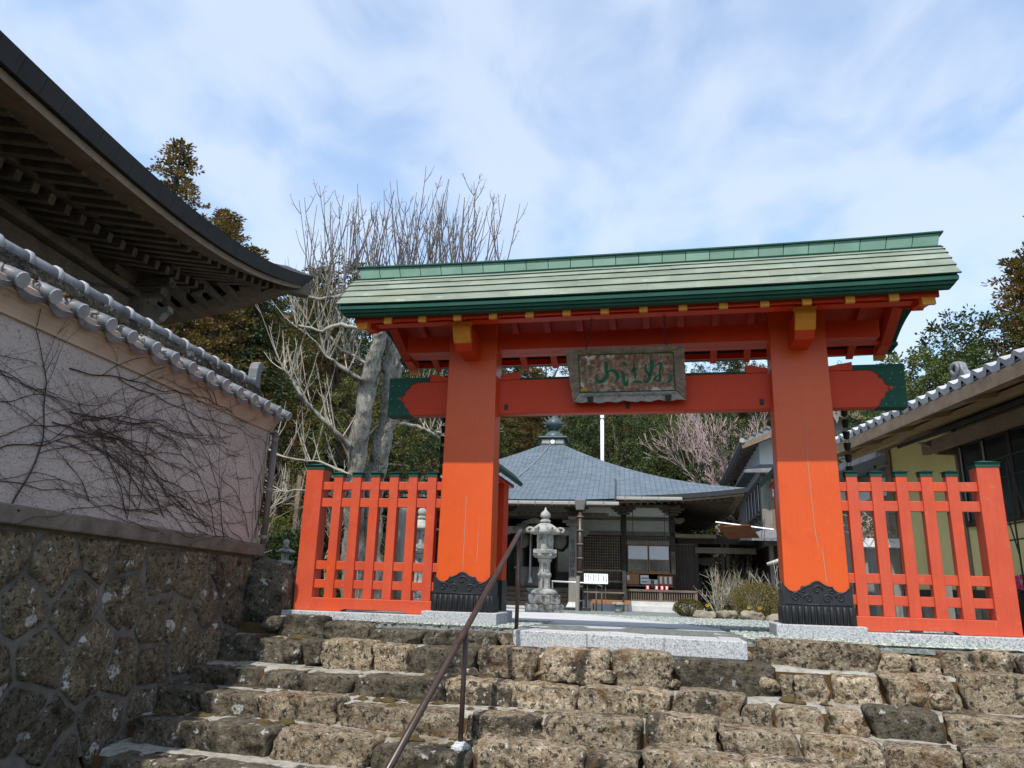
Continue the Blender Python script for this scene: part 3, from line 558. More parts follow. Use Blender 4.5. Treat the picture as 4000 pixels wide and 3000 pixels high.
for (pts_) in ([(1.66,2.05),(1.665,1.7),(1.672,1.3),(1.685,.95),(1.70,.78)],[(1.735,.80),(1.742,.62),(1.748,.49)],[(-1.66,1.25),(-1.662,1.0),(-1.665,.52)],[(-1.52,.9),(-1.523,.6)]):
    MB().prism([(x-.0022,z) for x,z in pts_]+[(x+.0022,z) for x,z in pts_[::-1]], lambda a,b,t: (a,t,b), -.0012, .002).build('paint_crack','pale_edge',gate)
# tie beam across both posts, with green metal end caps
tb = G(MB().box(-2.62,2.62,.13,.268,2.141,2.515), 'tie_beam', bevel=.006)
for s_ in (-1,1):
    edge = [(2.36,2.139),(2.385,2.17),(2.40,2.19),(2.40,2.215),(2.425,2.225),(2.445,2.25),(2.45,2.285),(2.475,2.295),(2.488,2.328),(2.475,2.362),(2.45,2.37),(2.445,2.405),(2.425,2.43),(2.40,2.44),(2.395,2.47),(2.37,2.49),(2.34,2.505),(2.31,2.517)]
    poly = [(2.632,2.135),(2.632,2.520)]+edge[::-1]
    MB().prism(poly, lambda a,b,t: (s_*a,t,b), .121, .278).build('end_cap', 'copper_dark', tb)
    for (bx,bz) in [(2.60,2.17),(2.60,2.33),(2.60,2.48),(2.44,2.17),(2.52,2.17),(2.43,2.48),(2.52,2.48),(2.50,2.24),(2.50,2.42),(2.53,2.33)]:
        MB().lathe([(.008,0),(.006,.004),(.001,.006)],8,).mesh  # noqa
        me = MB().add([(s_*bx+.008*math.cos(q*math.pi/4),.1195,bz+.008*math.sin(q*math.pi/4)) for q in range(8)]+[(s_*bx,.114,bz)],[(q,(q+1)%8,8) for q in range(8)]).mesh('rivet','copper_ridge'); obj('rivet', me, tb)
    MB().lathe([(.020,0),(.016,.006),(.001,.01)],10).mesh
    me = MB().add([(s_*2.497+.02*math.cos(q*math.pi/5),.1195,2.328+.02*math.sin(q*math.pi/5)) for q in range(10)]+[(s_*2.497,.112,2.328)],[(q,(q+1)%10,10) for q in range(10)]).mesh('rosette','vermilion'); obj('rosette', me, tb)
    MB().box(min(s_*1.20,s_*2.645),max(s_*1.20,s_*2.645),.105,.294,2.521,2.54).build('copper_flashing','copper_dark',tb) if False else None
    MB().box(min(s_*2.17,s_*2.645),max(s_*2.17,s_*2.645),.145,.294,2.521,2.575).build('copper_flashing','copper_dark',tb)
    for side, x_a, x_b in ((1,1.945,2.17),(-1,1.377,1.165)):
        MB().prism([(x_a,2.517),(x_b,2.517),(x_b,2.605),(x_a,2.565)], lambda a,b,t: (s_*a,t,b), .128, .262).build('wedge', 'vermilion', tb, bevel=.003)
    for bx in (1.42,1.30):
        pass
MB().box(-1.163,1.163,.128,.272,2.517,2.535).build('copper_flashing','copper_dark',tb)
for bx, bz in ((-1.30,2.215),(1.30,2.215),(-.02,2.20)):
    MB().box(bx-.018,bx+.018,.115,.131,bz-.028,bz+.028).build('peg','iron',tb,bevel=.004)
G(MB().box(-2.43,2.43,.05,.218,2.832,3.01), 'head_beam', bevel=.006)
# purlins, rafters, boards
G(MB().box(-2.60,2.60,-.50,-.375,2.974,3.035), 'front_purlin', bevel=.005)
G(MB().box(-2.60,2.60,.655,.78,2.974,3.035), 'rear_purlin', bevel=.005)
RS = .36   # rafter pitch
raf = MB().hexa([(-.036,-.74,2.898),(.036,-.74,2.898),(.036,.14,2.92+.86*RS),(-.036,.14,2.92+.86*RS),(-.036,-.74,2.985),(.036,-.74,2.985),(.036,.14,3.0+.86*RS),(-.036,.14,3.0+.86*RS)])
raf_me = raf.mesh('rafter','vermilion'); cap_me = MB().box(-.039,.039,-.748,-.712,2.894,2.985).mesh('gilded_tip','gold_paint')
MIR = Matrix.Translation((0,.28,0)) @ Matrix.Scale(-1,4,(0,1,0))
for q in range(14):
    x = -2.36+4.72*q/13
    a = obj('rafter', raf_me, gate, Matrix.Translation((x,0,0))); obj('gilded_tip', cap_me, a)
    a = obj('rafter', raf_me, gate, Matrix.Translation((x,0,0)) @ MIR)
for q, mm_ in enumerate((Matrix(), MIR)):
    G(MB().hexa([(-2.70,-.80,3.002-.08*RS),(2.70,-.80,3.002-.08*RS),(2.70,.14,3.002+.86*RS),(-2.70,.14,3.002+.86*RS),(-2.70,-.80,3.022-.08*RS),(2.70,-.80,3.022-.08*RS),(2.70,.14,3.03+.86*RS),(-2.70,.14,3.03+.86*RS)]), 'soffit_board').matrix_basis = mm_
    G(MB().box(-2.74,2.74,-.70,-.67,2.93,3.0), 'eave_board', bevel=.004).matrix_basis = mm_
# bargeboards with gilded noses
bp = [(-.70,2.865),(-.68,2.985),(-.45,3.065),(-.15,3.20),(.14,3.34),(.43,3.20),(.73,3.065),(.96,2.985),(.98,2.865),(.94,2.872),(.93,2.89),(.70,2.93),(.66,2.92),(.64,2.945),(.43,3.03),(.14,3.16),(-.15,3.03),(-.36,2.945),(-.38,2.92),(-.42,2.93),(-.65,2.89),(-.66,2.872)]
for s_ in (-1,1):
    bb = G(MB().prism(bp, lambda a,b,t: (s_*t,a,b), 2.60, 2.70), 'bargeboard', bevel=.004)
    for mir in (0,1):
        g_ = MB().prism([(-.706,2.860),(-.686,2.987),(-.60,3.0),(-.62,2.888),(-.655,2.868)], lambda a,b,t: (s_*t,(.28-a) if mir else a,b), 2.596, 2.704).build('gilded_nose','gold_paint',bb)
# eave edge: two layers of copper-clad boards, front and back
for q, mm_ in enumerate((Matrix(), MIR)):
    for y0,y1,z0,z1,xe in ((-.82,-.752,2.945,2.966,2.80),(-.845,-.70,2.968,2.996,2.825),(-.865,-.66,2.998,3.036,2.85)):
        def eave(u, v): 
            return None
        mb = MB(); nS = 24
        for i in range(nS+1):
            x = -xe+2*xe*i/nS; up = .022*abs(x/2.85)**3
            mb.v += [(x,y0,z0+up),(x,y0,z1+up),(x,y1,z1+up),(x,y1,z0+up)]
        for i in range(nS):
            for kq in range(4): mb.f.append((i*4+kq,(i+1)*4+kq,(i+1)*4+(kq+1)%4,i*4+(kq+1)%4))
        mb.f += [(0,1,2,3),tuple(nS*4+kq for kq in (3,2,1,0))]
        G(mb, 'eave_edge', 'copper_dark').matrix_basis = mm_
# roof slope: curved core, then courses of copper plates
def prof_roof(t):     # t 0 eave .. 1 ridge -> (y, z)
    y = -.872+t*.935; z = 3.037+.655*(t+.20*math.sin(math.pi*t)); return y, z
def xext(t): return 2.872+.17*t**1.6
for q, mm_ in enumerate((Matrix(), MIR)):
    mb = MB()
    nT = 12
    def core(u, v):
        y, z = prof_roof(v); x = -xext(v)+2*xext(v)*u; return (x*.994, y+.01, z-.016+.022*abs(x/2.85)**3*(1-v))
    mb.grid(16, nT, core); o1 = len(mb.v)
    mb.grid(16, nT, lambda u,v: (lambda c: (c[0], c[1]+.02, 3.0+ (c[2]-3.0)*.55))(core(u,v)))
    for v in range(nT):
        for e in (0, 16):
            a = e*(nT+1)+v; mb.f.append((a, a+1, o1+a+1, o1+a))
    for u in range(16): a = u*(nT+1); mb.f.append((a, a+nT+1, o1+a+nT+1, o1+a))
    G(mb, 'roof_core', 'copper_dark').matrix_basis = mm_
unit = MB().box(-.5,.5,0,1,0,1).mesh('copper_plate',['copper_roof','copper_dark'])
for p_ in unit.polygons:
    if p_.normal.y < -.5: p_.material_index = 1     # folded lower edge, dark with grime and the painted-in shade of its undercut
NR = 9
for r_ in range(NR):
    t0, t1 = r_/NR, (r_+1)/NR+.012
    y0, z0 = prof_roof(t0); y1, z1 = prof_roof(min(1,t1)); d = Vector((0,y1-y0,z1-z0)); ln = d.length; ang = math.atan2(z1-z0, y1-y0)
    xe = xext(t0+.05); npl = 13; off = (r_ % 2)*.5
    edges = [-xe]+[-xe+2*xe*(q+off)/npl for q in range(1 if not off else 0, npl+1) if -xe+.1 < -xe+2*xe*(q+off)/npl < xe-.1]+[xe]
    for q in range(len(edges)-1):
        xa, xb = edges[q]+.0004, edges[q+1]-.0004; xm = (xa+xb)/2; up = .022*abs(xm/2.85)**3*(1-t0)
        slope = .022*3*(abs(xm)/2.85)**2/2.85*(1 if xm > 0 else -1)*(1-t0)
        obj('copper_plate', unit, gate, Matrix.Translation((xm,y0,z0+up+.010)) @ Matrix.Rotation(-math.atan(slope),4,'Y') @ Matrix.Rotation(ang-.085,4,'X') @ Matrix.Diagonal((xb-xa,ln,.0145+rnd.uniform(0,.003),1)))
# ridge box of copper panels, base strip and capping
NPn = 25
for q in range(NPn):
    u0, u1 = q/NPn+.0006, (q+1)/NPn-.0006
    P = []
    for zz, xe, yd in ((3.665,3.03,.13),(3.845,3.075,.118)):
        for u in (u0,u1):
            x = -xe+2*xe*u; lift = .03*abs(x/3.05)**3
            P.append((x,.14-yd,zz+lift)); P.append((x,.14+yd,zz+lift))
    G(MB().hexa([P[0],P[2],P[3],P[1],P[4],P[6],P[7],P[5]]), 'ridge_panel', 'copper_ridge')
def bowed(name, xe, y0, y1, z0, z1, m, k=.03):
    mb = MB(); nS = 20
    for i in range(nS+1):
        x = -xe+2*xe*i/nS; up = k*abs(x/3.05)**3; mb.v += [(x,y0,z0+up),(x,y0,z1+up),(x,y1,z1+up),(x,y1,z0+up)]
    for i in range(nS):
        for kq in range(4): mb.f.append((i*4+kq,(i+1)*4+kq,(i+1)*4+(kq+1)%4,i*4+(kq+1)%4))
    mb.f += [(0,1,2,3),tuple(nS*4+kq for kq in (3,2,1,0))]; return G(mb, name, m)
bowed('ridge_cap', 3.10, .0, .28, 3.847, 3.862, 'copper_dark'); bowed('ridge_base', 2.80, -.03, .31, 3.672, 3.692, 'copper_ridge')
# rear props with their own little roofs
for s_ in (-1,1):
    rp = G(MB().box(min(s_*1.55,s_*1.81),max(s_*1.55,s_*1.81),1.30,1.56,.10,1.62), 'rear_post', 'vermilion', bevel=.006)
    MB().box(min(s_*1.54,s_*1.82),max(s_*1.54,s_*1.82),1.29,1.57,.10,.44).build('metal_shoe','black_metal',rp,bevel=.004)
    MB().box(min(s_*1.48,s_*1.88),max(s_*1.48,s_*1.88),1.22,1.64,-.06,.10).build('granite_base','granite',rp,bevel=.006)
    G(MB().box(min(s_*1.62,s_*1.74),max(s_*1.62,s_*1.74),.27,1.30,1.40,1.55), 'brace_beam', 'vermilion', bevel=.005); G(MB().box(min(s_*1.63,s_*1.73),max(s_*1.63,s_*1.73),.27,1.30,.55,.68), 'brace_beam', 'vermilion', bevel=.005)
    rr = MB()
    for sd in (-1,1):
        rr.hexa([(s_*1.68,.29,1.80),(s_*1.68+sd*.14,.29,1.70),(s_*1.68+sd*.14,1.80,1.70),(s_*1.68,1.80,1.80),(s_*1.68,.29,1.835),(s_*1.68+sd*.15,.29,1.74),(s_*1.68+sd*.15,1.80,1.74),(s_*1.68,1.80,1.835)])
        rr.hexa([(s_*1.68+sd*.14,.29,1.70),(s_*1.68+sd*.235,.29,1.585),(s_*1.68+sd*.235,1.80,1.585),(s_*1.68+sd*.14,1.80,1.70),(s_*1.68+sd*.15,.29,1.74),(s_*1.68+sd*.26,.29,1.625),(s_*1.68+sd*.26,1.80,1.625),(s_*1.68+sd*.15,1.80,1.74)])
    G(rr, 'prop_roof', 'copper_dark')
    G(MB().box(min(s_*1.52,s_*1.84),max(s_*1.52,s_*1.84),.40,1.72,1.555,1.60), 'prop_board', 'vermilion', bevel=.004)

# ---------------------------------------------------------------- plaque
plq = thing('gate_plaque', 'carved brown wooden plaque with three green brushed characters hung under the gate roof', 'plaque', (-.03,0.0,2.22))
PT, PB = Vector((-.03,-.10,2.76)), Vector((-.015,.055,2.235))     # top and bottom centre: it leans forward
pu = (PT-PB).normalized(); px_ = Vector((1,0,0)); pn = px_.cross(pu)*1.0
if pn.y > 0: pn = -pn
PH = (PT-PB).length; PW = 1.13
def pp(s, t, dep=0):   # s 0..1 left-right, t 0..1 top-down over the inner field
    return PB+(PT-PB)*(1-(.135+t*.665))+px_*((s-.5)*PW*.825)+pn*dep
def pq(a, b, dep=0): return PB+px_*(a*PW)+pu*(b*PH)+pn*dep      # a -.5...5, b 0..1
MB().prism([(-.43,.17),(.43,.17),(.43,.89),(-.43,.89)], lambda a,b,t: pq(a,b,t), -.02, .006).build('field','plaque_field',plq)
def wavy_edge(n, amp, seed):
    r2 = random.Random(seed); return [amp*(.55*abs(math.sin(q*math.pi*2.5*.5))+.45*r2.random()) for q in range(n+1)]
def frame_bar(name, inner, outer, amp, seed, m, deep=.05):
    n_ = 26; w_ = wavy_edge(n_, amp, seed); mb = MB()
    for q in range(n_+1):
        t = q/n_; i_ = (inner[0][0]+(inner[1][0]-inner[0][0])*t, inner[0][1]+(inner[1][1]-inner[0][1])*t); o_ = (outer[0][0]+(outer[1][0]-outer[0][0])*t, outer[0][1]+(outer[1][1]-outer[0][1])*t)
        dx, dy = o_[0]-i_[0], o_[1]-i_[1]; l = math.hypot(dx*PW,dy*PH); e = w_[q]/l
        o2 = (o_[0]+dx*e, o_[1]+dy*e); md = ((i_[0]+o2[0])/2,(i_[1]+o2[1])/2)
        mb.v += [pq(*i_,-.02), pq(*i_,.012), pq(*md,deep*.72+.006*math.sin(q*2.1)), pq(*o2,deep), pq(*o2,-.02)]
        mb.v[-5:] = [tuple(v) for v in mb.v[-5:]]
    for q in range(n_):
        for kq in range(5): mb.f.append((q*5+kq,(q+1)*5+kq,(q+1)*5+(kq+1)%5,q*5+(kq+1)%5))
    mb.f += [tuple(range(5)), tuple(n_*5+kq for kq in range(4,-1,-1))]
    return mb.build(name, m, plq)
frame_bar('frame_top', [(-.43,.89),(.43,.89)], [(-.53,.985),(.515,.985)], .014, 1, 'plaque_wood')
frame_bar('frame_side', [(-.43,.89),(-.43,.17)], [(-.53,.985),(-.485,.0)], .014, 2, 'plaque_wood')
frame_bar('frame_side', [(.43,.89),(.43,.17)], [(.515,.985),(.51,.01)], .014, 3, 'plaque_wood')
frame_bar('frame_bottom', [(-.43,.17),(.43,.17)], [(-.48,.02),(.50,.03)], .030, 4, 'plaque_grey', .065)
for (a0,b0,a1,b1) in ((-.426,.178,.426,.178),(-.426,.882,.426,.882),(-.426,.178,-.426,.882),(.426,.178,.426,.882)):
    MB().tube([pq(a0,b0,.012),pq(a1,b1,.012)], .006, 5).build('green_line','green_ink',plq)
for q in range(15):   # wave carving on the bottom rail
    a = -.40+.8*q/14
    pts = [pq(a+.028*math.cos(th)*(1-th/9), .095+.055*math.sin(th)*(1-th/9), .047+.010*math.sin(th)) for th in [kq*.5 for kq in range(13)]]
    MB().tube(pts, .0035, 4).build('wave_carving','plaque_wood',plq)
for a in (-.33,.36):
    MB().prism([(a-.028,.10),(a+.028,.10),(a+.022,.0),(a,-.015),(a-.022,.0)], lambda x,y,t: pq(x,y,t), .03, .082).build('iron_clasp','iron',plq,bevel=.004)
def brush(pts, ws, name='brush_stroke', m='green_ink', d0=.0065, d1=.0105):
    # a ribbon of changing width on the field, pts in photo units of the field
    P = []
    n_ = len(pts)
    for i in range(n_-1):
        for q in range(6):
            t = q/6; p0, p1, p2, p3 = pts[max(i-1,0)], pts[i], pts[i+1], pts[min(i+2,n_-1)]
            f = lambda a,b,c,d: .5*((2*b)+(-a+c)*t+(2*a-5*b+4*c-d)*t*t+(-a+3*b-3*c+d)*t**3)
            P.append((f(p0[0],p1[0],p2[0],p3[0]), f(p0[1],p1[1],p2[1],p3[1]), ws[i]+(ws[i+1]-ws[i])*t))
    P.append((*pts[-1], ws[-1]))
    def conv(x, y):
        s = (x-305)/1570; y0 = 385-62*s; y1 = 965-30*s; return s, (y-y0)/(y1-y0)
    for grow, mm_, da, db in ((12,'pale_edge',d0,d0+.001),(0,m,d0+.002,d1)):
        mb = MB()
        for i, (x,y,w) in enumerate(P):
            a = P[max(i-1,0)]; b = P[min(i+1,len(P)-1)]; dx, dy = b[0]-a[0], b[1]-a[1]; l = math.hypot(dx,dy) or 1; nx_, ny_ = -dy/l, dx/l
            hw = w/2+grow/2*(1 if grow else 0)
            for sg in (1,-1):
                s, t = conv(x+nx_*hw*sg, y+ny_*hw*sg); mb.v.append(tuple(pp(s,t,db)))
            for sg in (1,-1):
                s, t = conv(x+nx_*hw*sg, y+ny_*hw*sg); mb.v.append(tuple(pp(s,t,da-.003)))
        for i in range(len(P)-1):
            a = i*4; b = a+4
            mb.f += [(a,a+1,b+1,b),(a+2,b+2,b+3,a+3),(a,b,b+2,a+2),(a+1,a+3,b+3,b+1)]
        mb.f += [(0,2,3,1),(len(P)*4-4,len(P)*4-3,len(P)*4-1,len(P)*4-2)]
        mb.build(name if not grow else 'stroke_edge', mm_, plq, fix=True)
brush([(728,485),(760,500),(758,580),(745,640),(765,700),(700,775),(620,805),(580,770),(590,690)],[30,72,66,40,70,72,60,50,40])
brush([(755,655),(820,620),(890,625),(935,680),(940,750),(880,820)],[22,40,60,70,62,14])
brush([(1040,485),(1070,505),(1098,540)],[40,62,40]); brush([(1010,625),(1040,680),(1040,770),(1062,845),(1095,845),(1115,750)],[30,72,56,62,52,14])
brush([(1228,460),(1232,540),(1222,610),(1245,680),(1230,760)],[34,34,44,50,14]); brush([(1165,640),(1215,615),(1275,575)],[16,48,34]); brush([(1185,818),(1255,800),(1345,822)],[18,44,36])
brush([(1440,510),(1420,580),(1445,650),(1490,710)],[24,44,52,30]); brush([(1508,415),(1535,470),(1520,600),(1490,710),(1440,800),(1395,800),(1388,760)],[30,76,66,60,56,44,14])
brush([(1545,575),(1620,515),(1675,500),(1685,540),(1660,640),(1655,780),(1600,785),(1555,765),(1610,715),(1660,680)],[14,24,54,58,42,44,36,34,30,16]); brush([(1770,680),(1820,690),(1840,740),(1815,795),(1750,842)],[10,44,60,54,12])
sr = random.Random(5)
for cx_, ys, w_ in ((385,[(500,14),(560,10),(620,10),(690,9),(760,9),(820,10)],60),(480,[(430,8),(490,8),(540,8),(620,6),(670,6),(720,6),(780,6),(840,6),(885,6)],40)):
    for (y, wd_) in ys:
        for q in range(3):
            x0 = cx_+sr.uniform(-w_*.45,w_*.1); y0 = y+sr.uniform(-18,18); brush([(x0,y0),(x0+sr.uniform(8,w_*.4),y0+sr.uniform(-12,16)),(x0+sr.uniform(w_*.3,w_*.7),y0+sr.uniform(-6,26))],[wd_*.7,wd_,wd_*.4],'signature_stroke')
MB().prism([(pp(0,0)-pp(0,0)).to_tuple()[:2] for _ in ()] or [(-.405,.21),(-.36,.21),(-.36,.275),(-.405,.275)], lambda a,b,t: pq(a,b,t), .004, .009).build('seal','gold_paint',plq)
for bx, tx in ((-.35,-.33),(.37,.37)):   # hanging chains, link by link
    a, b = Vector((tx,-.43,2.985)), pq(bx,.96,.03); nL = 14
    for q in range(nL):
        c = a.lerp(b,(q+.5)/nL); dz = (b-a)/nL*.62; sd = Vector((.011,0,0)) if q % 2 else Vector((0,.011,0))
        MB().tube([c-dz, c-dz*.4+sd, c+dz*.4+sd, c+dz, c+dz*.4-sd, c-dz*.4-sd, c-dz], .0042, 4).build('chain_link','iron',plq)

# ================================================================ fences
def fence(label, x_post, xs, xe0, xe1):
    t = thing('picket_fence', label, 'fence', ((x_post+xe0)/2, .1, .08)); s_ = 1 if xe0 > x_post else -1
    M_ = 'vermilion_fence'
    ep = MB().box(min(xe0,xe1),max(xe0,xe1),.055,.235,.076,1.565).build('end_post',M_,t,bevel=.006)
    def cap(par, cx, cy, w, d, z, h):
        mb = MB().box(cx-w/2,cx+w/2,cy-d/2,cy+d/2,z,z+.042); o2 = len(mb.v)
        e = .014; mb.add([(cx-w/2-e,cy-d/2-e,z+.042),(cx+w/2+e,cy-d/2-e,z+.042),(cx+w/2+e,cy+d/2+e,z+.042),(cx-w/2-e,cy+d/2+e,z+.042),(cx,cy,z+.042+h)],[(0,1,4),(1,2,4),(2,3,4),(3,0,4),(3,2,1,0)])
        mb.build('copper_cap','copper_dark',par)
    cap(ep,(xe0+xe1)/2,.145,abs(xe1-xe0)+.012,.192,1.545,.03)
    for x in xs:
        pk = MB().box(x-.049,x+.049,.065,.158,.205,1.47).build('picket',M_,t,bevel=.005); cap(pk,x,.1115,.108,.103,1.462,.022)
        pk.rotation_euler = (0,0,0)
    xa, xb = min(x_post,xe0), max(x_post,xe0)
    for z0,z1 in ((1.324,1.41),(1.141,1.235),(.49,.579),(.302,.388)):
        MB().box(xa-.01,xb+.01,.088,.130,z0,z1).build('rail',M_,t,bevel=.004)
    n0 = xa+.33; n1 = xb-.3
    MB().prism([(xa,.076),(n0,.076),(n0+.04,.098),(n1-.04,.098),(n1,.076),(xb,.076),(xb,.206),(xa,.206)], lambda a,b,q: (a,q,b), .045, .178).build('sill',M_,t,bevel=.005)
fence('orange-red fence of six pickets between the gate and the creeper-covered wall', -1.944, [-3.115+.2114*q for q in range(6)], -3.294, -3.491)
fence('orange-red fence of five pickets beside the gate before the yellow wall', 1.944, [2.056+.2145*q for q in range(5)], 3.121, 3.312)

# ================================================================ handrail on the steps
hr = thing('handrail', 'brown pipe handrail running down the middle of the stone steps', 'handrail', (-1.0,-2.4,-.63))
p1, p2 = Vector((-1.0,-.462,.872)), Vector((-1.058,-2.05,.075)); dirn = (p2-p1)/1.588
end = p2+dirn*2.0
MB().tube([p1+Vector((.004,.075,-.05)), p1+Vector((.003,.062,-.004)), p1+Vector((.002,.03,.0)), p1, p1+dirn*.08, p2, end], .0215, 12).build('top_rail','brown_pipe',hr,True)
MB().tube([(-1.012,-.462,0),(-1.0,-.462,.86)], .0185, 12).build('rail_post','brown_pipe',hr,True)
MB().tube([(-1.066,-2.05,-.74),(-1.058,-2.05,.066)], .0185, 12).build('rail_post','brown_pipe',hr,True)
MB().tube([(end.x,end.y+.05,-1.1),(end.x,end.y+.05,end.z+.02)], .0185, 12).build('rail_post','brown_pipe',hr,True)
MB().lathe([(.075,0),(.07,.02),(.028,.045)],10,(-1.066,-2.05,-.70),.3).build('mortar_foot','granite',hr)
MB().box(-1.015,-.985,-.41,-.385,.74,.85).build('end_plate','brown_pipe',hr,bevel=.004)
# ================================================================ creeper-covered wall on the left
WD = Vector((-math.sin(R(3)), math.cos(R(3)), 0)); WN = Vector((WD.y, -WD.x, 0))
def W(s, off, z): return Vector((-3.9,0,0))+WD*s+WN*off+Vector((0,0,z))
wall = thing('garden_wall', 'rough pinkish plaster wall on a stone base with grey tile coping', 'wall', W(-2.5,-.2,-.9))
S0, S1 = -5.6, -.10
zl = lambda s: .60-.016*s          # underside of the ledge rises towards the viewer
def wbox(name, m, s0, s1, o0, o1, za, zb, bevel=.0, par=wall):
    f = za if callable(za) else (lambda s: za); g = zb if callable(zb) else (lambda s: zb)
    return MB().hexa([W(s0,o1,f(s0)),W(s1,o1,f(s1)),W(s1,o0,f(s1)),W(s0,o0,f(s0)),W(s0,o1,g(s0)),W(s1,o1,g(s1)),W(s1,o0,g(s1)),W(s0,o0,g(s0))]).build(name, m, par, bevel=bevel)
wbox('plaster_panel','plaster',S0,S1,-.36,0,lambda s: zl(s)+.12,1.94)
for a, b in ((S0,-3.9),(-3.898,-1.75),(-1.748,S1+.06)):
    wbox('ledge','ledge',a,b,-.42,.07,zl,lambda s: zl(s)+.125,.012)
MB().prism([(S0,-1.3),(S1,-.6),(S1+.0,.605),(S0,.69)], lambda a,b,t: W(a,t,b), -.40, .0).build('mortar_bed','mortar',wall)
# polygonal rubble facing: Voronoi cells, each stone domed and rough
vr = random.Random(21); sites = []
for i in range(-1,14):
    for j in range(0,5): sites.append((S0+.15+i*.43+(j%2)*.21+vr.uniform(-.17,.17), -1.02+j*.37+vr.uniform(-.14,.14)))
def clip(poly, nx, ny, c):
    out = []
    for i in range(len(poly)):
        a, b = poly[i], poly[(i+1)%len(poly)]; da = nx*a[0]+ny*a[1]-c; db = nx*b[0]+ny*b[1]-c
        if da <= 0: out.append(a)
        if da*db < 0: t = da/(da-db); out.append((a[0]+(b[0]-a[0])*t, a[1]+(b[1]-a[1])*t))
    return out
for si, (sx, sz) in enumerate(sites):
    poly = [(sx-.6,sz-.6),(sx+.6,sz-.6),(sx+.6,sz+.6),(sx-.6,sz+.6)]
    for (qx,qz) in sites:
        if (qx,qz) != (sx,sz) and abs(qx-sx) < 1.1 and abs(qz-sz) < 1.1:
            nx_, ny_ = qx-sx, qz-sz; poly = clip(poly, nx_, ny_, (qx*qx-sx*sx+qz*qz-sz*sz)/2)
    poly = clip(poly,1,0,S1+.0); poly = clip(poly,-1,0,-S0); poly = clip(poly,.016,1,.60)
    if len(poly) < 3: continue
    cx_ = sum(p[0] for p in poly)/len(poly); cz_ = sum(p[1] for p in poly)/len(poly)
    ar = abs(sum(poly[i][0]*poly[(i+1)%len(poly)][1]-poly[(i+1)%len(poly)][0]*poly[i][1] for i in range(len(poly))))/2
    if ar < .012: continue
    ring = []
    for i in range(len(poly)):
        a, b = poly[i], poly[(i+1)%len(poly)]; n_ = max(1,int(math.hypot(b[0]-a[0],b[1]-a[1])/.03))
        ring += [(a[0]+(b[0]-a[0])*q/n_, a[1]+(b[1]-a[1])*q/n_) for q in range(n_)]
    mb = MB(); n_ = len(ring); rad = math.sqrt(ar/math.pi)
    for f_, d_ in ((1,-.008),(.975,.010),(.90,.020),(.62,.026),(.34,.028)):
        k_ = 1-((.022+.012*noise.noise((si*3.1,1,2)))/rad)
        for (x,z) in ring:
            px, pz = cx_+(x-cx_)*f_*k_, cz_+(z-cz_)*f_*k_
            # round the corners a little
            rr_ = math.hypot(x-cx_,z-cz_); lim = rad*1.34
            if rr_ > lim: px, pz = cx_+(px-cx_)*(lim/rr_*.6+.4), cz_+(pz-cz_)*(lim/rr_*.6+.4)
            e = .024*noise.noise((px*6,pz*6,si))+.014*noise.noise((px*17,pz*17,si*2))+.008*noise.noise((px*38,pz*38,si*3))
            mb.v.append(tuple(W(px, d_+(e if f_ < 1 else 0)*1.3, pz+.006*noise.noise((px*15,pz*15,9)))))
    mb.v.append(tuple(W(cx_,.03,cz_))); R_ = 5
    for q in range(R_-1):
        for i in range(n_): mb.f.append((q*n_+i,q*n_+(i+1)%n_,(q+1)*n_+(i+1)%n_,(q+1)*n_+i))
    for i in range(n_): mb.f.append(((R_-1)*n_+i,(R_-1)*n_+(i+1)%n_,R_*n_))
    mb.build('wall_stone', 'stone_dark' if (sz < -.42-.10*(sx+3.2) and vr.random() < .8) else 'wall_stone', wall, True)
# boulder closing the foot of the wall by the fence
b1 = stone_mesh('boulder', .55,.5,.78, 501, 'stone_dark', (9,8,10), .05, 3.2); o_ = obj('boulder', b1, None, Matrix.Translation((-3.74,-.22,-.20)) @ Matrix.Rotation(.2,4,'Z'))
tag(o_, 'dark boulder filling the gap between the creeper wall and the fence', 'boulder')
b2 = stone_mesh('boulder', .42,.4,.55, 502, 'stone_dark', (8,7,8), .05, 3.0); o_ = obj('boulder', b2, None, Matrix.Translation((-4.05,.75,-.12)))
tag(o_, 'mossy dark rock behind the end of the creeper wall', 'boulder')
# cove under the eaves
mb = MB(); cv = [(0.004,1.925),(.022,1.93),(.024,1.95),(.034,1.98),(.055,2.02),(.08,2.05),(.10,2.06),(.10,2.13),(-.1,2.25),(-.40,2.2),(-.40,1.925)]
mb.prism(cv, lambda a,b,t: W(t,a,b), S0, S1+.03); mb.build('cove','cove',wall)
# coping: pan and barrel tiles, mossy courses, ridge barrels
TS = .272; tiles = int((S1-S0)/TS)+1
SLP = math.atan2(.15,.36)
def slope_pt(s, f, lift=0): return W(s, .30-.36*f, 2.125+.17*f+lift)
mbp = MB(); nW = 8
def wave(a): return .020*math.cos(a*2*math.pi)      # pan sag between barrels
for f in (0,.5,1):
    for q in range(nW+1):
        a = q/nW-.5; mbp.v.append(((a)*TS, -.36*f/math.cos(SLP), -.030*math.cos(a*math.pi)))
for i in range(2):
    for q in range(nW): p = i*(nW+1)+q; mbp.f.append((p,p+1,p+nW+2,p+nW+1))
lip0 = len(mbp.v)
for q in range(nW+1):
    a = q/nW-.5; mbp.v.append((a*TS, .004, -.030*math.cos(a*math.pi))); 
for q in range(nW+1):
    a = q/nW-.5; mbp.v.append((a*TS, .0, -.030*math.cos(a*math.pi)-.022-.030*math.cos(a*math.pi)))
for q in range(nW): mbp.f.append((lip0+q,lip0+q+1,lip0+nW+2+q,lip0+nW+1+q))
pan_me = mbp.mesh('pan_tile','roof_tile',True,fix=False)
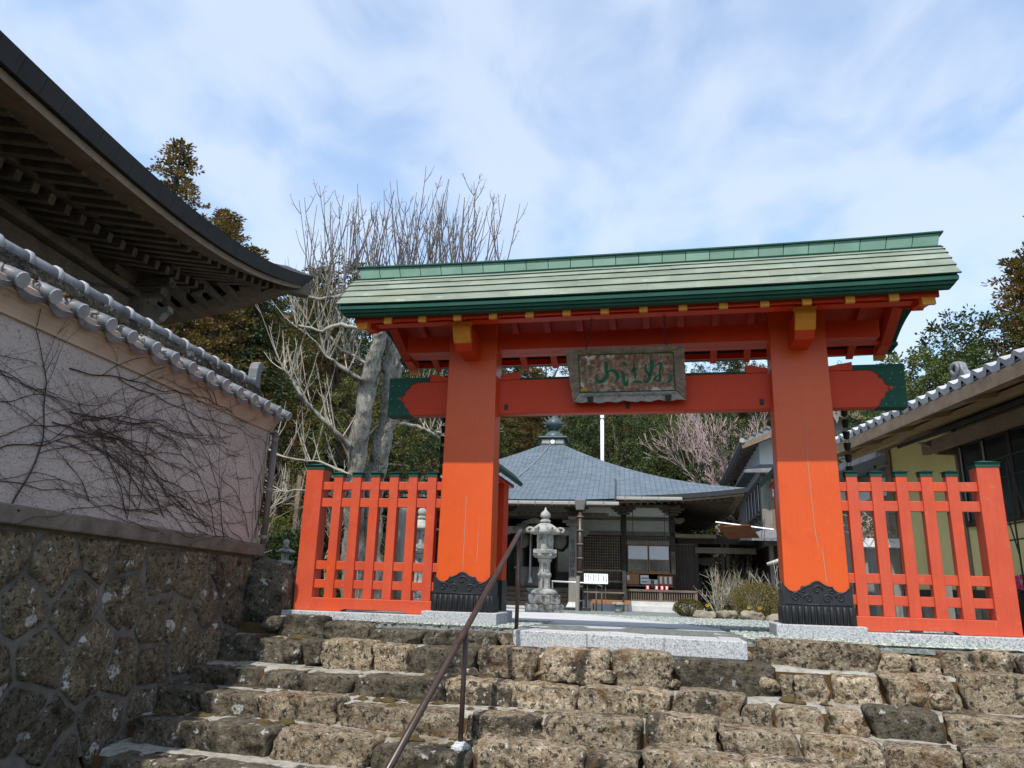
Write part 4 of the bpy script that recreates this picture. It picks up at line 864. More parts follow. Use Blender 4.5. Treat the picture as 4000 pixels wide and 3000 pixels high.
bar = MB().tube([(0,.03,.012),(0,.028,.012),(0,-.12,.016),(0,-.36,.018)], [.046,.052,.050,.047], 12); bar_me = bar.mesh('barrel_tile','roof_tile',True)
disc = MB().tube([(0,.026,.012),(0,.034,.012)], [.054,.050], 14); disc_me = disc.mesh('tile_disc','roof_tile_bright')
def wall_basis(P, slope): return Matrix.Translation(P) @ Matrix((WD, WN, Vector((0,0,1)))).transposed().to_4x4() @ Matrix.Rotation(slope,4,'X')
for q in range(tiles):
    s = S0+TS*(q+.5); P = W(s,.14,2.118)
    jit = vr.uniform(-.02,.02)
    obj('pan_tile', pan_me, wall, wall_basis(W(s-TS/2,.13,2.108),-SLP+jit))
    a = obj('barrel_tile', bar_me, wall, wall_basis(P+WN*vr.uniform(-.012,.012),-SLP+jit+.02)); obj('tile_disc', disc_me, a)
for zz, oo, hh, ww in ((2.250,-.02,.036,.17),(2.290,-.035,.036,.15),(2.330,-.05,.036,.14),(2.370,-.07,.036,.13)):
    for q in range(int((S1-S0)/.34)):
        a = S0+.34*q; wbox('ridge_slate','stone_dark',a+.003,a+.337,-.36+.17-ww,-.07+oo+vr.uniform(-.008,.008),zz,zz+hh)
wbox('coping_core','mortar',S0,S1,-.40,-.13,2.2,2.36)
rb = MB().tube([(0,0,0),(TS,0,0)], .062, 14).mesh('ridge_barrel','roof_tile',True); rc = MB().tube([(-.022,0,0),(-.016,0,0),(.016,0,0),(.022,0,0)], [.066,.076,.076,.066], 14).mesh('ridge_collar','roof_tile_bright',True)
for q in range(tiles-1):
    a = obj('ridge_barrel', rb, wall, wall_basis(W(S0+TS*q,-.25,2.46),0)); obj('ridge_collar', rc, a)
# curled ridge-end tile
prof = [(-.10,-.02),(.05,-.02),(.065,.02),(.05,.06),(.055,.10),(.035,.13),(.045,.18),(.075,.205),(.085,.24),(.06,.275),(.0,.28),(-.035,.25),(-.05,.20),(-.055,.10),(-.10,.06)]
MB().prism([(a,b) for a,b in prof], lambda a,b,t: W(S1-.02+a*1.1,-.25+t,2.41+b*1.15), -.055, .055).build('ridge_end_ornament','roof_tile',wall,bevel=.012)
MB().tube([W(S1+.03,-.25,2.69),W(S1+.08,-.25,2.715),W(S1+.10,-.25,2.69),W(S1+.08,-.25,2.67)], [.03,.028,.02,.01], 8).build('ornament_curl','roof_tile',wall,True)
# mossy litter lying on the coping
mb = MB(); 
for _ in range(2600):
    s = vr.uniform(S0,S1); o1 = vr.uniform(-.16,.09); P = W(s,o1,2.135-.417*(o1-.13)+.035+vr.random()*.03); d = Vector((vr.gauss(0,1),vr.gauss(0,1),vr.gauss(0,.4))).normalized()*vr.uniform(.012,.04); e = d.cross(Vector((0,0,1)))*.25+Vector((0,0,.004))
    mb.add([P-d,P+e,P+d,P-e],[(0,1,2,3)])
tag(mb.build('coping_litter','earth',wall,fix=False), kind='stuff')
# plum-coloured downpipe at the end of the wall
dp = thing('downpipe','dull plum downpipe on the end of the plaster wall','pipe',W(-.05,.05,.72))
MB().tube([W(-.05,.045,1.93),W(-.05,.045,.73)],.034,10).build('pipe','plum_pipe',dp,True)
for z in (.80,1.3,1.85): MB().tube([W(-.05,.045,z-.02),W(-.05,.045,z+.02)],.038,10).build('pipe_clip','grey_wood',dp,True)

# ---------------------------------------------------------------- bare creeper over the plaster
def creeper(seed, roots, label):
    r_ = random.Random(seed); t = thing('climbing_creeper', label, 'creeper', W(roots[0][0],.01,max(.0,roots[0][1])), 'bare creepers on the plaster wall')
    def grow(s, z, ang, ln, rad, depth, mb):
        pts = []; rads = []; n_ = max(4,int(ln/.045)); a = ang; drift = r_.uniform(-.02,.02); ph = r_.uniform(0,6); fr = r_.uniform(.35,.75)
        for q in range(n_+1):
            off = .006+.004*math.sin(q*.9+ph)+rad
            if z > 1.93: off = .026+rad+max(0,(z-1.95))*.5
            if z < zl(s)+.125: off = .075+rad
            if z < zl(s): off = .045+rad+.02
            pts.append(W(s,off,z)); rads.append(rad*(1-.72*q/n_))
            a += drift*.5+.15*math.sin(q*fr+ph)*.5+r_.gauss(0,.07)
            if abs(a) > 2.0: a += (math.pi*.97-a)*.03
            elif abs(a) < 1.0: a += (.05-a)*.03
            s += math.cos(a)*.045; z += math.sin(a)*.045
            if s < S0 or s > S1+.02 or z > 2.07 or z < -.2: break
            if depth < 3 and q > 2 and r_.random() < (.10 if depth == 0 else .055): grow(s,z,a+r_.choice((-1,1))*r_.uniform(.2,.6),ln*(1-q/n_)*r_.uniform(.3,.8)+.10,rads[-1]*.72,depth+1,mb)
            if depth < 4 and r_.random() < .22: 
                b = a+r_.choice((-1,1))*r_.uniform(.6,1.3); l = r_.uniform(.015,.05); mb.tube([W(s,off,z),W(s+math.cos(b)*l,off+.006,z+math.sin(b)*l)],[rad*.35,.0012],3,False)
        if len(pts) > 2: mb.tube(pts,rads,4 if rad < .006 else 6,False)
    for i, (s,z,ang,ln,rad) in enumerate(roots):
        mb = MB(); grow(s,z,ang,ln,rad,0,mb); mb.build('stem','vine',t,True,fix=False)
PI = math.pi
def spray(seed, box, n_, ang, ln, rad):
    r_ = random.Random(seed); return [(r_.uniform(box[0],box[1]), r_.uniform(box[2],box[3]), r_.uniform(*ang), r_.uniform(*ln), r_.uniform(*rad)) for _ in range(n_)]
creeper(1,spray(1,(-1.1,-.3,.70,.80),9,(PI*.58,PI*.95),(.9,2.6),(.003,.0052)),'brown leafless creeper fanning out from the ledge near the downpipe')
creeper(2,spray(2,(-.24,-.10,.74,1.0),8,(PI*.46,PI*.62),(.7,1.2),(.0025,.004)),'brown leafless creeper climbing straight up beside the downpipe')
creeper(3,spray(3,(-2.0,-1.1,.72,.95),7,(PI*.66,PI*1.0),(1.0,2.4),(.003,.005)),'brown leafless creeper rooted at the joint of the stone ledge')
creeper(4,[(-3.52,.3,PI*.62,1.8,.0085),(-3.4,.74,PI*.40,1.6,.0065)]+spray(4,(-3.9,-3.2,.8,1.2),5,(-.05,.5),(1.2,2.6),(.003,.0055)),'thick brown leafless creeper crossing the ledge at the open end of the wall')
creeper(5,spray(5,(-4.0,-2.6,1.35,1.9),9,(-.15,.15),(1.2,3.0),(.003,.006)),'brown leafless creeper running level along the upper plaster')
creeper(6,spray(6,(-3.0,-1.9,.78,.9),5,(PI*.2,PI*.9),(.8,1.8),(.003,.0045)),'brown leafless creeper spreading both ways from the middle of the ledge')
creeper(7,spray(7,(-2.0,-.4,.9,1.7),9,(PI*.86,PI*1.06),(.8,2.0),(.0025,.004)),'fine brown leafless creeper trailing sideways over the middle of the plaster')
creeper(8,spray(8,(-1.6,-.2,1.3,1.95),12,(PI*.82,PI*1.08),(.5,1.8),(.0025,.0038)),'thin brown leafless creeper crossing under the pink cove')
creeper(9,spray(9,(-5.5,-4.0,.85,1.8),10,(-.25,.3),(.8,1.8),(.0035,.006)),'brown leafless creeper over the plaster nearest the open end of the wall')

# ================================================================ bell tower roof over the wall
TT = Vector((-math.sin(R(6)), math.cos(R(6)), 0)); TN = Vector((TT.y, -TT.x, 0)); TK = -4.591; TC = -2.60; TH = 5.37
def T(s, off, z): return TT*s+TN*(TK+off)+Vector((0,0,z))
def TL(a, b, z): return T(TC+b, -TH+a, z)     # tower-centred: a towards the path, b away from the viewer
tower = thing('bell_tower', 'weathered wooden bell tower with a dark upswept hip roof rising behind the plaster wall', 'tower', TL(0,0,.7))
def ze(a, b):     # eave height along the roof edge
    t = min(1,max(abs(a),abs(b))/TH); m_ = min(abs(a),abs(b))/TH; return 4.09+.77*m_*m_
SIDES = [Matrix.Rotation(q*math.pi/2,3,'Z') for q in range(4)]
def side_pt(k, e, inset, z):      # e along the edge -TH..TH, inset inwards
    v = SIDES[k] @ Vector((TH-inset, e, 0)); return TL(v.x, v.y, z)
for k_ in range(4):
    zed = lambda e: 4.09+.77*abs(e/TH)**2.6
    mb = MB(); nE = 28
    mb.grid(nE, 10, lambda u,v: side_pt(k_, (-TH+2*TH*u)*(1-v*.985), TH*v*.985, zed(-TH+2*TH*u)*(1-v)**1.5+ (4.09+3.6*v**1.25)*(1-(1-v)**1.5)))
    mb.build('roof_slope','dark_shingle',tower,True)
    # thick layered eave edge, in pieces with visible joints
    for q in range(46):
        e0, e1 = -TH+2*TH*q/46+.002, -TH+2*TH*(q+1)/46-.002; P = []
        for zz, ins in ((-.165,.05),(-.004,.0)):
            for e in (e0,e1): 
                f0 = (TH-ins)/TH; f1 = (TH-.30)/TH
                P.append(side_pt(k_,e*f0,ins,zed(e)+zz)); P.append(side_pt(k_,e*f1,.30,zed(e)+zz+.05))
        MB().hexa([P[0],P[2],P[3],P[1],P[4],P[6],P[7],P[5]]).build('eave_edge_block','dark_shingle',tower)
    if k_ in (2,3): continue
    # pale eave batten, soffit boards, two tiers of rafters
    for ins0, ins1, dz0, dz1, nm in ((.10,.30,-.245,-.168,'eave_batten'),(.30,.42,-.225,-.17,'eave_batten'),(.98,1.12,-.15,-.075,'flying_batten')):
        mb = MB()
        for q in range(31):
            e = -TH+2*TH*q/30; f0, f1 = (TH-ins0)/TH, (TH-ins1)/TH; fl = 1-(ins0/2.2)*.8
            zz = 4.09+.77*abs(e/TH)**2.6*(1 if ins0 < .5 else .8)
            mb.v += [tuple(side_pt(k_,e*f0,ins0,zz+dz0)),tuple(side_pt(k_,e*f0,ins0,zz+dz1)),tuple(side_pt(k_,e*f1,ins1,zz+dz1+.02)),tuple(side_pt(k_,e*f1,ins1,zz+dz0+.02))]
        for q in range(30):
            for w_ in range(4): mb.f.append((q*4+w_,(q+1)*4+w_,(q+1)*4+(w_+1)%4,q*4+(w_+1)%4))
        mb.build(nm,'brown_wood' if ins0 < .5 else 'old_wood',tower)
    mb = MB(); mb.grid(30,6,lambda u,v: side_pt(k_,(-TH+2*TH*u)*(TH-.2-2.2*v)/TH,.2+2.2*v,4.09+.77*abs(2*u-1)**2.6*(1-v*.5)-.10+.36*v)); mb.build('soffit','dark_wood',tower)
    nR = 46
    for q in range(nR):
        e = -TH+.18+(2*TH-.36)*(q+.5)/nR; lift = .77*abs(e/TH)**2.6; lim = TH-abs(e)
        i1 = min(1.35, lim+.0) if lim < 1.35 else 1.35
        if i1 > .45: MB().beam(side_pt(k_,e,.36,4.09+lift-.20),side_pt(k_,e,i1,4.09+lift*(1-.12)-.20+.16*(i1-.36)),.075,.085).build('flying_rafter','old_wood',tower)
        i1 = min(2.4,lim)
        if i1 > 1.1: MB().beam(side_pt(k_,e,1.02,4.09+lift*.8-.22),side_pt(k_,e,i1,4.09+lift*.6-.22+.2*(i1-1.02)),.08,.10).build('base_rafter','old_wood',tower)
for a, b in ((1,1),(1,-1),(-1,1),(-1,-1)):      # hip rafters, posts, brackets
    MB().beam(TL(a*(TH-.05),b*(TH-.05),4.60),TL(a*1.6,b*1.6,4.35),.15,.20).build('hip_rafter','old_wood',tower)
    P = TL(a*3.77,b*3.52,0)
    MB().tube([P+Vector((0,0,.6)),P+Vector((0,0,3.9))],[.19,.17],14).build('post','old_wood',tower,True)
    for zz, w_, h_ in ((3.86,.42,.10),(3.97,.52,.10),(4.08,.30,.10)): 
        MB().beam(P+TN*-w_+Vector((0,0,zz)),P+TN*w_+Vector((0,0,zz)),.16,h_).build('bracket_arm','old_wood',tower); MB().beam(P+TT*-w_+Vector((0,0,zz+.005)),P+TT*w_+Vector((0,0,zz+.005)),.15,h_).build('bracket_arm','old_wood',tower)
    pr_ = [(.0,-.10),(.20,-.13),(.30,-.08),(.36,.0),(.42,.03),(.40,.10),(.30,.08),(.24,.12),(.0,.14)]      # carved noses of the tie beams
    MB().prism(pr_, lambda x,y,t: P+TT*(b*(.14+x))+TN*t+Vector((0,0,3.55+y)), -.06, .06).build('carved_nose','grey_wood',tower,bevel=.012)
    MB().prism(pr_, lambda x,y,t: P+TN*(a*(.14+x))+TT*t+Vector((0,0,3.55+y)), -.06, .06).build('carved_nose','grey_wood',tower,bevel=.012)
for a in (1,-1):
    MB().beam(TL(a*3.77,-3.52,3.55),TL(a*3.77,3.52,3.55),.15,.34).build('tie_beam','old_wood',tower,bevel=.01); MB().beam(TL(-3.77,a*3.52,3.53),TL(3.77,a*3.52,3.53),.15,.30).build('tie_beam','old_wood',tower,bevel=.01)
    MB().beam(TL(a*3.77,-4.2,4.18),TL(a*3.77,4.2,4.18),.20,.20).build('wall_plate','old_wood',tower,bevel=.01); MB().beam(TL(-4.3,a*3.52,4.165),TL(4.3,a*3.52,4.165),.20,.19).build('wall_plate','old_wood',tower,bevel=.01)
    MB().beam(TL(a*3.77,-3.52,3.80),TL(a*3.77,3.52,3.80),.30,.09).build('head_plate','old_wood',tower,bevel=.01)
    for b in (-2.3,-1.1,.1,1.3,2.4):
        MB().prism([(-.45,0),(-.40,.06),(-.2,.11),(-.12,.22),(.12,.22),(.2,.11),(.40,.06),(.45,0)], lambda x,y,t: TL(a*3.77+t,b+x,3.85+y), -.05, .05).build('frog_leg_strut','old_wood',tower)
MB().grid(6,6,lambda u,v: TL(-3.77+7.54*u,-3.52+7.04*v,4.30)).build('ceiling','dark_wood',tower)
for z_, g_ in ((4.285,.4),):
    for q in range(11): MB().beam(TL(-3.77+7.54*q/10,-3.52,4.28),TL(-3.77+7.54*q/10,3.52,4.28),.05,.05).build('ceiling_batten','old_wood',tower)
# the tower's stone platform and its bell
MB().prism([(-4.6,-4.4),(4.6,-4.4),(4.6,4.4),(-4.6,4.4)], lambda a,b,t: TL(a,b,t), -.2, .62).build('platform','stone_dark',tower)
bell = thing('bronze_bell','green bronze temple bell hanging inside the wooden tower','bell',TL(0,0,2.2)); MB().lathe([(.42,0),(.42,.05),(.39,.08),(.37,.6),(.33,.95),(.2,1.12),(.05,1.15)],20,TL(0,0,2.3)).build('bell_body','bronze',bell,True); MB().tube([TL(0,0,3.4),TL(0,0,4.3)],.04,8).build('hanger','iron',bell)
# iron chain slung under the eave
def chain(par, a, b, sag, n_, r_=.010):
    for q in range(n_):
        f = lambda t: a.lerp(b,t)+Vector((0,0,-sag*4*t*(1-t))); c0, c1 = f(q/n_), f((q+1)/n_); c = (c0+c1)/2; dz = (c1-c0)*.62; sd = Vector((0,0,r_*1.6)) if q % 2 else TN*(r_*1.6)
        MB().tube([c-dz,c-dz*.4+sd,c+dz*.4+sd,c+dz,c+dz*.4-sd,c-dz*.4-sd,c-dz], r_*.55, 4).build('chain_link','iron',par)
chain(tower, TL(4.3,3.5,3.95), T(-1.0,-1.2,3.30), .12, 30)
# ================================================================ main hall
HR = Vector((math.cos(R(3.5)), math.sin(R(3.5)), 0)); HK = Vector((-HR.y, HR.x, 0)); HRZ = R(3.5)
def H(u, v, z): return HR*(u-3.0)+HK*(19.07+v)+Vector((0,0,z))
hall = thing('temple_hall', 'dark wooden temple hall with a blue-grey pyramid roof and bronze finial', 'temple', H(0,5.8,-.33))
def hbox(name, m, u0, u1, v0, v1, z0, z1, par=hall, bevel=0): 
    return MB().hexa([H(u0,v0,z0),H(u1,v0,z0),H(u1,v1,z0),H(u0,v1,z0),H(u0,v0,z1),H(u1,v0,z1),H(u1,v1,z1),H(u0,v1,z1)]).build(name,m,par,bevel=bevel)
RH, VC, ZE, ZA = 7.0, 5.8, 3.40, 6.70
def g(q): return .62*q+.38*q*q
def hz(tau, q): return ZE+(ZA-ZE)*g(q)+.34*abs(tau)**3*(1-q)**2.2
S4 = [Matrix.Rotation(k_*math.pi/2,3,'Z') for k_ in range(4)]
def HS(k_, e, ins, z): v = S4[k_] @ Vector((e, -(RH-ins), 0)); return H(v.x, VC+v.y, z)
for k_ in range(4):
    mb = MB(); nu, nv = 40, 22; fn = lambda u,v: HS(k_,(-RH+2*RH*u)*(1-v*.93),RH*v*.93,hz(2*u-1,v*.93)); mb.grid(nu,nv,fn)
    me = mb.mesh('roof_slope','hall_roof',True); uvl = me.uv_layers.new(name='UVMap')
    for lp in me.loops:
        i, j = divmod(lp.vertex_index, nv+1); q = j/nv*.93; uvl.data[lp.index].uv = ((-RH+2*RH*i/nu)*(1-q), q*8.0)
    obj('roof_slope', me, hall)
    # eave edge with stepped boards, soffit and rafters
    for ins0,ins1,d0,d1,m_ in ((-.02,.30,-.15,-.012,'dark_shingle'),(.06,.36,-.24,-.152,'brown_wood')):
        mb = MB(); nS = 40
        for i in range(nS+1):
            t = 2*i/nS-1; zz = hz(t,0); 
            for ins,d_ in ((ins0,d0),(ins0,d1),(ins1,d1+.03),(ins1,d0+.03)): mb.v.append(tuple(HS(k_,t*(RH-ins),ins,zz+d_)))
        for i in range(nS):
            for w_ in range(4): mb.f.append((i*4+w_,(i+1)*4+w_,(i+1)*4+(w_+1)%4,i*4+(w_+1)%4))
        mb.build('eave_board',m_,hall)
    mb = MB(); mb.grid(30,4,lambda u,v: HS(k_,(2*u-1)*(RH-.2-2.3*v),.2+2.3*v,hz(2*u-1,0)-.16+.18*v*2.3-abs(2*u-1)**3*.15*v)); mb.build('soffit','old_wood',hall)
    if k_ in (0,1):
        for q in range(58):
            e = -RH+.3+(2*RH-.6)*(q+.5)/58; t = e/RH; lim = RH-abs(e)
            if lim > .6: MB().beam(HS(k_,e,.30,hz(t,0)-.225),HS(k_,e,min(2.3,lim),hz(t,0)-.225+.18*(min(2.3,lim)-.3)-abs(t)**3*.1),.075,.09).build('rafter','old_wood',hall)
# roof ornament
fin = MB().prism([(-.52,-.52),(.52,-.52),(.52,.52),(-.52,.52)], lambda a,b,t: H(a,VC+b,t), 6.36, 6.68).build('finial_base','bronze',hall,bevel=.02)
MB().prism([(-.62,-.62),(.62,-.62),(.62,.62),(-.62,.62)], lambda a,b,t: H(a,VC+b,t), 6.682, 6.76).build('base_cap','bronze',fin,bevel=.02)
for a in (-.3,.3): MB().prism([(a-.17,6.43),(a+.17,6.43),(a+.17,6.62),(a-.17,6.62)], lambda x,z,t: H(x,VC-.53+t,z), -.012, .02).build('relief_panel','grey_plaster',fin,bevel=.02)
MB().tube([H(0,VC-.53,6.525),H(0,VC-.55,6.525)],.105,16).build('crest_disc','white_wall',fin)
c0 = H(0,VC,6.76)
MB().lathe([(.44,0),(.43,.08),(.36,.2),(.22,.30),(.14,.34),(.13,.38),(.22,.40),(.22,.44),(.30,.52),(.35,.62),(.34,.72),(.25,.84),(.12,.94),(.05,1.02),(.02,1.14),(.0,1.22)],20,c0).build('jewel','bronze',hall,True)
for q in range(9):
    a = -math.pi*.08+math.pi*1.16*q/8; d = HR*math.cos(a)*1.0
    x0, zz0 = .34*math.cos(a), .62+.24*math.sin(a); x1, zz1 = .50*math.cos(a+.15), .62+.44*math.sin(a)+.10
    if abs(math.cos(a)) < .25: continue
    MB().tube([c0+HR*x0+Vector((0,0,zz0)), c0+HR*(x0*.45+x1*.6)+Vector((0,0,(zz0+zz1)/2-.03)), c0+HR*x1+Vector((0,0,zz1))],[.05,.035,.004],5).build('flame','bronze',fin)
# lightning conductor running down the slope
MB().tube([HS(0,0,RH*q,hz(0,q)+.04)+HR*(-1.75*(1-q)**1.1) for q in (.93,.8,.65,.5,.4)],.014,5).build('conductor','gutter_light',hall)
# porch roof
pr_nu, pr_nv = 14, 12
def porch(u, v):
    x = -2.72+5.44*u; y = -2.25+4.05*v; z = 3.16+.345*(y+2.25)+.05*abs(2*u-1)**3*(1-v); 
    if v > .999: z -= .12
    return H(x,y,z)
mb = MB(); mb.grid(pr_nu,pr_nv,porch); me = mb.mesh('porch_roof','hall_roof',True); uvl = me.uv_layers.new(name='UVMap')
for lp in me.loops: i, j = divmod(lp.vertex_index, pr_nv+1); uvl.data[lp.index].uv = (-2.72+5.44*i/pr_nu, 4.3*j/pr_nv)
obj('porch_roof', me, hall)
for x in (-2.72,2.72): MB().hexa([H(x-.03,-2.25,3.05),H(x+.03,-2.25,3.05),H(x+.03,1.2,3.9),H(x-.03,1.2,3.9),H(x-.03,-2.25,3.20),H(x+.03,-2.25,3.20),H(x+.03,1.2,4.35),H(x-.03,1.2,4.35)]).build('porch_verge','dark_shingle',hall)
hbox('porch_eave','dark_shingle',-2.75,2.75,-2.28,-2.0,3.05,3.155); hbox('porch_eave','brown_wood',-2.7,2.7,-2.2,-1.9,2.97,3.048)
for q in range(26): MB().beam(H(-2.6+5.2*q/25,-2.12,2.985),H(-2.6+5.2*q/25,-.4,3.45),.07,.085).build('rafter','old_wood',hall)
MB().hexa([H(-2.7,-2.1,3.03),H(2.7,-2.1,3.03),H(2.7,1,3.9),H(-2.7,1,3.9),H(-2.7,-2.1,3.045),H(2.7,-2.1,3.045),H(2.7,1,3.95),H(-2.7,1,3.95)]).build('porch_soffit','old_wood',hall)
# gutters with brackets, rainwater head and ringed downpipe
for nm, ua, ub, vv, zz in (('porch_gutter',-2.9,2.85,-2.36,3.03),('gutter',2.74,4.92,-1.30,3.33),('gutter',-4.92,-2.74,-1.30,3.33)):
    gt = hbox(nm,'gutter_light',ua,ub,vv-.05,vv+.06,zz-.05,zz+.06,bevel=.02); n_ = int((ub-ua)/.55)
    for q in range(n_): hbox('gutter_bracket','copper_ridge',ua+.3+q*.55,ua+.325+q*.55,vv-.06,vv+.07,zz-.075,zz+.07,gt)
MB().prism([(-.18,3.14),(.18,3.14),(.13,2.80),(-.13,2.80)], lambda a,b,t: H(1.62+a,-2.42+t,b), -.12, .14).build('rainwater_head','gutter',hall,bevel=.02)
MB().tube([H(1.62,-2.41,2.85),H(1.62,-2.41,-.22)],.085,10).build('downpipe','brown_pipe',hall,True)
for q in range(7): MB().tube([H(1.62,-2.41,2.62-.43*q),H(1.62,-2.41,2.57-.43*q)],.105,10).build('pipe_ring','gutter',hall,True)
# body
hbox('base','concrete',2.95,5.4,-.02,2.0,-.36,.03); hbox('base','concrete',-5.4,-2.95,-.02,2.0,-.36,.03); hbox('base','concrete',-2.95,2.95,.35,2.0,-.36,.02)
hbox('base_course','concrete',2.9,5.62,-.16,.0,-.42,-.12); hbox('floor','brown_wood',-4.9,4.9,.75,10.5,.03,.40)
hbox('inner_dark_wall','dark_wood',-4.7,4.7,2.2,2.3,.4,3.4); hbox('side_wall','dark_wood',4.62,4.7,.95,10.5,.4,3.3); hbox('side_wall','dark_wood',-4.7,-4.62,.95,10.5,.4,3.3); hbox('rear_wall','dark_wood',-4.7,4.7,10.4,10.5,.03,3.3); hbox('ceiling','dark_wood',-4.7,4.7,.9,10.4,3.25,3.3)
for u in (-4.7,-3.0,-1.3,1.3,3.0,4.7):
    MB().beam(H(u,.9,.03),H(u,.9,3.12),.20,.20,up=HK).build('post','dark_wood',hall,bevel=.015)
    for w_, zz in ((.22,3.00),(.34,3.09),(.44,3.18)): hbox('bracket','old_wood',u-w_,u+w_,.78,.98,zz,zz+.07,bevel=.01); hbox('bracket','old_wood',u-.08,u+.08,.98-w_*1.3,1.0,zz+.005,zz+.072,bevel=.01)
for z0,z1 in ((2.26,2.40),(2.80,2.92)): hbox('lintel','old_wood',-4.85,4.85,.80,.88,z0,z1,bevel=.008)
hbox('wall_plate','old_wood',-5.0,5.0,.72,.92,3.252,3.36,bevel=.01)
for ua,ub in ((-4.6,-3.1),(-2.9,-1.4),(1.4,2.9),(3.1,4.6)):
    hbox('plaster_panel','grey_plaster',ua,ub,.86,.90,2.402,2.798); hbox('plaster_panel','white_wall',ua,ub,.86,.90,2.922,3.25)
hbox('plaster_panel','grey_plaster',-1.2,1.2,.86,.90,2.922,3.25)
for a in (3.32,4.42): MB().tube([H(a,.5,3.3),H(a,.5,2.2)],.012,6).build('hanging_rod','iron',hall)
MB().prism([(0,0),(.18,-.02),(.28,.03),(.36,.10),(.34,.18),(.22,.20),(.1,.17),(0,.2)], lambda x,y,t: H(4.8+x,.9+t,2.72+y), -.07, .07).build('carved_nose','old_wood',hall,bevel=.02)
# right bay: transom, sliding screens, counter with notices
def lattice(u0,u1,z0,z1,v,nu,nz_,name='lattice_bar',m='dark_wood',w=.022):
    for q in range(nu+1): u = u0+(u1-u0)*q/nu; hbox(name,m,u-w/2,u+w/2,v-.02,v+.005,z0,z1)
    for q in range(nz_+1): z = z0+(z1-z0)*q/nz_; hbox(name,m,u0,u1,v-.006,v+.018,z-w/2,z+w/2)
hbox('transom_panel','grey_plaster',3.12,4.6,.875,.89,2.10,2.25); lattice(3.12,4.6,2.10,2.25,.85,18,3)
hbox('window_head','brown_wood',3.1,4.6,.80,.9,1.94,2.09)
for ua,ub in ((3.13,3.845),(3.865,4.58)):
    fr = hbox('sliding_screen','tan_wood',ua,ub,.84,.87,1.0,1.93); hbox('paper_pane','paper',ua+.025,ub-.025,.830,.838,1.45,1.905,fr)
    um = (ua+ub)/2
    for xa,xb in ((ua+.03,um-.008),(um+.008,ub-.03)): hbox('glass_pane','glass',xa,xb,.830,.838,1.06,1.42,fr)
hbox('window_sill','tan_wood',3.1,4.62,.72,.86,.95,.998)
cn = hbox('counter_board','brown_wood',3.05,4.68,.50,.72,.52,.56); 
for ua,ub,z0,z1,m_ in ((3.08,3.52,.58,.94,'tan_wood'),(4.14,4.66,.58,.90,'tan_wood')): 
    pnl = hbox('notice_panel',m_,ua,ub,.60,.64,z0,z1)
    if ua > 4:
        for q in range(3): hbox('paper_strip','sign_white',ua+.08+q*.16,ua+.155+q*.16,.585,.598,.63,.86,pnl)
    else: hbox('paper_strip','sign_white',ua+.02,ua+.10,.585,.598,.72,.88,pnl)
for ua,ub,z0,z1 in ((3.56,3.84,.60,.90),(3.85,4.03,.60,.77),(3.98,4.14,.60,.76)): hbox('notice_sheet','sign_white',ua,ub,.60,.615,z0,z1)
hbox('notice_print','grey_wood',3.58,3.82,.592,.599,.78,.82); hbox('notice_print','grey_wood',3.60,3.80,.592,.599,.66,.70)
ctr_group = 'small red charm stands on the hall counter'
for u, lab_ in ((3.78,'small red charm stand between the hall newel post and the black figurine'),(4.08,'small red charm stand right beside the black figurine, nearer the hall corner post'),(4.26,'small red charm stand in the middle of three beyond the black figurine'),(4.42,'small red charm stand closest to the hall corner post')):
    t = thing('charm_stand',lab_,'stand',H(u,.14,.42),ctr_group); hbox('stand_frame','red_tag',u-.055,u+.055,.12,.15,.42,.56,t); hbox('slip','sign_white',u-.025,u+.035,.105,.118,.44,.54,t)
t = thing('black_figurine','small black figurine on the hall veranda','figurine',H(3.94,.15,.42)); MB().lathe([(.06,0),(.055,.09),(.075,.16),(.05,.22),(.065,.28),(.04,.34),(.0,.35)],10,H(3.94,.15,.42)).build('figure','iron',t,True)
# veranda edge with slatted skirt
hbox('veranda_plank','old_wood',3.02,5.42,-.03,.74,.345,.42,bevel=.01); hbox('skirt_rail','brown_wood',3.04,5.40,.0,.05,.03,.075)
for q in range(30):
    u = 3.08+2.3*q/29
    if abs(u-4.2) > .06: hbox('skirt_slat','old_wood',u-.018,u+.018,.005,.04,.075,.344)
for u in (3.06,4.2,5.38): hbox('skirt_post','brown_wood',u-.045,u+.045,-.01,.06,.03,.345,bevel=.006)
hbox('skirt_backing','dark_wood',3.04,5.40,.30,.32,.03,.34)
MB().beam(H(3.0,-.05,-.1),H(3.0,-.05,1.02),.13,.13,up=HK).build('newel_post','brown_wood',hall,bevel=.01); MB().lathe([(.06,0),(.065,.03),(.04,.06),(.06,.12),(.03,.18),(.0,.22)],10,H(3.0,-.05,1.02)).build('newel_finial','copper_dark',hall,True)
# middle bays: lattice doors, rails
for ua,ub in ((1.42,2.9),(-2.9,-1.42)):
    hbox('door_panel','dark_wood',ua,ub,.90,.92,.42,2.26); lattice(ua+.05,ub-.05,.75,2.2,.885,16,15,'lattice_bar','brown_wood',.020)
    for z0 in (.62,.98): hbox('rail','brown_wood',ua-.1,ub+.1,.1,.16,z0,z0+.07)
hbox('door_panel','dark_wood',-4.6,-3.1,.90,.92,.42,2.26)
for ua,ub in ((-1.2,-.55),(.55,1.2)):
    dr = hbox('glazed_door','dark_wood',ua,ub,1.1,1.14,.4,2.3); hbox('door_glass','glass',ua+.08,ub-.08,1.085,1.097,.95,2.2,dr)
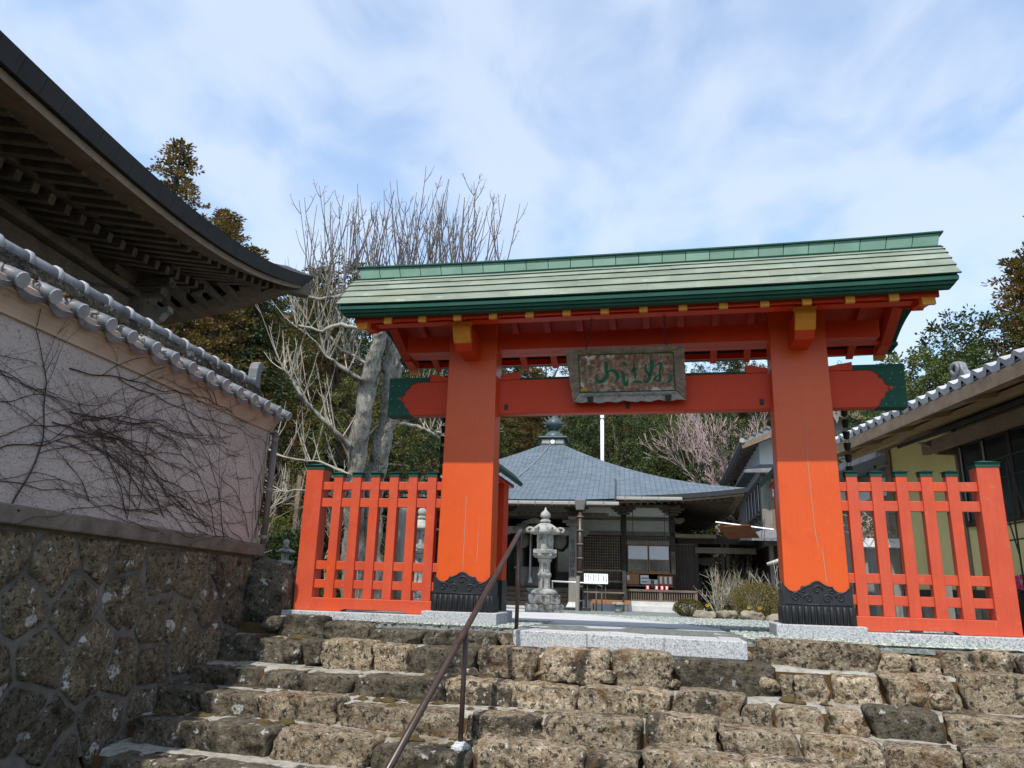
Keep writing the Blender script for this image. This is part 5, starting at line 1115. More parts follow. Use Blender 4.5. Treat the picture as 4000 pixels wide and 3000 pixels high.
# porch: pillars on stone feet, carved cross beam, steps, offering box, bell rope
for u in (-1.3,1.3):
    pl_ = MB().beam(H(u,-.9,-.05),H(u,-.9,2.42),.26,.26,up=HK).build('porch_pillar','grey_wood',hall,bevel=.03)
    c = H(u,-.9,-.36); MB().lathe([(.42,0),(.42,.06),(.36,.08),(.30,.14),(.20,.28),(.19,.32)],4,c,math.pi/4+HRZ).build('pillar_foot','concrete',pl_)
    hbox('pillar_bracket','grey_wood',u-.22,u+.22,-1.05,-.75,2.42,2.52,pl_,.02); hbox('pillar_bracket','grey_wood',u-.36,u+.36,-1.0,-.8,2.522,2.62,pl_,.02); hbox('pillar_bracket','grey_wood',u-.14,u+.14,-1.4,-.5,2.622,2.72,pl_,.02)
    for sg in (-1,1): MB().prism([(0,0),(.2,-.04),(.34,.02),(.42,.12),(.36,.22),(.22,.24),(.1,.2),(0,.22)], lambda x,y,t: H(u+sg*(.13+x),-.9+t,2.10+y), -.07, .07).build('carved_nose','old_wood',pl_,bevel=.02)
    if u > 0:
        sb = hbox('name_board','grey_wood',u-.11,u+.11,-1.055,-1.034,.80,2.02,pl_,.004)
        text('board_text','妙法山',.17,facing(H(u,-1.058,1.97),HRZ),'ink',sb,True); text('board_text','阿弥陀寺',.19,facing(H(u,-1.058,1.50),HRZ),'ink',sb,True)
MB().prism([(-1.2,2.13),(-1.1,2.10),(-.8,2.15),(0,2.19),(.8,2.15),(1.1,2.10),(1.2,2.13),(1.2,2.36),(0,2.42),(-1.2,2.36)], lambda a,b,t: H(a,-.9+t,b), -.11, .11).build('rainbow_beam','grey_wood',hall,bevel=.01)
for q in range(7): MB().tube([H(-1.05+.35*q+.08*math.cos(a)*(1-a/9),-1.02,2.28+.06*math.sin(a)*(1-a/9)) for a in [kq*.6 for kq in range(11)]],.010,4).build('beam_carving','old_wood',hall)
hbox('porch_purlin','old_wood',-2.5,2.5,-1.02,-.80,2.725,2.87,bevel=.01)
for q in range(23): hbox('dentil','old_wood',-2.4+4.8*q/22-.05,-2.4+4.8*q/22+.05,-1.14,-1.025,2.77,2.85)
MB().prism([(-.5,2.43),(-.42,2.55),(-.2,2.62),(0,2.70),(.2,2.62),(.42,2.55),(.5,2.43),(.15,2.47),(-.15,2.47)], lambda a,b,t: H(a,-.9+t,b), -.09, .09).build('dragon_carving','grey_wood',hall,bevel=.03)
MB().lathe([(.06,0),(.2,.02),(.2,.1),(.06,.12)],12,H(-.4,-1.05,2.36)).build('gong','bronze',hall,True)
for q in range(4): hbox('porch_step','brown_wood',-1.5,1.5,-.30+.27*q,-.02+.27*q,-.22+.15*q,-.08+.15*q,bevel=.01)
hbox('step_base','concrete',-1.7,1.7,-.62,.4,-.42,-.225)
ob = thing('offering_box','weathered grey wooden offering box inside the hall porch','box',H(-.2,.85,.42)); hbox('box_body','grey_wood',-.85,.25,.70,1.05,.44,1.02,ob,.02); hbox('box_rim','grey_wood',-.90,.30,.66,1.09,1.022,1.09,ob,.01); hbox('box_foot','brown_wood',-.88,.28,.68,1.07,.40,.44,ob)
rp = thing('bell_rope','purple and white cloth bell rope hanging in the hall porch','rope',H(-.28,.4,.55)); MB().tube([H(-.28,.4,2.5),H(-.28,.4,1.6),H(-.28,.4,.75)],.045,8).build('rope_cloth','paper',rp,True); MB().lathe([(.03,.2),(.09,0),(.07,-.02)],8,H(-.28,.4,.55)).build('tassel','paper',rp,True); MB().tube([H(-.25,.37,2.5),H(-.25,.37,.75)],.022,6).build('rope_band','plum_pipe',rp)
for u in (-.62,.72):
    ln = thing('paper_lantern','large pale paper lantern hanging beside the bell rope' if u < 0 else 'large pale paper lantern hanging next to the porch pillar with the name board','lantern',H(u,.55,1.75),'paper lanterns in the porch'); MB().lathe([(.10,0),(.13,.03),(.24,.12),(.27,.28),(.24,.44),(.13,.53),(.10,.56)],14,H(u,.55,1.72)).build('lantern_body','grey_wood',ln,True)
    for z in (1.71,2.28): MB().tube([H(u,.55,z-.02),H(u,.55,z+.03)],.11,12).build('lantern_rim','iron',ln,True)
ps = thing('pillar_board','small dark name board with white script on the hall corner post','sign',H(4.7,.78,1.1)); hbox('board','brown_wood',4.64,4.78,.765,.79,.95,1.72,ps); text('board_text','納経所受付',.12,facing(H(4.71,.762,1.68),HRZ),'ink',ps,True)
# long shed on the right of the hall, roofed passage to the dwelling
pas = thing('covered_passage','dark roofed passage linking the temple hall and the two-storey dwelling','passage',H(6.3,2.0,-.3))
hbox('passage_roof','dark_wood',4.9,7.6,1.2,3.4,2.05,2.32,pas); hbox('passage_eave','brown_wood',4.8,6.2,.7,1.2,2.22,2.34,pas); hbox('passage_wall','brown_wood',4.75,5.5,1.25,1.35,.1,2.04,pas)
for q in range(6): hbox('wall_board','dark_wood',4.78+.12*q,4.88+.12*q,1.22,1.248,.12,2.0,pas)
for u in (5.55,6.45,6.62): hbox('passage_post','dark_wood',u-.06,u+.06,1.2,1.32,-.4,2.05,pas)
hbox('passage_lintel','old_wood',5.5,7.6,1.15,1.25,1.72,1.92,pas); hbox('passage_rail','dark_wood',5.5,6.5,1.2,1.26,-.1,.06,pas)
MB().prism([(5.56,1.55),(6.3,1.62),(6.4,1.4),(5.9,1.30),(5.56,1.38)], lambda a,b,t: H(a,1.5+t,b), 0, .3).build('hanging_hood','dark_wood',pas)
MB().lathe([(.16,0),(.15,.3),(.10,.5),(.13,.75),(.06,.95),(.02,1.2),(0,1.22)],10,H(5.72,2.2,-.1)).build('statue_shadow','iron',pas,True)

# ================================================================ two-storey dwelling behind the hall
dw = thing('two_storey_house','two-storey timber house with a white plastered gable behind the gate post','house',(5.5,22,-.3))
def dbox(name,m,x0,x1,y0,y1,z0,z1,par=dw,bevel=0): return MB().box(x0,x1,y0,y1,z0,z1).build(name,m,par,bevel=bevel)
XL, XR, YF, YB, XP = 3.60, 8.5, 19.97, 30.0, 6.04
dbox('upper_wall','grey_wood',XL,XR,YF,YB,2.0,4.45); dbox('lower_wall','dark_wood',XL+.1,XR,YF+.1,YB,-.6,2.0)
zr = lambda x: 6.62-(abs(x-XP))*.405      # underside of the gable roof
MB().prism([(XL,4.455),(XR,4.455),(XR,zr(XR)-.05),(XP,zr(XP)-.05),(XL,zr(XL)-.05)], lambda a,b,t: (a,t,b), YF+.002, YB-.1).build('gable_wall','white_wall',dw)
for sg, xe in ((-1,2.92),(1,9.1)):
    rf = MB().hexa([(XP,YF-1.0,6.60),(xe,YF-1.0,zr(xe)),(xe,YB,zr(xe)),(XP,YB,6.60),(XP,YF-1.0,6.80),(xe,YF-1.0,zr(xe)+.14),(xe,YB,zr(xe)+.14),(XP,YB,6.80)]).build('roof','roof_tile',dw)
    MB().hexa([(XP,YF-1.06,6.42),(xe,YF-1.06,zr(xe)-.16),(xe,YF-.98,zr(xe)-.16),(XP,YF-.98,6.42),(XP,YF-1.06,6.63),(xe,YF-1.06,zr(xe)+.03),(xe,YF-.98,zr(xe)+.03),(XP,YF-.98,6.63)]).build('bargeboard','brown_wood',rf)
    MB().tube([(xe-sg*.0,YF-1.1,zr(xe)+.12),(xe,YB,zr(xe)+.12)],.07,8).build('gutter','gutter',rf,True)
    MB().lathe([(.075,0),(.075,.03)],12).mesh
    for q in range(11): y = YF-.7+q*.9; MB().beam((XP+sg*2.4,y,zr(XP+2.4)-.06),(xe-sg*.1,y,zr(xe)-.06),.06,.09).build('rafter','brown_wood',rf)
    for q in range(12):
        x = XP+sg*(.2+.25*q)
        if abs(x-XP) < abs(xe-XP): MB().tube([(x,YF-1.05,zr(x)+.20),(x,YB,zr(x)+.20)],.05,6).build('tile_row','roof_tile',rf)
MB().tube([(2.92,YF-1.12,zr(2.92)+.12),(2.92,YF-1.08,zr(2.92)+.12)],.085,12).build('gutter_end','gutter_light',dw)
MB().prism([(-.32,.1),(-.22,-.28),(-.1,-.2),(0,-.45),(.1,-.2),(.22,-.28),(.32,.1)], lambda a,b,t: (XP+a,YF-1.08+t,6.45+b), -.04, .04).build('gable_pendant','grey_wood',dw,bevel=.02)
# pent roofs
MB().hexa([(XL-.62,YF-.75,4.42),(XR,YF-.75,4.42),(XR,YF,4.72),(XL-.0,YF,4.72),(XL-.62,YF-.75,4.50),(XR,YF-.75,4.50),(XR,YF,4.82),(XL,YF,4.82)]).build('pent_roof','roof_tile',dw)
MB().hexa([(XL-.62,YF-.75,4.42),(XL,YF,4.72),(XL,YB,4.72),(XL-.62,YB,4.42),(XL-.62,YF-.75,4.50),(XL,YF,4.82),(XL,YB,4.82),(XL-.62,YB,4.50)]).build('pent_roof','roof_tile',dw)
MB().hexa([(XL-.9,YF-1.0,2.10),(XR,YF-1.0,2.10),(XR,YF,2.42),(XL,YF,2.42),(XL-.9,YF-1.0,2.20),(XR,YF-1.0,2.20),(XR,YF,2.55),(XL,YF,2.55)]).build('pent_roof','roof_tile',dw)
MB().hexa([(XL-.9,YF-1.0,2.10),(XL,YF,2.42),(XL,YB,2.42),(XL-.9,YB,2.10),(XL-.9,YF-1.0,2.20),(XL,YF,2.55),(XL,YB,2.55),(XL-.9,YB,2.20)]).build('pent_roof','roof_tile',dw)
for x in (XL+.03,): dbox('corner_post','grey_wood',x-.06,x+.12,YF-.03,YF+.1,2.4,4.5)
for q in range(16): dbox('wall_board','brown_wood',XL+.30+q*.16,XL+.45+q*.16,YF-.02,YF-.002,2.5,3.62)
wdw = dbox('window','tan_wood',XL+.28,XL+1.6,YF-.05,YF-.021,3.62,4.32); 
for q in range(2): dbox('window_pane','paper',XL+.33+q*.64,XL+.91+q*.64,YF-.062,YF-.052,3.68,4.27,wdw)
for q in range(8): dbox('glazing_bar','brown_wood',XL+.33+q*.16,XL+.345+q*.16,YF-.068,YF-.063,3.68,4.27,wdw)
for q in range(3): dbox('glazing_bar','brown_wood',XL+.33,XL+1.55,YF-.067,YF-.0635,3.82+q*.15,3.835+q*.15,wdw)
for q in range(5):
    y = YF+.7+q*1.1; w_ = MB().box(XL-.03,XL-.002,y,y+.62,3.2,4.25).build('side_window','dark_wood',dw); MB().box(XL-.04,XL-.031,y+.08,y+.22,3.26,4.2).build('window_pane','paper',w_); MB().box(XL-.14,XL-.03,y-.05,y+.7,3.08,3.17).build('sill','brown_wood',w_)
MB().tube([(XL+1.0,YF-.05,4.95),(XL+1.25,YF-.2,4.85)],.03,6).build('vent_pipe','copper_dark',dw)
for x in (XL+.2,XL+1.7): dbox('lower_post','grey_wood',x-.07,x+.07,YF-.02,YF+.1,-.4,2.1)
# rust-red awning sheet on a steel pole, by the dwelling
aw = thing('awning_sheet','rust-red awning board propped on a white pole beside the timber house','awning',(3.2,16.5,.0))
MB().hexa([(1.85,16.9,2.36),(2.75,16.2,2.36),(3.1,17.0,2.05),(2.2,17.7,2.05),(1.85,16.9,2.39),(2.75,16.2,2.39),(3.1,17.0,2.08),(2.2,17.7,2.08)]).build('sheet','rust_red',aw); MB().tube([(1.8,16.8,2.50),(3.45,16.3,2.25)],.025,8).build('pole','steel',aw)
MB().tube([(3.15,17.0,2.07),(3.62,19.95,2.9)],.012,6).build('stay','iron',aw)
# mast behind the hall
ms = thing('white_mast','tall thin white mast standing behind the temple hall','mast',(-2.86,30.3,-.4)); MB().tube([(-2.86,30.3,-.4),(-2.86,30.3,10.6)],.095,10).build('pole','white_wall',ms,True); MB().tube([(-2.6,30.35,3),(-2.84,30.3,9.2)],.01,4).build('guy_wire','iron',ms)
for z in (8.9,9.6): MB().box(-3.0,-2.7,30.2,30.4,z,z+.04).build('mast_clamp','gutter',ms)

# ================================================================ yellow-walled building on the right
BU = Vector((-math.sin(R(10.8)), math.cos(R(10.8)), 0)); BN = Vector((BU.y, -BU.x, 0))
def B(s, off, z): return BU*s+BN*(5.589+off)+Vector((0,0,z))
yb = thing('yellow_house','low house with an ochre-yellow plaster wall and grey tiled eaves beside the gate','house',B(3,2,0))
def bbox(name,m,s0,s1,o0,o1,z0,z1,par=yb,bevel=0): return MB().hexa([B(s0,o0,z0),B(s0,o1,z0),B(s1,o1,z0),B(s1,o0,z0),B(s0,o0,z1),B(s0,o1,z1),B(s1,o1,z1),B(s1,o0,z1)]).build(name,m,par,bevel=bevel)
bbox('wall','yellow_plaster',-2.5,6.16,0,.2,.52,3.3); bbox('end_wall','yellow_plaster',6.0,6.155,.2,5,.52,3.3); bbox('foundation','mortar',-2.5,6.15,.03,.3,-.4,.52); bbox('base_board','dark_wood',-2.5,6.1,-.03,.03,.30,.52)
for q in range(26): bbox('foundation_stone','garden_rock',-2.4+.33*q,-2.09+.33*q,-.06,.03,-.1+.02*(q%3),.28+.02*(q%2),bevel=.03)
bbox('corner_post','brown_wood',6.10,6.22,-.04,.12,.30,3.1); bbox('mid_post','brown_wood',4.01,4.10,-.02,.04,.52,3.05); bbox('wall_plate','brown_wood',-2.5,6.5,-.06,.12,2.98,3.12)
win = bbox('window_frame','dark_wood',-.2,3.97,-.06,.0,1.42,2.66); bbox('window_glass','glass',-.1,3.88,-.068,-.062,1.50,2.58,win)
for s in (3.86,3.30,2.70,2.08,1.4,.7): bbox('mullion','dark_wood',s-.035,s+.035,-.082,-.069,1.45,2.63,win)
for s in (3.82,3.26): bbox('sash_rail','gutter_light',s-.010,s+.010,-.095,-.083,1.5,2.58,win)
bbox('curtain','grey_wood',3.33,3.80,-.0605,-.0603,1.55,2.5,win) if False else None
# eaves
ez = lambda off: 3.02+.42*(off+1.12)
MB().hexa([B(-2.5,-1.08,2.86),B(6.6,-1.08,2.86),B(6.6,0,3.10),B(-2.5,0,3.10),B(-2.5,-1.08,2.88),B(6.6,-1.08,2.88),B(6.6,0,3.13),B(-2.5,0,3.13)]).build('soffit','soffit_wood',yb)
bbox('fascia','brown_wood',-2.5,6.62,-1.13,-1.08,2.80,2.97); bbox('verge_board','brown_wood',6.60,6.66,-1.12,2.4,2.8,3.0) if False else None
for q in range(9): s = -2.2+1.05*q; MB().beam(B(s,-1.08,2.83),B(s,.0,3.06),.10,.07).build('rafter','soffit_wood',yb)
bbox('eave_beam','soffit_wood',-2.5,6.6,-.62,-.52,2.83,2.93)
MB().hexa([B(-2.5,-1.12,2.985),B(6.66,-1.12,2.985),B(6.66,4,5.1),B(-2.5,4,5.1),B(-2.5,-1.12,3.01),B(6.66,-1.12,3.01),B(6.66,4,5.15),B(-2.5,4,5.15)]).build('roof_deck','roof_tile',yb)
TW = .265; nq = 10
def tile_wave(a): return .030*math.cos(a*2*math.pi)+.010*math.cos(a*4*math.pi)
mt = MB()
for f, d_ in ((0,0),(1,.30)):
    for q in range(nq+1): a = q/nq; mt.v.append((a*TW, d_, tile_wave(a)+.022*(1-f)))
for q in range(nq): mt.f.append((q,q+1,nq+2+q,nq+1+q))
l0 = len(mt.v)
for q in range(nq+1): a = q/nq; mt.v.append((a*TW,0,tile_wave(a)-.018))
for q in range(nq): mt.f.append((q,q+1,l0+q+1,l0+q))
tile_me = mt.mesh('roof_tile','tile_pale',True,fix=False)
me_ = MB()
for q in range(nq+1): a = q/nq; zz = tile_wave(a); me_.v += [(a*TW,-.006,zz+.02),(a*TW,-.006,zz-.035-.05*max(0,math.sin(a*math.pi))**.8)]
for q in range(nq): me_.f.append((q*2,q*2+2,q*2+3,q*2+1))
lip_me = me_.mesh('eave_tile_lip','tile_pale',True,fix=False)
bsl = math.atan(.42); ntile = int(9.1/TW)
BM = Matrix((BU,BN,Vector((0,0,1)))).transposed().to_4x4()
for r_ in range(4):
    for q in range(ntile):
        s = -2.45+TW*q; off = -1.14+r_*.26
        a = obj('roof_tile', tile_me, yb, Matrix.Translation(B(s,off,3.035+.42*(off+1.14)+.012)) @ BM @ Matrix.Rotation(bsl-.06,4,'X'))
        if r_ == 0: obj('eave_tile_lip', lip_me, a)
tag(MB().grid(180,4,lambda u,v: B(-2.5+9.1*u,-.12+4.1*v,3.48+.42*4.1*v+.03*math.cos(u*9.1/TW*2*math.pi))).build('upper_tiles','tile_pale',yb,True), kind='stuff')
bbox('barge_tile','tile_pale',6.58,6.74,-1.14,-.9,3.03,3.2,bevel=.04)
c = B(4.6,.55,3.95); MB().prism([(-.22,-.1),(.22,-.1),(.2,.02),(.14,.08),(.10,.2),(0,.26),(-.10,.2),(-.14,.08),(-.2,.02)], lambda a,b,t: c+BU*a+BN*t+Vector((0,0,b)), -.06, .06).build('ridge_end_tile','roof_tile',yb,bevel=.02); MB().tube([c+BN*-.09+BU*.09*math.cos(a)+Vector((0,0,.12+.09*math.sin(a))) for a in [q*.52 for q in range(13)]],.03,6).build('tile_scroll','roof_tile',yb,True)
# hood over the window
hd = MB().hexa([B(-2.5,-.57,2.72),B(4.62,-.57,2.72),B(4.55,0,2.92),B(-2.5,0,2.92),B(-2.5,-.57,2.75),B(4.62,-.57,2.75),B(4.55,0,2.96),B(-2.5,0,2.96)]).build('window_hood','brown_wood',yb)
bbox('hood_edge','dark_shingle',-2.5,4.66,-.60,-.571,2.715,2.765,hd); bbox('hood_beam','brown_wood',-2.5,4.30,-.40,-.30,2.55,2.735,hd); bbox('hood_board','soffit_wood',-2.5,4.35,-.29,-.02,2.70,2.72,hd)
MB().prism([(-.3,2.70),(-.57,2.70),(-.5,2.66),(-.42,2.64),(-.3,2.52),(-.0,2.52),(0,2.7)], lambda a,b,t: B(t,a,b), 4.02, 4.10).build('hood_bracket','brown_wood',hd)
# lean-to beyond the corner
lt = thing('lean_to_wing','grey boarded wing with white panels behind the corner of the yellow wall','wing',B(8,1.5,0)); 
def lbox(*a, **k): return bbox(*a, par=lt, **k)
lbox('wing_wall','grey_wood',6.25,11,.9,1.05,-.4,2.95); lbox('white_panel','white_wall',6.3,7.9,.86,.898,2.42,2.80); lbox('white_panel','white_wall',8.1,10.5,.86,.898,2.42,2.80); lbox('wing_lintel','brown_wood',6.25,11,.83,.9,2.30,2.41); lbox('wing_post','brown_wood',7.95,8.07,.80,.92,-.4,2.95); lbox('wing_door','dark_wood',6.6,7.8,.86,.898,.2,2.28); lbox('wing_roof','roof_tile',6.25,11.3,.1,1.4,2.97,3.1)
# ================================================================ trees and plants
fr = random.Random(99)
def leaf_quad(mb, c, d, n, l, w):
    """pointed leaf / needle tuft: a folded diamond along d"""
    s = d.cross(n)
    if s.length < 1e-4: s = Vector((1,0,0))
    s.normalize(); o = len(mb.v)
    mb.v += [tuple(c-d*l*.5), tuple(c+s*w*.5+n*w*.12), tuple(c+d*l*.5), tuple(c-s*w*.5+n*w*.12)]; mb.f.append((o,o+1,o+2,o+3))
def rv(r): 
    while True:
        v = Vector((r.uniform(-1,1),r.uniform(-1,1),r.uniform(-1,1)))
        if .05 < v.length < 1: return v.normalized()
def cedar(seed, H, crown_m, nwh=30):
    r = random.Random(seed); tk = MB(); cr_ = MB()
    lean = Vector((r.uniform(-.02,.02),r.uniform(-.02,.02),0))
    tk.tube([(lean*H*q*q*.5+Vector((0,0,H*q))).to_tuple() for q in (-.04,.15,.35,.6,.85,.99)],[H*.024,H*.019,H*.015,H*.010,H*.005,.01],8)
    for q in range(nwh):
        t = .14+.86*(q/nwh)**.92; base = lean*H*t*t*.5+Vector((0,0,H*t)); Rm = H*(.235*(1-t)**.72+.022)*r.uniform(.75,1.15); nb = 7 if t < .8 else 5
        for b in range(nb):
            a = 6.283*(b+r.random()*.8)/nb+q; L_ = Rm*r.uniform(.55,1.12); dr = Vector((math.cos(a),math.sin(a),0))
            end = base+dr*L_+Vector((0,0,L_*r.uniform(-.25,.10))); 
            if t < .9: tk.tube([base,base.lerp(end,.55)+Vector((0,0,-.05*L_)),end],[.03*H/12*(1-t)+.012,.012,.006],3,False)
            ncl = 3 if L_ > .5 else 2
            for k_ in range(ncl):
                f = (k_+1.0)/ncl*r.uniform(.75,1.08); c = base.lerp(end,f)+Vector((0,0,r.uniform(-.06,.10)*H/12)); cs = H/12*(.34*(1.1-t*.5))*r.uniform(.7,1.25)
                for _ in range(30):
                    o = rv(r); p = c+Vector((o.x*cs,o.y*cs,o.z*cs*.62))*r.random()**.4; d = (dr*.5+o*.9+Vector((0,0,.35))).normalized()
                    leaf_quad(cr_, p, d, rv(r), H/12*r.uniform(.09,.17), H/12*r.uniform(.045,.075))
    return tk, cr_
def broad(seed, H, W_=.36, z0=.25, lobes=22, per=22, lv=(.09,.17), dense=1.6):
    r = random.Random(seed); tk = MB(); cr_ = MB(); S = H/10
    tk.tube([(0,0,-.04*H),(0.02*H,0,.2*H),(-.01*H,.01*H,.45*H),(0,0,.75*H)],[.030*H,.022*H,.016*H,.006*H],8)
    cs = []
    for q in range(lobes):
        a = q*2.4+r.random(); t = (q+.5)/lobes; zz = z0+(.97-z0)*t; rr = W_*math.sin(math.pi*min(1,(.18+.80*t)))**.7*r.uniform(.55,1.0)
        c = Vector((math.cos(a)*rr*H,math.sin(a)*rr*H,(zz-.06)*H)); cs.append((c, H*r.uniform(.085,.14)))
        tk.tube([Vector((0,0,(zz*.55+.05)*H)), c*.55+Vector((0,0,(zz*.55+.1)*H*.45)), c],[.010*H,.006*H,.002*H],4,False)
    for (c, rad) in cs:
        for _ in range(per):
            o = rv(r); cc_ = c+o*rad*r.uniform(.72,1.08)*Vector((1,1,.8)).length/1.6; k_ = S*r.uniform(.18,.32)
            for _ in range(int(20*dense)):
                p = rv(r); leaf_quad(cr_, cc_+p*k_*r.random()**.45, (p+o*.3+rv(r)*.5).normalized(), rv(r), S*r.uniform(*lv), S*r.uniform(lv[0]*.55,lv[1]*.55))
    return tk, cr_
def bare(seed, H, spread=.55, depth=5, up=.25, r0=.014, first=5, ang=(.25,.6), trunk=.22, rmin=0.0):
    r = random.Random(seed); mb = MB()
    def br(p, d, l, rad, k_):
        pts = [p]; q = p; dd = d.copy(); n_ = 4
        for i in range(n_): dd = (dd+rv(r)*.13+Vector((0,0,up*.12))).normalized(); q = q+dd*l/n_; pts.append(q)
        mb.tube(pts,[max(rmin,rad*(1-.45*i/n_)) for i in range(n_+1)],5 if k_ < 2 else 3,False)
        if k_ >= depth: return
        for j in range(first if k_ == 0 else r.choice((2,3,3))):
            ax = dd.cross(rv(r)).normalized(); nd = (Matrix.Rotation(r.uniform(*ang)*(1.4 if k_ == 0 else 1),3,ax) @ dd); st = pts[r.choice((2,3,4,4))] if k_ else pts[r.choice((3,4))]
            br(st, nd.normalized(), l*r.uniform(.62,.88), rad*.58, k_+1)
    br(Vector((0,0,-.1)), Vector((0,0,1)), H*trunk, r0*H, 0); return mb
def plant(name, label, cat, loc, parts, group=None, rz=0, scale=1, as_local=True):
    t = thing(name, label, cat, (0,0,0), group)
    for n_, me in parts: o_ = bpy.data.objects.new(n_, me); COL.objects.link(o_); o_.parent = t
    t.location = loc; t.rotation_euler = (0,0,rz); t.scale = (scale,)*3 if not hasattr(scale,'__len__') else scale
    return t
protos = {}
for k_, (fn, m_, lab) in enumerate(((lambda s: cedar(s,12,''), 'leaf_cedar_brown', 'tall brown-tinged cedar rising from the wooded slope'),(lambda s: cedar(s,12,''), 'leaf_cedar_green', 'dark green cedar in the wood behind the temple'),
        (lambda s: broad(s,12), 'leaf_dark', 'dark evergreen broadleaf tree in the wood behind the temple'),(lambda s: broad(s,12,.40,.2,24,22), 'leaf_mid', 'mid-green broadleaf tree in the wood behind the temple'),(lambda s: broad(s,12,.38,.2,22,22), 'leaf_olive', 'olive-yellow broadleaf tree in the wood behind the temple'))):
    protos[k_] = []
    for v_ in range(2):
        tk, cr_ = fn(100+k_*10+v_); protos[k_].append((tk.mesh('trunk','bark',True,fix=False), cr_.mesh('crown',m_,False,fix=False), lab))
for (X, Y, Hh, k_) in [(-19.75, 17.1, 15.0, 0), (-17.9, 18.2, 13.3, 0), (-16.6, 18.9, 12.8, 0), (-13.8, 19.8, 13.8, 1), (-12.9, 25.5, 14.8, 0), (-13.5, 22, 13.3, 2), (8.7, 17.5, 8.9, 3), (10.2, 17.6, 9.8, 2), (11.4, 17.2, 11.5, 0), (-20.7, 12.5, 8.6, 2), (-22.7, 10.5, 6.3, 0), (-20.9, 22.9, 11.4, 1), (-12.4, 16.3, 11.5, 0), (-15.2, 27.6, 9.1, 1), (-16.9, 14.3, 9.7, 2), (-23.9, 17.0, 11.0, 1), (-12.6, 11.0, 9.2, 0), (-22.0, 26.2, 10.2, 0), (-16.2, 31.7, 11.6, 0), (-22.3, 32.4, 10.3, 1), (-13.7, 33.0, 9.9, 0), (-18.9, 20.9, 11.4, 1), (-10.0, 12.9, 9.8, 0), (-19.4, 31.4, 10.7, 1), (-19.3, 25.8, 11.5, 1), (-22.4, 29.4, 11.7, 2), (-16.6, 10.6, 8.0, 0), (-18.9, 34.0, 11.6, 2), (-19.0, 28.4, 11.0, 0), (-7.5, 36.1, 11.4, 0), (-8.0, 43.3, 10.6, 3), (-14.0, 41.4, 12.1, 2), (-11.2, 37.5, 9.3, 3), (-4.7, 34.5, 9.5, 2), (-4.9, 40.3, 9.1, 1), (-11.0, 41.8, 9.3, 1), (-5.4, 43.6, 9.4, 1), (-2.4, 36.1, 10.2, 0), (-15.8, 34.6, 10.3, 3), (-15.6, 38.4, 12.0, 0), (-2.2, 43.1, 10.2, 3), (-9.2, 39.9, 11.6, 0), (-9.2, 33.3, 9.3, 1), (-15.1, 43.8, 11.7, 2), (-2.3, 33.2, 11.1, 2), (4.7, 43.6, 9.4, 2), (6.4, 36.9, 8.7, 1), (3.0, 36.4, 8.3, 3), (7.2, 45.1, 8.1, 3), (0.7, 41.6, 7.7, 3), (0.5, 45.7, 7.3, 3), (6.4, 33.5, 8.9, 4), (1.0, 34.5, 7.6, 1), (4.8, 39.2, 9.7, 1), (3.8, 31.8, 9.6, 2), (-0.2, 38.8, 7.4, 4), (8.5, 38.8, 8.1, 1), (8.9, 31.5, 7.3, 2), (7.5, 42.2, 7.6, 3), (8.6, 35.1, 7.4, 2), (-3.0, 45.9, 7.2, 2), (3.1, 45.7, 7.8, 2), (-2.3, 40.4, 9.4, 3), (20.8, 24.9, 7.3, 4), (11.3, 27.2, 7.9, 2), (19.7, 21.8, 5.7, 4), (21.0, 28.9, 8.4, 3), (19.9, 33.1, 8.8, 4), (15.3, 22.1, 8.8, 0), (10.5, 21.3, 8.6, 0), (17.0, 34.0, 8.4, 2)]:
    tm, cm, lab = protos[k_][fr.randint(0,1)]; s = Hh/12
    plant('cedar_tree' if k_ < 2 else 'broadleaf_tree', lab, 'tree', (X,Y,gheight(X,Y)-.1), [('trunk',tm),('crown',cm)], ['brown cedars on the slope','green cedars behind the temple','dark evergreens behind the temple','mid-green trees behind the temple','olive trees behind the temple'][k_], fr.uniform(0,6.28), (s*fr.uniform(.95,1.25),s*fr.uniform(.95,1.25),s))
# trees standing closer by, each with its own shape
def own(name, label, pair, m_, loc, rz=0, bark='bark'): 
    return plant(name, label, 'tree', loc, [('trunk',pair[0].mesh('trunk',bark,True,fix=False)),('crown',pair[1].mesh('crown',m_,False,fix=False))], None, rz)
own('broadleaf_tree','glossy green oak with a rounded crown rising above the yellow house',broad(301,7.0,.40,.2,26,24,(.09,.17)),'leaf_mid',(8.4,16.5,.9))
own('broadleaf_tree','dense dark green tree at the corner of the tiled eaves',broad(302,8.6,.34,.2,24,24,(.085,.16)),'leaf_dark',(10.6,18.5,.9))
own('cedar_tree','brown-tipped cedar towering over the tiled eaves of the yellow house',cedar(303,13.5,'',34),'leaf_cedar_brown',(13.2,15.5,1.6))
own('cedar_tree','olive cedar with hanging sprays behind the yellow house',cedar(304,10.0,'',30),'leaf_olive',(11.8,17.0,1.4),1.0)
own('broadleaf_tree','rounded evergreen with yellowish leaves just behind the hall roof',broad(305,8.5,.30,.2,26,26,(.085,.16)),'leaf_mid',(-.6,33.2,1.6))
own('broadleaf_tree','olive shrub-like tree between the trunks of the pale bare tree',broad(306,5.0,.42,.1,20,22,(.09,.17)),'leaf_olive',(-7.6,10.5,1.0))
own('broadleaf_tree','dark evergreen filling the slope behind the pale bare tree',broad(307,9.0,.40,.12,26,26,(.085,.16)),'leaf_dark',(-9.6,13.6,1.6))
own('cedar_tree','dark cedar with drooping sprays close behind the creeper wall',cedar(308,7.6,'',32),'leaf_cedar_green',(-11.8,12.2,2.2))
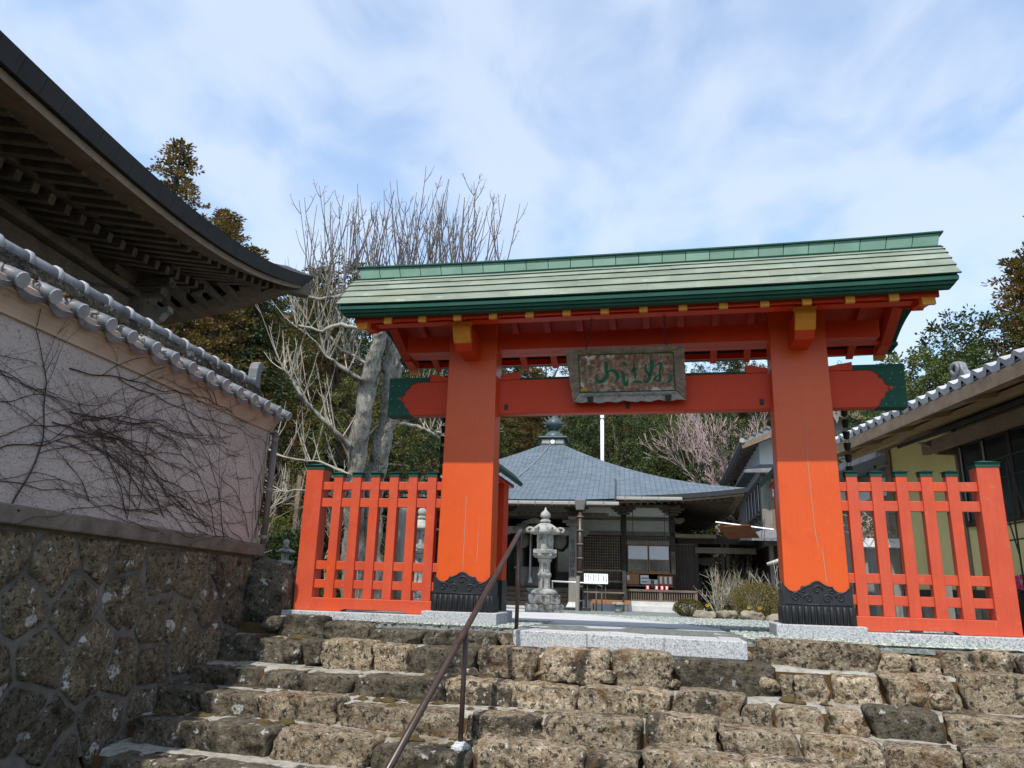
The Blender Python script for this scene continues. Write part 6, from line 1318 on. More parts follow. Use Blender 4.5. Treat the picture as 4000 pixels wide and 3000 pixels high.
own('cedar_tree','rusty cedar leaning over the slope behind the creeper wall',cedar(309,7.2,'',30),'leaf_cedar_brown',(-13.4,10.5,3.0))
# rosy leafless tree behind the hall
pk = bare(41,13.0,.6,6,.26,.011,8,(.22,.60),.23,.014)
plant('bare_tree','rosy leafless tree with a dense fan of twigs behind the hall roof','tree',(2.7,32.3,.9),[('branches',pk.mesh('branches','twig_pink',False,fix=False))])
pk2 = bare(47,10.0,.6,6,.26,.011,7,(.2,.6),.23,.013); plant('bare_tree','smaller rosy leafless tree leaning towards the two-storey house','tree',(4.6,31.6,.9),[('branches',pk2.mesh('branches','twig_pink',False,fix=False))],None,1.2)
for i, (X,Y,Hh,z,lab) in enumerate(((-8.6,8.0,3.4,.9,'grey leafless shrub on the bank beside the small stone lantern'),(-7.2,8.6,3.0,.3,'pale leafless shrub under the pale bare tree'),(-10.5,12,4.2,2.2,'pinkish leafless tree above the tiled coping'),(-6.4,11.5,3.2,.0,'grey leafless shrub behind the six-picket fence'))):
    plant('bare_shrub',lab,'shrub',(X,Y,z),[('branches',bare(60+i,Hh,.6,5,.25,.009,7,(.3,.7),.2).mesh('branches','twig_pale' if i != 2 else 'twig_pink',False,fix=False))])

# ---------------------------------------------------------------- the pollarded pale tree behind the fence
gk = thing('pollarded_tree','pale-barked pollarded tree with two trunks and a brush of upright leafless shoots','tree',(-5.4,6.4,-.05))
gr = random.Random(17)
def rough_tube(pts, rads, seed, n_=22):
    P = []; Q = []
    for i in range(len(pts)-1):
        for q in range(16 if n_ > 9 else 6):
            t = q/(16 if n_ > 9 else 6); P.append(Vector(pts[i]).lerp(Vector(pts[i+1]),t)); Q.append(rads[i]+(rads[i+1]-rads[i])*t)
    P.append(Vector(pts[-1])); Q.append(rads[-1]); mb = MB().tube(P,Q,n_)
    for i, v in enumerate(mb.v):
        v = Vector(v); e = noise.noise_vector(v*3.2+Vector((seed,0,0)))*.06*min(1,n_/10)+noise.noise_vector(v*9+Vector((0,seed,0)))*.03*min(1,n_/10)+noise.noise_vector(v*24+Vector((0,seed,0)))*.012*min(1,n_/10); mb.v[i] = tuple(v+e)
    return mb
t1 = [(-5.55,6.4,-.2),(-5.50,6.1,1.0),(-5.42,5.73,2.11),(-5.31,5.49,3.05),(-5.11,5.28,3.98),(-4.98,5.15,4.55),(-4.87,5.05,5.1),(-4.80,4.95,5.5)]
t2 = [(-5.30,6.7,-.2),(-5.25,6.3,1.2),(-5.15,6.03,2.4),(-4.88,5.8,3.41),(-4.78,5.58,4.31),(-4.74,5.38,5.03),(-4.70,5.23,5.6)]
rough_tube(t1,[.25,.20,.175,.17,.165,.16,.14,.08],1).build('trunk','bark_pale',gk,True,fix=False); rough_tube(t2,[.25,.20,.18,.17,.16,.14,.08],5).build('trunk','bark_pale',gk,True,fix=False)
LIMBS = [([(-5.16,5.1,4.02),(-5.53,4.9,4.24),(-5.79,4.8,4.41),(-5.99,4.68,4.68),(-6.29,4.56,4.88)],.06),([(-5.0,4.9,4.9),(-5.51,4.7,4.97),(-5.84,4.66,4.87),(-6.28,4.54,4.95)],.05),
 ([(-5.38,5.4,2.8),(-5.66,5.08,3.11),(-6.04,4.92,3.42),(-6.29,4.76,3.78),(-6.5,4.6,4.1)],.075),([(-4.8,5.86,3.36),(-4.33,5.94,3.33),(-4.04,6.04,3.19),(-3.75,6.14,3.01)],.06),([(-4.8,5.83,3.41),(-4.47,5.88,3.5),(-4.2,5.87,3.72),(-3.7,5.8,4.1)],.055),
 ([(-4.81,4.9,5.36),(-5.31,4.59,5.53),(-5.88,4.5,5.42),(-6.2,4.4,5.5)],.07),([(-5.4,5.5,2.3),(-5.9,5.2,2.5),(-6.5,5.0,2.55),(-7.0,4.9,2.75)],.045),([(-5.45,5.8,1.9),(-6.0,5.4,2.0),(-6.6,5.2,1.95)],.03),
 ([(-4.75,5.0,5.4),(-4.3,4.9,5.7),(-3.7,4.9,5.75),(-3.1,5.0,5.85),(-2.5,5.1,5.95)],.075),([(-4.7,5.2,5.5),(-4.4,5.3,5.9),(-3.9,5.4,6.0),(-3.3,5.5,5.9)],.06),([(-4.8,5.0,5.4),(-4.9,4.8,5.8),(-5.3,4.7,6.0),(-5.9,4.6,6.05)],.06),([(-4.75,5.1,5.5),(-4.6,5.0,5.8),(-4.2,4.9,5.95),(-3.8,4.9,6.0)],.07),([(-5.05,5.2,4.3),(-5.6,5.0,4.6),(-6.1,4.9,5.2)],.045)]
for P_, r_ in LIMBS: rough_tube(P_,[r_*.72*(1-.6*i/(len(P_)-1)) for i in range(len(P_))],gr.random()*9,8).build('limb','bark_pale' if r_ > .05 else 'twig_pale',gk,True,fix=False)
sh = {'twig_dark':MB(),'twig_pale':MB()}
def shoot(p, d, l, rad, mbk, sides=True, up=.10):
    pts = [p]; dd = d.normalized(); n_ = 7; q = p
    for i in range(n_): dd = (dd+Vector((0,0,up))+rv(gr)*.045).normalized(); q = q+dd*l/n_; pts.append(q)
    sh[mbk].tube(pts,[rad*(1-.65*i/n_) for i in range(n_+1)],4,False)
    if sides:
        for _ in range(gr.randint(1,3)):
            i = gr.randint(1,n_-1); a = dd.cross(rv(gr)).normalized(); shoot(pts[i],(Matrix.Rotation(gr.uniform(.45,.85),3,a) @ dd),l*gr.uniform(.22,.5)*(1-i/n_*.5),rad*.62,mbk,l > 1.2 and gr.random() < .2,up*1.5)
    else:
        for _ in range(2):
            i = gr.randint(2,n_-1); a = dd.cross(rv(gr)).normalized(); dq = Matrix.Rotation(.8,3,a) @ dd; sh[mbk].tube([pts[i],pts[i]+dq*gr.uniform(.04,.10)],[rad*.5,.003],3,False)
def on_limb(P_, t): 
    t *= len(P_)-1; i = min(int(t),len(P_)-2); return Vector(P_[i]).lerp(Vector(P_[i+1]),t-i)
for li, n_, lo, hi, mk in ((8,40,1.2,2.2,'twig_dark'),(9,26,1.2,2.1,'twig_dark'),(10,28,1.1,2.0,'twig_dark'),(11,18,1.5,2.3,'twig_dark'),(5,26,1.2,2.2,'twig_dark'),(1,12,.9,1.7,'twig_pale'),(0,14,.8,1.6,'twig_pale'),(12,10,.9,1.6,'twig_pale'),(2,16,.7,1.6,'twig_pale'),(3,8,.5,1.1,'twig_pale'),(4,8,.6,1.3,'twig_pale'),(6,12,.5,1.2,'twig_pale'),(7,9,.4,1.0,'twig_pale')):
    for q in range(n_):
        t = gr.uniform(.12,1.0); p = on_limb(LIMBS[li][0],t); sp = .42 if mk == 'twig_dark' else .8
        shoot(p,Vector((gr.uniform(-sp,sp),gr.uniform(-.4,.4),1)),gr.uniform(lo,hi)*(1.0-.25*abs(t-.4)),.0135,mk)
for (p,d,l) in (((-3.75,6.14,3.01),(.5,.1,-.1),.9),((-3.7,5.8,4.1),(.6,0,.2),1.2),((-7.0,4.9,2.75),(-.6,0,.1),.9),((-6.6,5.2,1.95),(-.5,0,-.1),.9),((-6.5,4.6,4.1),(-.5,0,.5),1.2),((-4.0,6.0,3.2),(.6,0,.3),1.3),((-3.9,6.1,3.1),(.5,0,.6),1.2),((-6.3,4.55,4.9),(-.4,0,.8),1.2)):
    for _ in range(5): shoot(Vector(p),Vector(d)+rv(gr)*.5,l*gr.uniform(.6,1.1),.011,'twig_pale',True,.06)
for k_, mb in sh.items(): mb.build('shoots',k_,gk,False,fix=False)
mb = MB()
for _ in range(500):
    t = gr.uniform(.2,.6); p = on_limb(t2,t)+Vector((gr.gauss(0,.15),-.18+gr.gauss(0,.05),0)); leaf_quad(mb,p,rv(gr),rv(gr),gr.uniform(.03,.07),.02)
tag(mb.build('trunk_moss','leaf_dark',gk,fix=False), kind='stuff')

# ---------------------------------------------------------------- undergrowth on the slopes
mb = MB(); n = 0
for reg, cnt, sz in (((-17,-6.6,3,16),15000,(.10,.26)),((-13,10,31,38),9000,(.18,.4)),((8,20,8,24),5000,(.15,.32))):
    for _ in range(cnt):
        X, Y = fr.uniform(reg[0],reg[1]), fr.uniform(reg[2],reg[3])
        d_ = noise.noise((X*.8,Y*.8,0))
        if d_ < -.12 and reg[0] == -17: continue
        z = gheight(X,Y)+max(0,d_+.15)*1.6*fr.random()**.5*(1.2 if reg[3] > 30 else .8)+.05
        leaf_quad(mb, Vector((X,Y,z)), rv(fr), rv(fr), fr.uniform(*sz), fr.uniform(*sz)*.5)
tag(mb.build('undergrowth','leaf_olive',None,fix=False),'low leafy undergrowth covering the wooded slopes','undergrowth',kind='stuff')

# ---------------------------------------------------------------- garden plants
def shrub_mesh(seed, rx, rz, n_, m_, lv=(.025,.05), twigs=26, core=.6):
    r = random.Random(seed); mb = MB()
    for _ in range(n_):
        o = rv(r); k_ = core+(1-core)*r.random()**.5; bump = 1+.16*noise.noise((o.x*2.6+seed,o.y*2.6,o.z*2.6))
        p = Vector((o.x*rx*bump,o.y*rx*bump,rz+o.z*rz*bump))*1.0; c = Vector((p.x*k_,p.y*k_,rz+(p.z-rz)*k_))
        if c.z < .02: continue
        leaf_quad(mb, c, (o+rv(r)*.8).normalized(), rv(r), r.uniform(*lv), r.uniform(*lv)*.6)
    tw = MB()
    for q in range(twigs):
        a = r.random()*6.28; d = Vector((math.cos(a)*r.random(),math.sin(a)*r.random(),1.2)).normalized(); e = Vector((d.x*rx*1.1,d.y*rx*1.1,d.z*rz*1.7)); tw.tube([(0,0,-.05),e*.5+rv(r)*.04,e],[.012,.008,.003],4,False)
    return tw.mesh('stems','twig_pale',False,fix=False), mb.mesh('leaves',m_,False,fix=False)
def shrub(label, loc, rx, rz, n_, m_, seed, lv=(.025,.05), core=.6):
    tw, lf = shrub_mesh(seed,rx,rz,n_,m_,lv,core=core); return plant('shrub',label,'shrub',loc,[('stems',tw),('leaves',lf)])
shrub('small clipped olive-brown dome bush beside the hall base',(.76,10.9,-.19),.34,.21,5200,'leaf_shrub_brown',11,(.02,.04))
shrub('large rounded twiggy bush with brownish green leaves behind the garden rocks',(2.2,9.9,-.16),.62,.40,9000,'leaf_shrub_brown',12,(.02,.042),.35)
shrub('bright lime-green clipped bush on the bank beyond the creeper wall',(-8.5,8.4,1.10),.42,.36,4200,'leaf_lime',13,(.03,.06))
shrub('loose green bush behind the small stone lantern',(-7.3,6.6,.15),.7,.6,5200,'leaf_shrub',14,(.04,.08),.4)
shrub('reddish brown low bush on the bank above the small stone lantern',(-8.0,7.2,.55),.45,.32,2600,'leaf_cedar_brown',15,(.03,.06),.4)
shrub('dark green leafy bush behind the end post of the fence',(-6.2,5.0,.0),.6,.62,4600,'leaf_dark',16,(.05,.10),.45)
shrub('green bush at the foot of the pale bare tree',(-6.2,8.3,.0),.7,.55,4200,'leaf_mid',17,(.05,.10),.45)
shrub('dark bush beyond the fence beside the stone monument',(-4.3,9.6,-.1),.5,.5,3000,'leaf_dark',18,(.05,.10),.45)
shrub('low bush under the yellow house behind the five-picket fence',(2.6,3.4,-.05),.35,.22,2400,'leaf_shrub',19,(.03,.05),.45)
def wiry(label, loc, h, n_, spread, seed, m_='twig_pale', leaves=0):
    r = random.Random(seed); mb = MB(); lf = MB()
    for q in range(n_):
        a = r.random()*6.28; d = Vector((math.cos(a)*spread*r.random(),math.sin(a)*spread*r.random(),1)).normalized(); p = Vector((r.gauss(0,.05),r.gauss(0,.05),-.03)); pts = [p]; l = h*r.uniform(.5,1.1)
        for i in range(6): d = (d+rv(r)*.13+Vector((0,0,-.03))).normalized(); p = p+d*l/6; pts.append(p)
        mb.tube(pts,[.011,.010,.009,.007,.006,.004,.003],4,False)
        for _ in range(3):
            i = r.randint(2,5); mb.tube([pts[i],pts[i]+(d+rv(r)*.8).normalized()*l*.2],[.006,.002],3,False)
        for _ in range(leaves): i = r.randint(1,6); leaf_quad(lf,pts[i]+rv(r)*.06,rv(r),rv(r),r.uniform(.04,.07),.025)
    parts = [('stems',mb.mesh('stems',m_,False,fix=False))]
    if leaves: parts.append(('leaves',lf.mesh('leaves','leaf_shrub',False,fix=False)))
    return plant('wiry_shrub',label,'shrub',loc,parts)
wiry('sprawling leafless shrub with arching stems beside the gate post',(2.75,10.6,-.18),1.5,34,.85,31)
wiry('sparse shrub with fresh green leaves between the clipped bushes',(1.45,11.2,-.18),1.15,30,.5,32,'twig_pale',9)
wiry('dry brown stems standing before the passage',(2.0,12.0,-.2),1.1,34,.35,33,'dry_vine',3)
wiry('tangle of dry twigs under the passage roof',(2.3,15.6,-.25),1.3,60,.7,34,'dry_vine',5)
wiry('dry thicket seen through the passage',(3.0,21.5,-.3),2.2,70,.7,36,'dry_vine',8)
wiry('dry stems beside the small stone lantern on the bank',(-6.7,4.4,.0),1.3,26,.6,35,'dry_vine',4)
def blades(label, loc, h, n_, seed, flower=0):
    r = random.Random(seed); mb = MB()
    for q in range(n_):
        a = r.random()*6.28; lean = r.uniform(.1,.75); d = Vector((math.cos(a)*lean,math.sin(a)*lean,1)).normalized(); p = Vector((r.gauss(0,.06),r.gauss(0,.05),-.02)); w = Vector((-math.sin(a),math.cos(a),0))*r.uniform(.006,.012); L_ = h*r.uniform(.6,1.1); pts = [p]
        for i in range(3): d = (d+Vector((0,0,-.22*lean))).normalized(); pts.append(pts[-1]+d*L_/3)
        o = len(mb.v)
        for i, c in enumerate(pts): mb.v += [tuple(c-w*(1-i/3.2)),tuple(c+w*(1-i/3.2))]
        for i in range(3): mb.f.append((o+2*i,o+2*i+1,o+2*i+3,o+2*i+2))
    t = plant('daffodil' if flower else 'leafy_clump',label,'flower' if flower else 'plant',loc,[('leaves',mb.mesh('leaves','leaf_blade',False,fix=False))])
    for q in range(flower):
        x, y = r.gauss(0,.07), r.gauss(0,.03)-.08; fm = MB().tube([(x,y+.05,0),(x,y,h*.95),(x,y-.03,h)],[.006,.005,.005],5); o_ = bpy.data.objects.new('stalk',fm.mesh('stalk','leaf_blade')); COL.objects.link(o_); o_.parent = t
        f2 = MB()
        for k_ in range(6):
            a = k_*math.pi/3; f2.add([(x,y-.035,h),(x+.018*math.cos(a-.5),y-.045,h+.018*math.sin(a-.5)),(x+.045*math.cos(a),y-.04,h+.045*math.sin(a)),(x+.018*math.cos(a+.5),y-.045,h+.018*math.sin(a+.5))],[(0,1,2,3)])
        f2.tube([(x,y-.035,h),(x,y-.07,h)],[.014,.022],8,False); o_ = bpy.data.objects.new('petals',f2.mesh('petals','petal_yellow')); COL.objects.link(o_); o_.parent = t
    return t
blades('daffodil clump with yellow flowers next to the small clipped bush',(1.18,10.1,-.17),.27,60,51,2)
blades('daffodil clump with a yellow flower in front of the large rounded bush',(2.02,9.2,-.15),.25,50,52,2)
blades('clump of strap-shaped green leaves between the two daffodil clumps',(1.62,9.7,-.16),.32,70,53); blades('pale green leaf clump at the foot of the large rounded bush',(2.55,9.1,-.15),.33,60,54); blades('spiky green leaf clump beside the small clipped bush',(.98,10.4,-.18),.30,60,55); blades('grassy leaf clump by the shoe of the gate post',(2.9,9.4,-.15),.30,50,56); blades('short leaf clump behind the middle garden rock',(1.85,9.5,-.16),.24,50,57)
for i,(x,y,w,h,lab) in enumerate(((1.05,9.35,.52,.20,'long low garden rock next to the clipped bush'),(1.5,9.15,.44,.22,'lumpy tan garden rock below the daffodils'),(1.98,8.95,.50,.21,'broad mottled garden rock under the large bush'),(2.5,8.9,.44,.20,'round brown garden rock nearest the gate post'),(2.95,9.0,.4,.2,'grey garden rock hidden partly by the gate post'))):
    o_ = obj('garden_rock', stone_mesh('garden_rock',w,.34,h,700+i,'garden_rock',(8,5,5),.05,2.6), None, Matrix.Translation((x,y-.1,gz(y)-.05)) @ Matrix.Rotation(fr.uniform(-.3,.3),4,'Z')); tag(o_,lab,'rock')
# ================================================================ stone lanterns and yard furniture
def lantern_parts(t, S=1.0, text_=True):
    def P(mb, n, m='lantern_stone', **k):
        me = mb.mesh(n, m, k.get('smooth',False)); o_ = bpy.data.objects.new(n, me); COL.objects.link(o_); o_.parent = k.get('par',t)
        if k.get('bevel'): b = o_.modifiers.new('b','BEVEL'); b.width = k['bevel']; b.segments = 2; b.limit_method = 'ANGLE'
        return o_
    for i, (x0,x1,y0) in enumerate(((-.41,-.12,0),(-.115,.17,0),(.175,.41,0))): P(MB().box(x0,x1,-.40,.40,0,.20),'base_stone','lantern_base',bevel=.015)
    P(MB().box(-.34,.12,-.33,.33,.202,.40),'base_stone','lantern_base',bevel=.015); P(MB().box(.125,.34,-.33,.33,.202,.40),'base_stone','lantern_base',bevel=.015)
    mb = MB().lathe([(.27,.402),(.28,.44),(.24,.49),(.17,.52)],24)
    for i,v in enumerate(mb.v):
        a = math.atan2(v[1],v[0]); k_ = 1+.07*math.cos(a*8) if v[2] < .5 else 1; mb.v[i] = (v[0]*k_,v[1]*k_,v[2])
    P(mb,'lotus_base',smooth=True)
    sh_ = P(MB().lathe([(.135,.50),(.145,.53),(.128,.55),(.125,.76),(.135,.78),(.15,.80),(.15,.84),(.135,.86),(.122,.88),(.120,1.08),(.14,1.11),(.155,1.14),(.155,1.17)],20),'shaft',smooth=True)
    mb = MB().lathe([(.14,1.172),(.20,1.19),(.245,1.23),(.25,1.27)],24)
    for i,v in enumerate(mb.v):
        a = math.atan2(v[1],v[0]); k_ = 1+.06*math.cos(a*12) if v[2] > 1.18 else 1; mb.v[i] = (v[0]*k_,v[1]*k_,v[2])
    P(mb,'lotus_bowl',smooth=True)
    pf = P(MB().lathe([(.285,1.272),(.295,1.29),(.295,1.36),(.285,1.372)],6,(0,0,0),math.pi/6),'platform',bevel=.006)
    for q in range(6):
        a = q*math.pi/3; c = Vector((math.cos(a)*.256,math.sin(a)*.256,1.325)); tdir = Vector((-math.sin(a),math.cos(a),0)); P(MB().tube([c-tdir*.08,c-tdir*.03+Vector((0,0,.015)),c+tdir*.03+Vector((0,0,-.015)),c+tdir*.08],.008,4),'relief',par=pf)
    fb = P(MB().lathe([(.205,1.374),(.205,1.70)],6,(0,0,0),math.pi/6),'firebox',bevel=.006)
    for a in (-math.pi/2,-math.pi/6,-math.pi*5/6):
        n_ = Vector((math.cos(a),math.sin(a),0)); tdir = Vector((-n_.y,n_.x,0)); c = n_*.1785+Vector((0,0,1.575))
        P(MB().prism([(-.055,-.06),(.055,-.06),(.055,.06),(-.055,.06)],lambda x,y,t_: c+tdir*x+Vector((0,0,y))+n_*t_,-.002,.002),'window','iron',par=fb)
        for q in range(-3,4):
            for sg in (1,-1):
                x0 = max(-.055,min(.055,q*.03-.06)); x1 = max(-.055,min(.055,q*.03+.06))
                y0 = sg*((x0-q*.03)); y1 = sg*((x1-q*.03)); P(MB().tube([c+n_*.004+tdir*x0+Vector((0,0,y0)),c+n_*.004+tdir*x1+Vector((0,0,y1))],.0055,4),'lattice',par=fb)
    mb = MB(); ns = 36
    prof = [(.26,1.702),(.37,1.72),(.385,1.75),(.34,1.80),(.26,1.86),(.17,1.92),(.10,1.95)]
    for r_,z in prof:
        for k_ in range(ns):
            a = 2*math.pi*k_/ns; hexr = math.cos(math.pi/6)/math.cos(((a+math.pi/6) % (math.pi/3))-math.pi/6); lob = 1+.035*math.cos(a*18)*(z > 1.74); up = .035*max(0,(1/math.cos(((a+math.pi/6+math.pi/6) % (math.pi/3))-math.pi/6)-1))*5*(r_ > .3)
            mb.v.append((r_*hexr*lob*math.cos(a),r_*hexr*lob*math.sin(a),z))
    for i in range(len(prof)-1):
        for k_ in range(ns): mb.f.append((i*ns+k_,i*ns+(k_+1)%ns,(i+1)*ns+(k_+1)%ns,(i+1)*ns+k_))
    mb.f += [tuple(range(ns))[::-1],tuple((len(prof)-1)*ns+k_ for k_ in range(ns))]
    rf = P(mb,'roof',smooth=True)
    for q in range(6):
        a = q*math.pi/3; d = Vector((math.cos(a),math.sin(a),0)); cl = [d*(.30+.10*math.cos(-1.2+s*.5)*(1-s*.055)+.02)+Vector((0,0,1.80+.06*math.sin(-1.2+s*.5)*(1-s*.055))) for s in range(12)]
        P(MB().tube(cl,[.035-.0015*s for s in range(12)],6),'corner_scroll',par=rf,smooth=True)
    mb = MB().lathe([(.09,1.952),(.115,1.97),(.12,2.0),(.085,2.03),(.07,2.045),(.10,2.07),(.115,2.11),(.105,2.16),(.07,2.20),(.03,2.24),(.015,2.29),(.0,2.31)],18); P(mb,'finial',smooth=True)
    return sh_
lan = thing('stone_lantern','tall carved grey stone lantern on a black-stained base in the yard','lantern',(0,0,0)); lsh = lantern_parts(lan)
for z, s, ss in ((1.06,'献灯',.10),):
    o_ = text('carved_text',s,ss,facing((0.0,-.126,z),0),'ink',None,True,.001); o_.parent = lsh
o_ = text('carved_text','平成吉日',.055,facing((-.03,-.129,.75),0),'ink',None,True,.001); o_.parent = lsh
lan.location = (-2.31,9.1,gz(9.1)-.02); lan.rotation_euler = (0,0,R(10)); lan.scale = (1,1,.985)
lan2 = copy_tree(lan, Matrix.Translation((-5.15,9.0,-.12)) @ Matrix.Rotation(.4,4,'Z') @ Matrix.Scale(.98,4), 'grey stone lantern standing behind the six-picket fence')
sl = thing('stone_lantern','small mossy stone lantern on a dark rock beside the creeper wall','lantern',(0,0,0))
def SP(mb, n, m='lantern_stone', smooth=False): me = mb.mesh(n,m,smooth); o_ = bpy.data.objects.new(n,me); COL.objects.link(o_); o_.parent = sl; return o_
SP(MB().lathe([(.11,0),(.10,.05),(.075,.16),(.08,.20)],6),'shaft'); SP(MB().lathe([(.09,.20),(.15,.23),(.15,.27),(.12,.285)],6),'platform'); SP(MB().lathe([(.075,.285),(.075,.42)],4,(0,0,0),math.pi/4),'firebox'); SP(MB().lathe([(.08,.42),(.20,.44),(.20,.46),(.12,.50),(.06,.53)],6),'roof','lantern_base'); SP(MB().lathe([(.06,.53),(.035,.57),(.05,.60),(.06,.64),(.045,.68),(.0,.70)],12),'finial',smooth=True)
sl.location = (-5.25,3.05,.44); sl.scale = (.80,.80,.75)
o_ = obj('boulder', stone_mesh('boulder',.7,.6,.75,510,'stone_dark',(8,7,8),.06,3.0), None, Matrix.Translation((-5.25,2.75,-.28))); tag(o_,'dark flat-topped rock carrying the small stone lantern','boulder')
# bronze censer with a gold crest, on its own stand
cs = thing('bronze_censer','green-bronze incense burner with a gold crest beside the tall lantern','censer',(-2.95,12.6,gz(12.6)))
c = Vector((-2.95,12.6,gz(12.6))); MB().lathe([(.12,.12),(.20,.16),(.33,.24),(.37,.36),(.35,.45),(.36,.50),(.40,.52),(.40,.56),(.34,.56),(.32,.50)],20,c).build('bowl','bronze',cs,True); MB().lathe([(.22,0),(.20,.05),(.09,.08),(.09,.11),(.14,.125)],14,c).build('foot','bronze',cs,True)
MB().tube([c+Vector((0,-.355,.38)),c+Vector((0,-.385,.38))],[.075,.06],16).build('gold_crest','gold_paint',cs); MB().tube([c+Vector((0,-.23,.18)),c+Vector((0,-.34,.10)),c+Vector((0,-.38,.0))],[.07,.06,.08],8).build('leg','bronze',cs,True)
# white explanatory sign on thin legs
sg = thing('notice_board','white notice board with columns of black writing on thin metal legs','sign',(-1.8,15.35,-.24))
sgm = Matrix.Translation((-1.78,15.33,.68)) @ Matrix.Rotation(R(6),4,'Z') @ Matrix.Rotation(R(-18),4,'X')
def SG(x0,x1,y0,y1,z0,z1,n,m): 
    mb = MB().box(x0,x1,y0,y1,z0,z1); mb.v = [tuple(sgm @ Vector(v)) for v in mb.v]; return mb.build(n,m,sg)
pn_ = SG(-.35,.35,0,.015,-.15,.15,'panel','sign_white')
wr = random.Random(2); KJ = '妙法山阿弥陀寺女人高野納経御本尊弘法大師開山鐘堂奥院'
for q in range(9):
    col = ''.join(wr.choice(KJ) for _ in range(3 if q else 6)); size = .036 if q else .040; nrow = 6
    body = ''.join(wr.choice(KJ) for _ in range(nrow))
    o_ = text('notice_text',body,size,sgm @ facing((.30-.075*q,-.003,.128),0),'ink',pn_,True,.0006)
for x in (-.25,.28): p = sgm @ Vector((x,.02,0)); MB().tube([p,(p.x,p.y+.02,-.26)],.012,6).build('leg','gutter',sg)
fb_ = thing('footing_block','dark concrete footing beside the ringed downpipe','block',(-2.5,15.4,-.25)); MB().box(-2.75,-1.95,15.2,15.55,-.28,-.16).build('block','dark_shingle',fb_,bevel=.01)
# steel guard rail and weathered post
gr_ = thing('steel_rail','polished steel guard rail in front of the hall porch','rail',(-2.5,15.2,-.25)); MB().tube([(-3.07,15.15,.57),(-1.77,15.43,.54),(-1.60,15.48,.46)],.026,8).build('top_bar','steel',gr_,True)
for x,y in ((-3.05,15.15),(-1.78,15.43),(-1.62,15.47)): MB().tube([(x,y,.55),(x,y,-.27)],.022,8).build('upright','gutter',gr_,True)
wp = obj('wooden_post', MB().tube([(0,0,0),(.01,0,.5),(.02,0,1.0)],[.062,.060,.058],8).mesh('wooden_post','grey_wood'), None, Matrix.Translation((-2.29,15.0,-.26))); tag(wp,'weathered round wooden post standing in front of the steel rail','post')
# low dark table, slatted bench and stone stool before the hall
tb_ = thing('low_table','low dark table under the notice board','table',(-1.5,16.6,-.26)); MB().box(-2.25,-1.0,16.3,16.7,.27,.31).build('top','brown_wood',tb_); 
for x in (-2.2,-1.05): MB().box(x-.025,x+.025,16.35,16.6,-.28,.27).build('leg','iron',tb_)
bn = thing('slatted_bench','low slatted brown bench under the veranda','bench',(-1.5,17.6,-.27))
for q in range(4): MB().box(-2.2,-.9,17.3+.11*q,17.38+.11*q,-.06+.03*q,-.03+.03*q).build('slat','tan_wood',bn)
for x in (-2.1,-1.0): MB().box(x-.03,x+.03,17.3,17.7,-.28,-.06).build('leg','brown_wood',bn)
st = thing('stone_stool','small mushroom-shaped stone stool on the gravel','stool',(-1.02,13.67,gz(13.7))); MB().lathe([(.11,0),(.09,.1),(.10,.2)],12,(-1.02,13.67,gz(13.7))).build('stem','grey_plaster',st,True)
mb = MB().lathe([(.10,.2),(.155,.215),(.16,.25),(.13,.265)],24,(-1.02,13.67,gz(13.7))); MB().lathe([(.155,.20),(.165,.215),(.165,.25),(.14,.268),(.0,.27)],18,(-1.02,13.67,gz(13.7))).build('seat','lantern_stone',st)
# leaning log and stone monument behind the left fence
lg = obj('leaning_log', MB().tube([(-5.08,7.5,-.1),(-5.0,7.3,.8),(-4.88,7.0,2.0)],[.11,.10,.085],10).mesh('leaning_log','grey_wood',True), None); tag(lg,'weathered grey log leaning upright behind the six-picket fence','log')
mo = obj('stone_monument', stone_mesh('stone_monument',.5,.25,1.1,520,'lantern_base',(6,4,8),.03,6), None, Matrix.Translation((-4.6,9.3,-.2))); tag(mo,'upright grey stone monument beyond the six-picket fence','monument')
# little green-roofed shelter among the branches
gs = thing('green_roofed_shelter','small shelter with a curved green copper roof among the bare branches','shelter',(-7.4,9.2,.8))
mb = MB(); mb.grid(8,8,lambda u,v: (-8.35+1.6*u, 8.2+1.7*v, 3.30-.55*(u*.9+.1*u*u)+.14*(u*u)+.0-.25*abs(2*v-1)**2*.0)); 
for i in range(len(mb.v)): pass
o1 = len(mb.v); mb.add([(x,y,z-.07) for x,y,z in mb.v],[tuple(i for i in f)[::-1] for f in mb.f]); mb.build('roof','copper_ridge',gs,True)
for x,y in ((-8.0,8.5),(-7.0,8.5),(-8.0,9.7),(-7.0,9.7)): MB().box(x-.05,x+.05,y-.05,y+.05,.2,2.85).build('post','brown_wood',gs)
# rain chains: cups on links, from the rear eaves
for X, lab in ((-2.30,'black rain chain of metal cups hanging beside the six-picket fence'),(2.29,'black rain chain of metal cups hanging beside the five-picket fence')):
    rc_ = thing('rain_chain',lab,'rain chain',(X,1.16,0)); z = 2.88; cup = MB().lathe([(.026,0),(.030,.01),(.040,.075),(.043,.08),(.039,.08),(.028,.012)],10).mesh('cup','black_metal',True)
    while z > .12:
        o_ = bpy.data.objects.new('cup',cup); COL.objects.link(o_); o_.parent = rc_; o_.location = (0,0,z-.08)
        lk = MB().tube([(-.012,0,.0),(-.02,0,.03),(0,0,.055),(.02,0,.03),(.012,0,0)],.003,4).mesh('link','iron'); o_ = bpy.data.objects.new('link',lk); COL.objects.link(o_); o_.parent = rc_; o_.location = (0,0,z); z -= .128
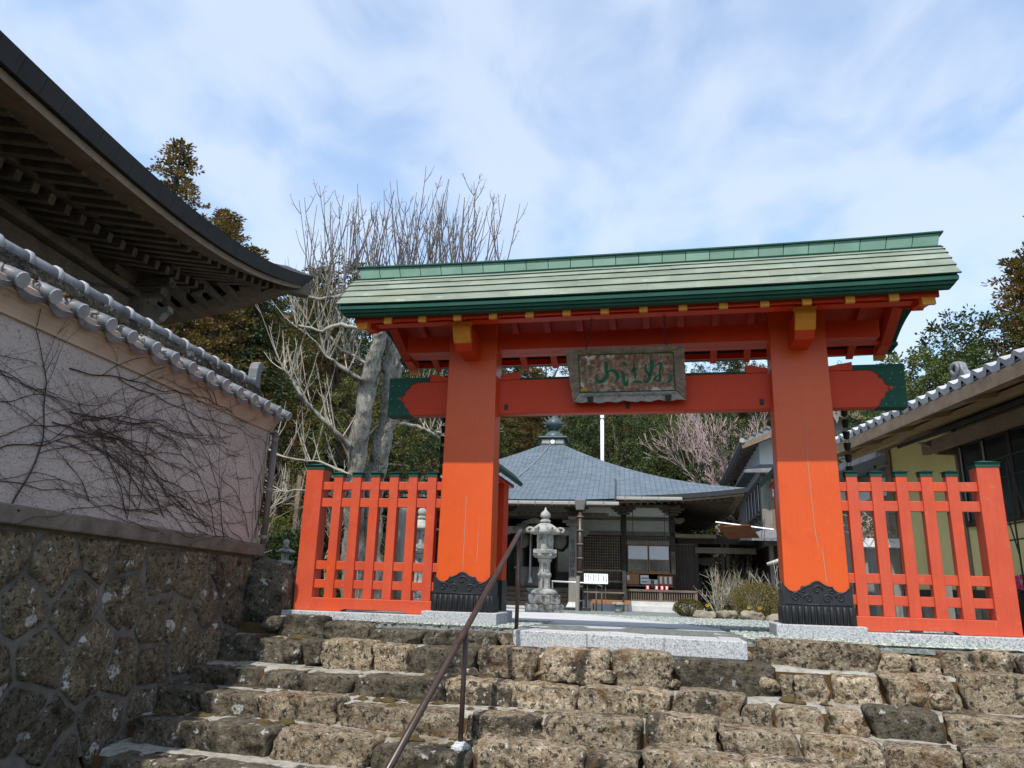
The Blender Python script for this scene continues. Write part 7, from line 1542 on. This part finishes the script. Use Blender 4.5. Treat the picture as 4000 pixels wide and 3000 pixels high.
# dry root bundle on a white table behind the right fence, security camera, trellis, flowers
rb_ = thing('root_bundle','tangle of pale dry roots on a table behind the five-picket fence','roots',(3.65,5.9,1.3)); mb = MB(); qr = random.Random(8)
for q in range(60):
    p = Vector((3.62+qr.gauss(0,.10),5.9+qr.gauss(0,.1),1.32+qr.random()*.25)); d = rv(qr); pts = [p]
    for i in range(6): d = (d+rv(qr)*.8).normalized(); p = p+d*.075; pts.append(p)
    mb.tube(pts,[.014,.013,.012,.010,.008,.006,.004],4,False)
mb.build('roots','dry_vine',rb_,fix=False)
tt_ = thing('garden_table','white table on grey posts behind the five-picket fence','table',(3.65,5.9,0)); MB().box(3.35,4.0,5.7,6.15,1.15,1.29).build('top','white_wall',tt_,bevel=.008)
for x in (3.45,3.9): MB().box(x-.05,x+.05,5.85,5.95,-.1,1.15).build('leg','grey_wood',tt_)
for i,(x,lab) in enumerate(((2.75,'grey wooden stake behind the second picket of the five-picket fence'),(3.25,'grey wooden stake behind the middle picket of the five-picket fence'),(3.62,'grey wooden stake behind the fourth picket of the five-picket fence'))): tag(obj('wooden_stake', MB().box(-.06,.06,-.05,.05,0,.62).mesh('wooden_stake','grey_wood'), None, Matrix.Translation((x,2.8,-.05))),lab,'stake')
cm_ = thing('security_camera','small white security camera under the eaves at the yellow wall corner','camera',B(6.3,-.15,2.68)); MB().tube([B(6.2,-.05,2.72),B(6.25,-.22,2.68)],.035,8).build('body','gutter_light',cm_); MB().tube([B(6.25,-.22,2.68),B(6.26,-.26,2.67)],.03,8).build('lens','iron',cm_)
tl_ = thing('wire_trellis','thin dark wire trellis in front of the window of the yellow house','trellis',B(2.2,-.5,.3))
for q in range(4): MB().tube([B(2.9-.35*q,-.45,2.15),B(2.5-.35*q,-.5,.9)],.010,4).build('wire','iron',tl_)
for z in (2.15,1.9,1.3,1.1): MB().tube([B(3.0,-.45,z),B(1.4,-.45,z+.05)],.010,4).build('wire','iron',tl_)
MB().tube([B(2.2,-.47,2.1),B(2.2,-.47,-.1)],.012,4).build('stake','iron',tl_)
pf_ = thing('flower_planter','planter of magenta flowers at the foot of the yellow wall','planter',(5.0,4.0,.2)); MB().box(4.75,5.6,3.8,4.15,-.05,.48).build('box','dark_wood',pf_); mb = MB(); lf_ = MB()
for q in range(90):
    c = Vector((4.75+qr.random()*.8,3.85+qr.random()*.25,.55+qr.random()*.16))
    for k_ in range(5): a = k_*1.256+q; mb.add([c,c+Vector((.03*math.cos(a-.5),-.01,.03*math.sin(a-.5))),c+Vector((.04*math.cos(a),-.012,.04*math.sin(a))),c+Vector((.03*math.cos(a+.5),-.01,.03*math.sin(a+.5)))],[(0,1,2,3)])
    for k_ in range(3): leaf_quad(lf_,c+Vector((0,.02,-.07))+rv(qr)*.05,rv(qr),rv(qr),.06,.03)
tag(mb.build('flowers','petal_pink',pf_,fix=False), kind='stuff'); lf_.build('leaves','leaf_mid',pf_,fix=False)
# twisted straw rope on the wing behind the right post
rpz = obj('straw_rope', MB().tube([(3.55,19.3,1.35),(4.2,19.2,1.55),(4.9,19.1,1.62),(5.6,19.2,1.55)],[.05,.09,.09,.05],8).mesh('straw_rope','white_rope',True), None); tag(rpz,'thick twisted pale rope hung on the front of the two-storey house','rope')
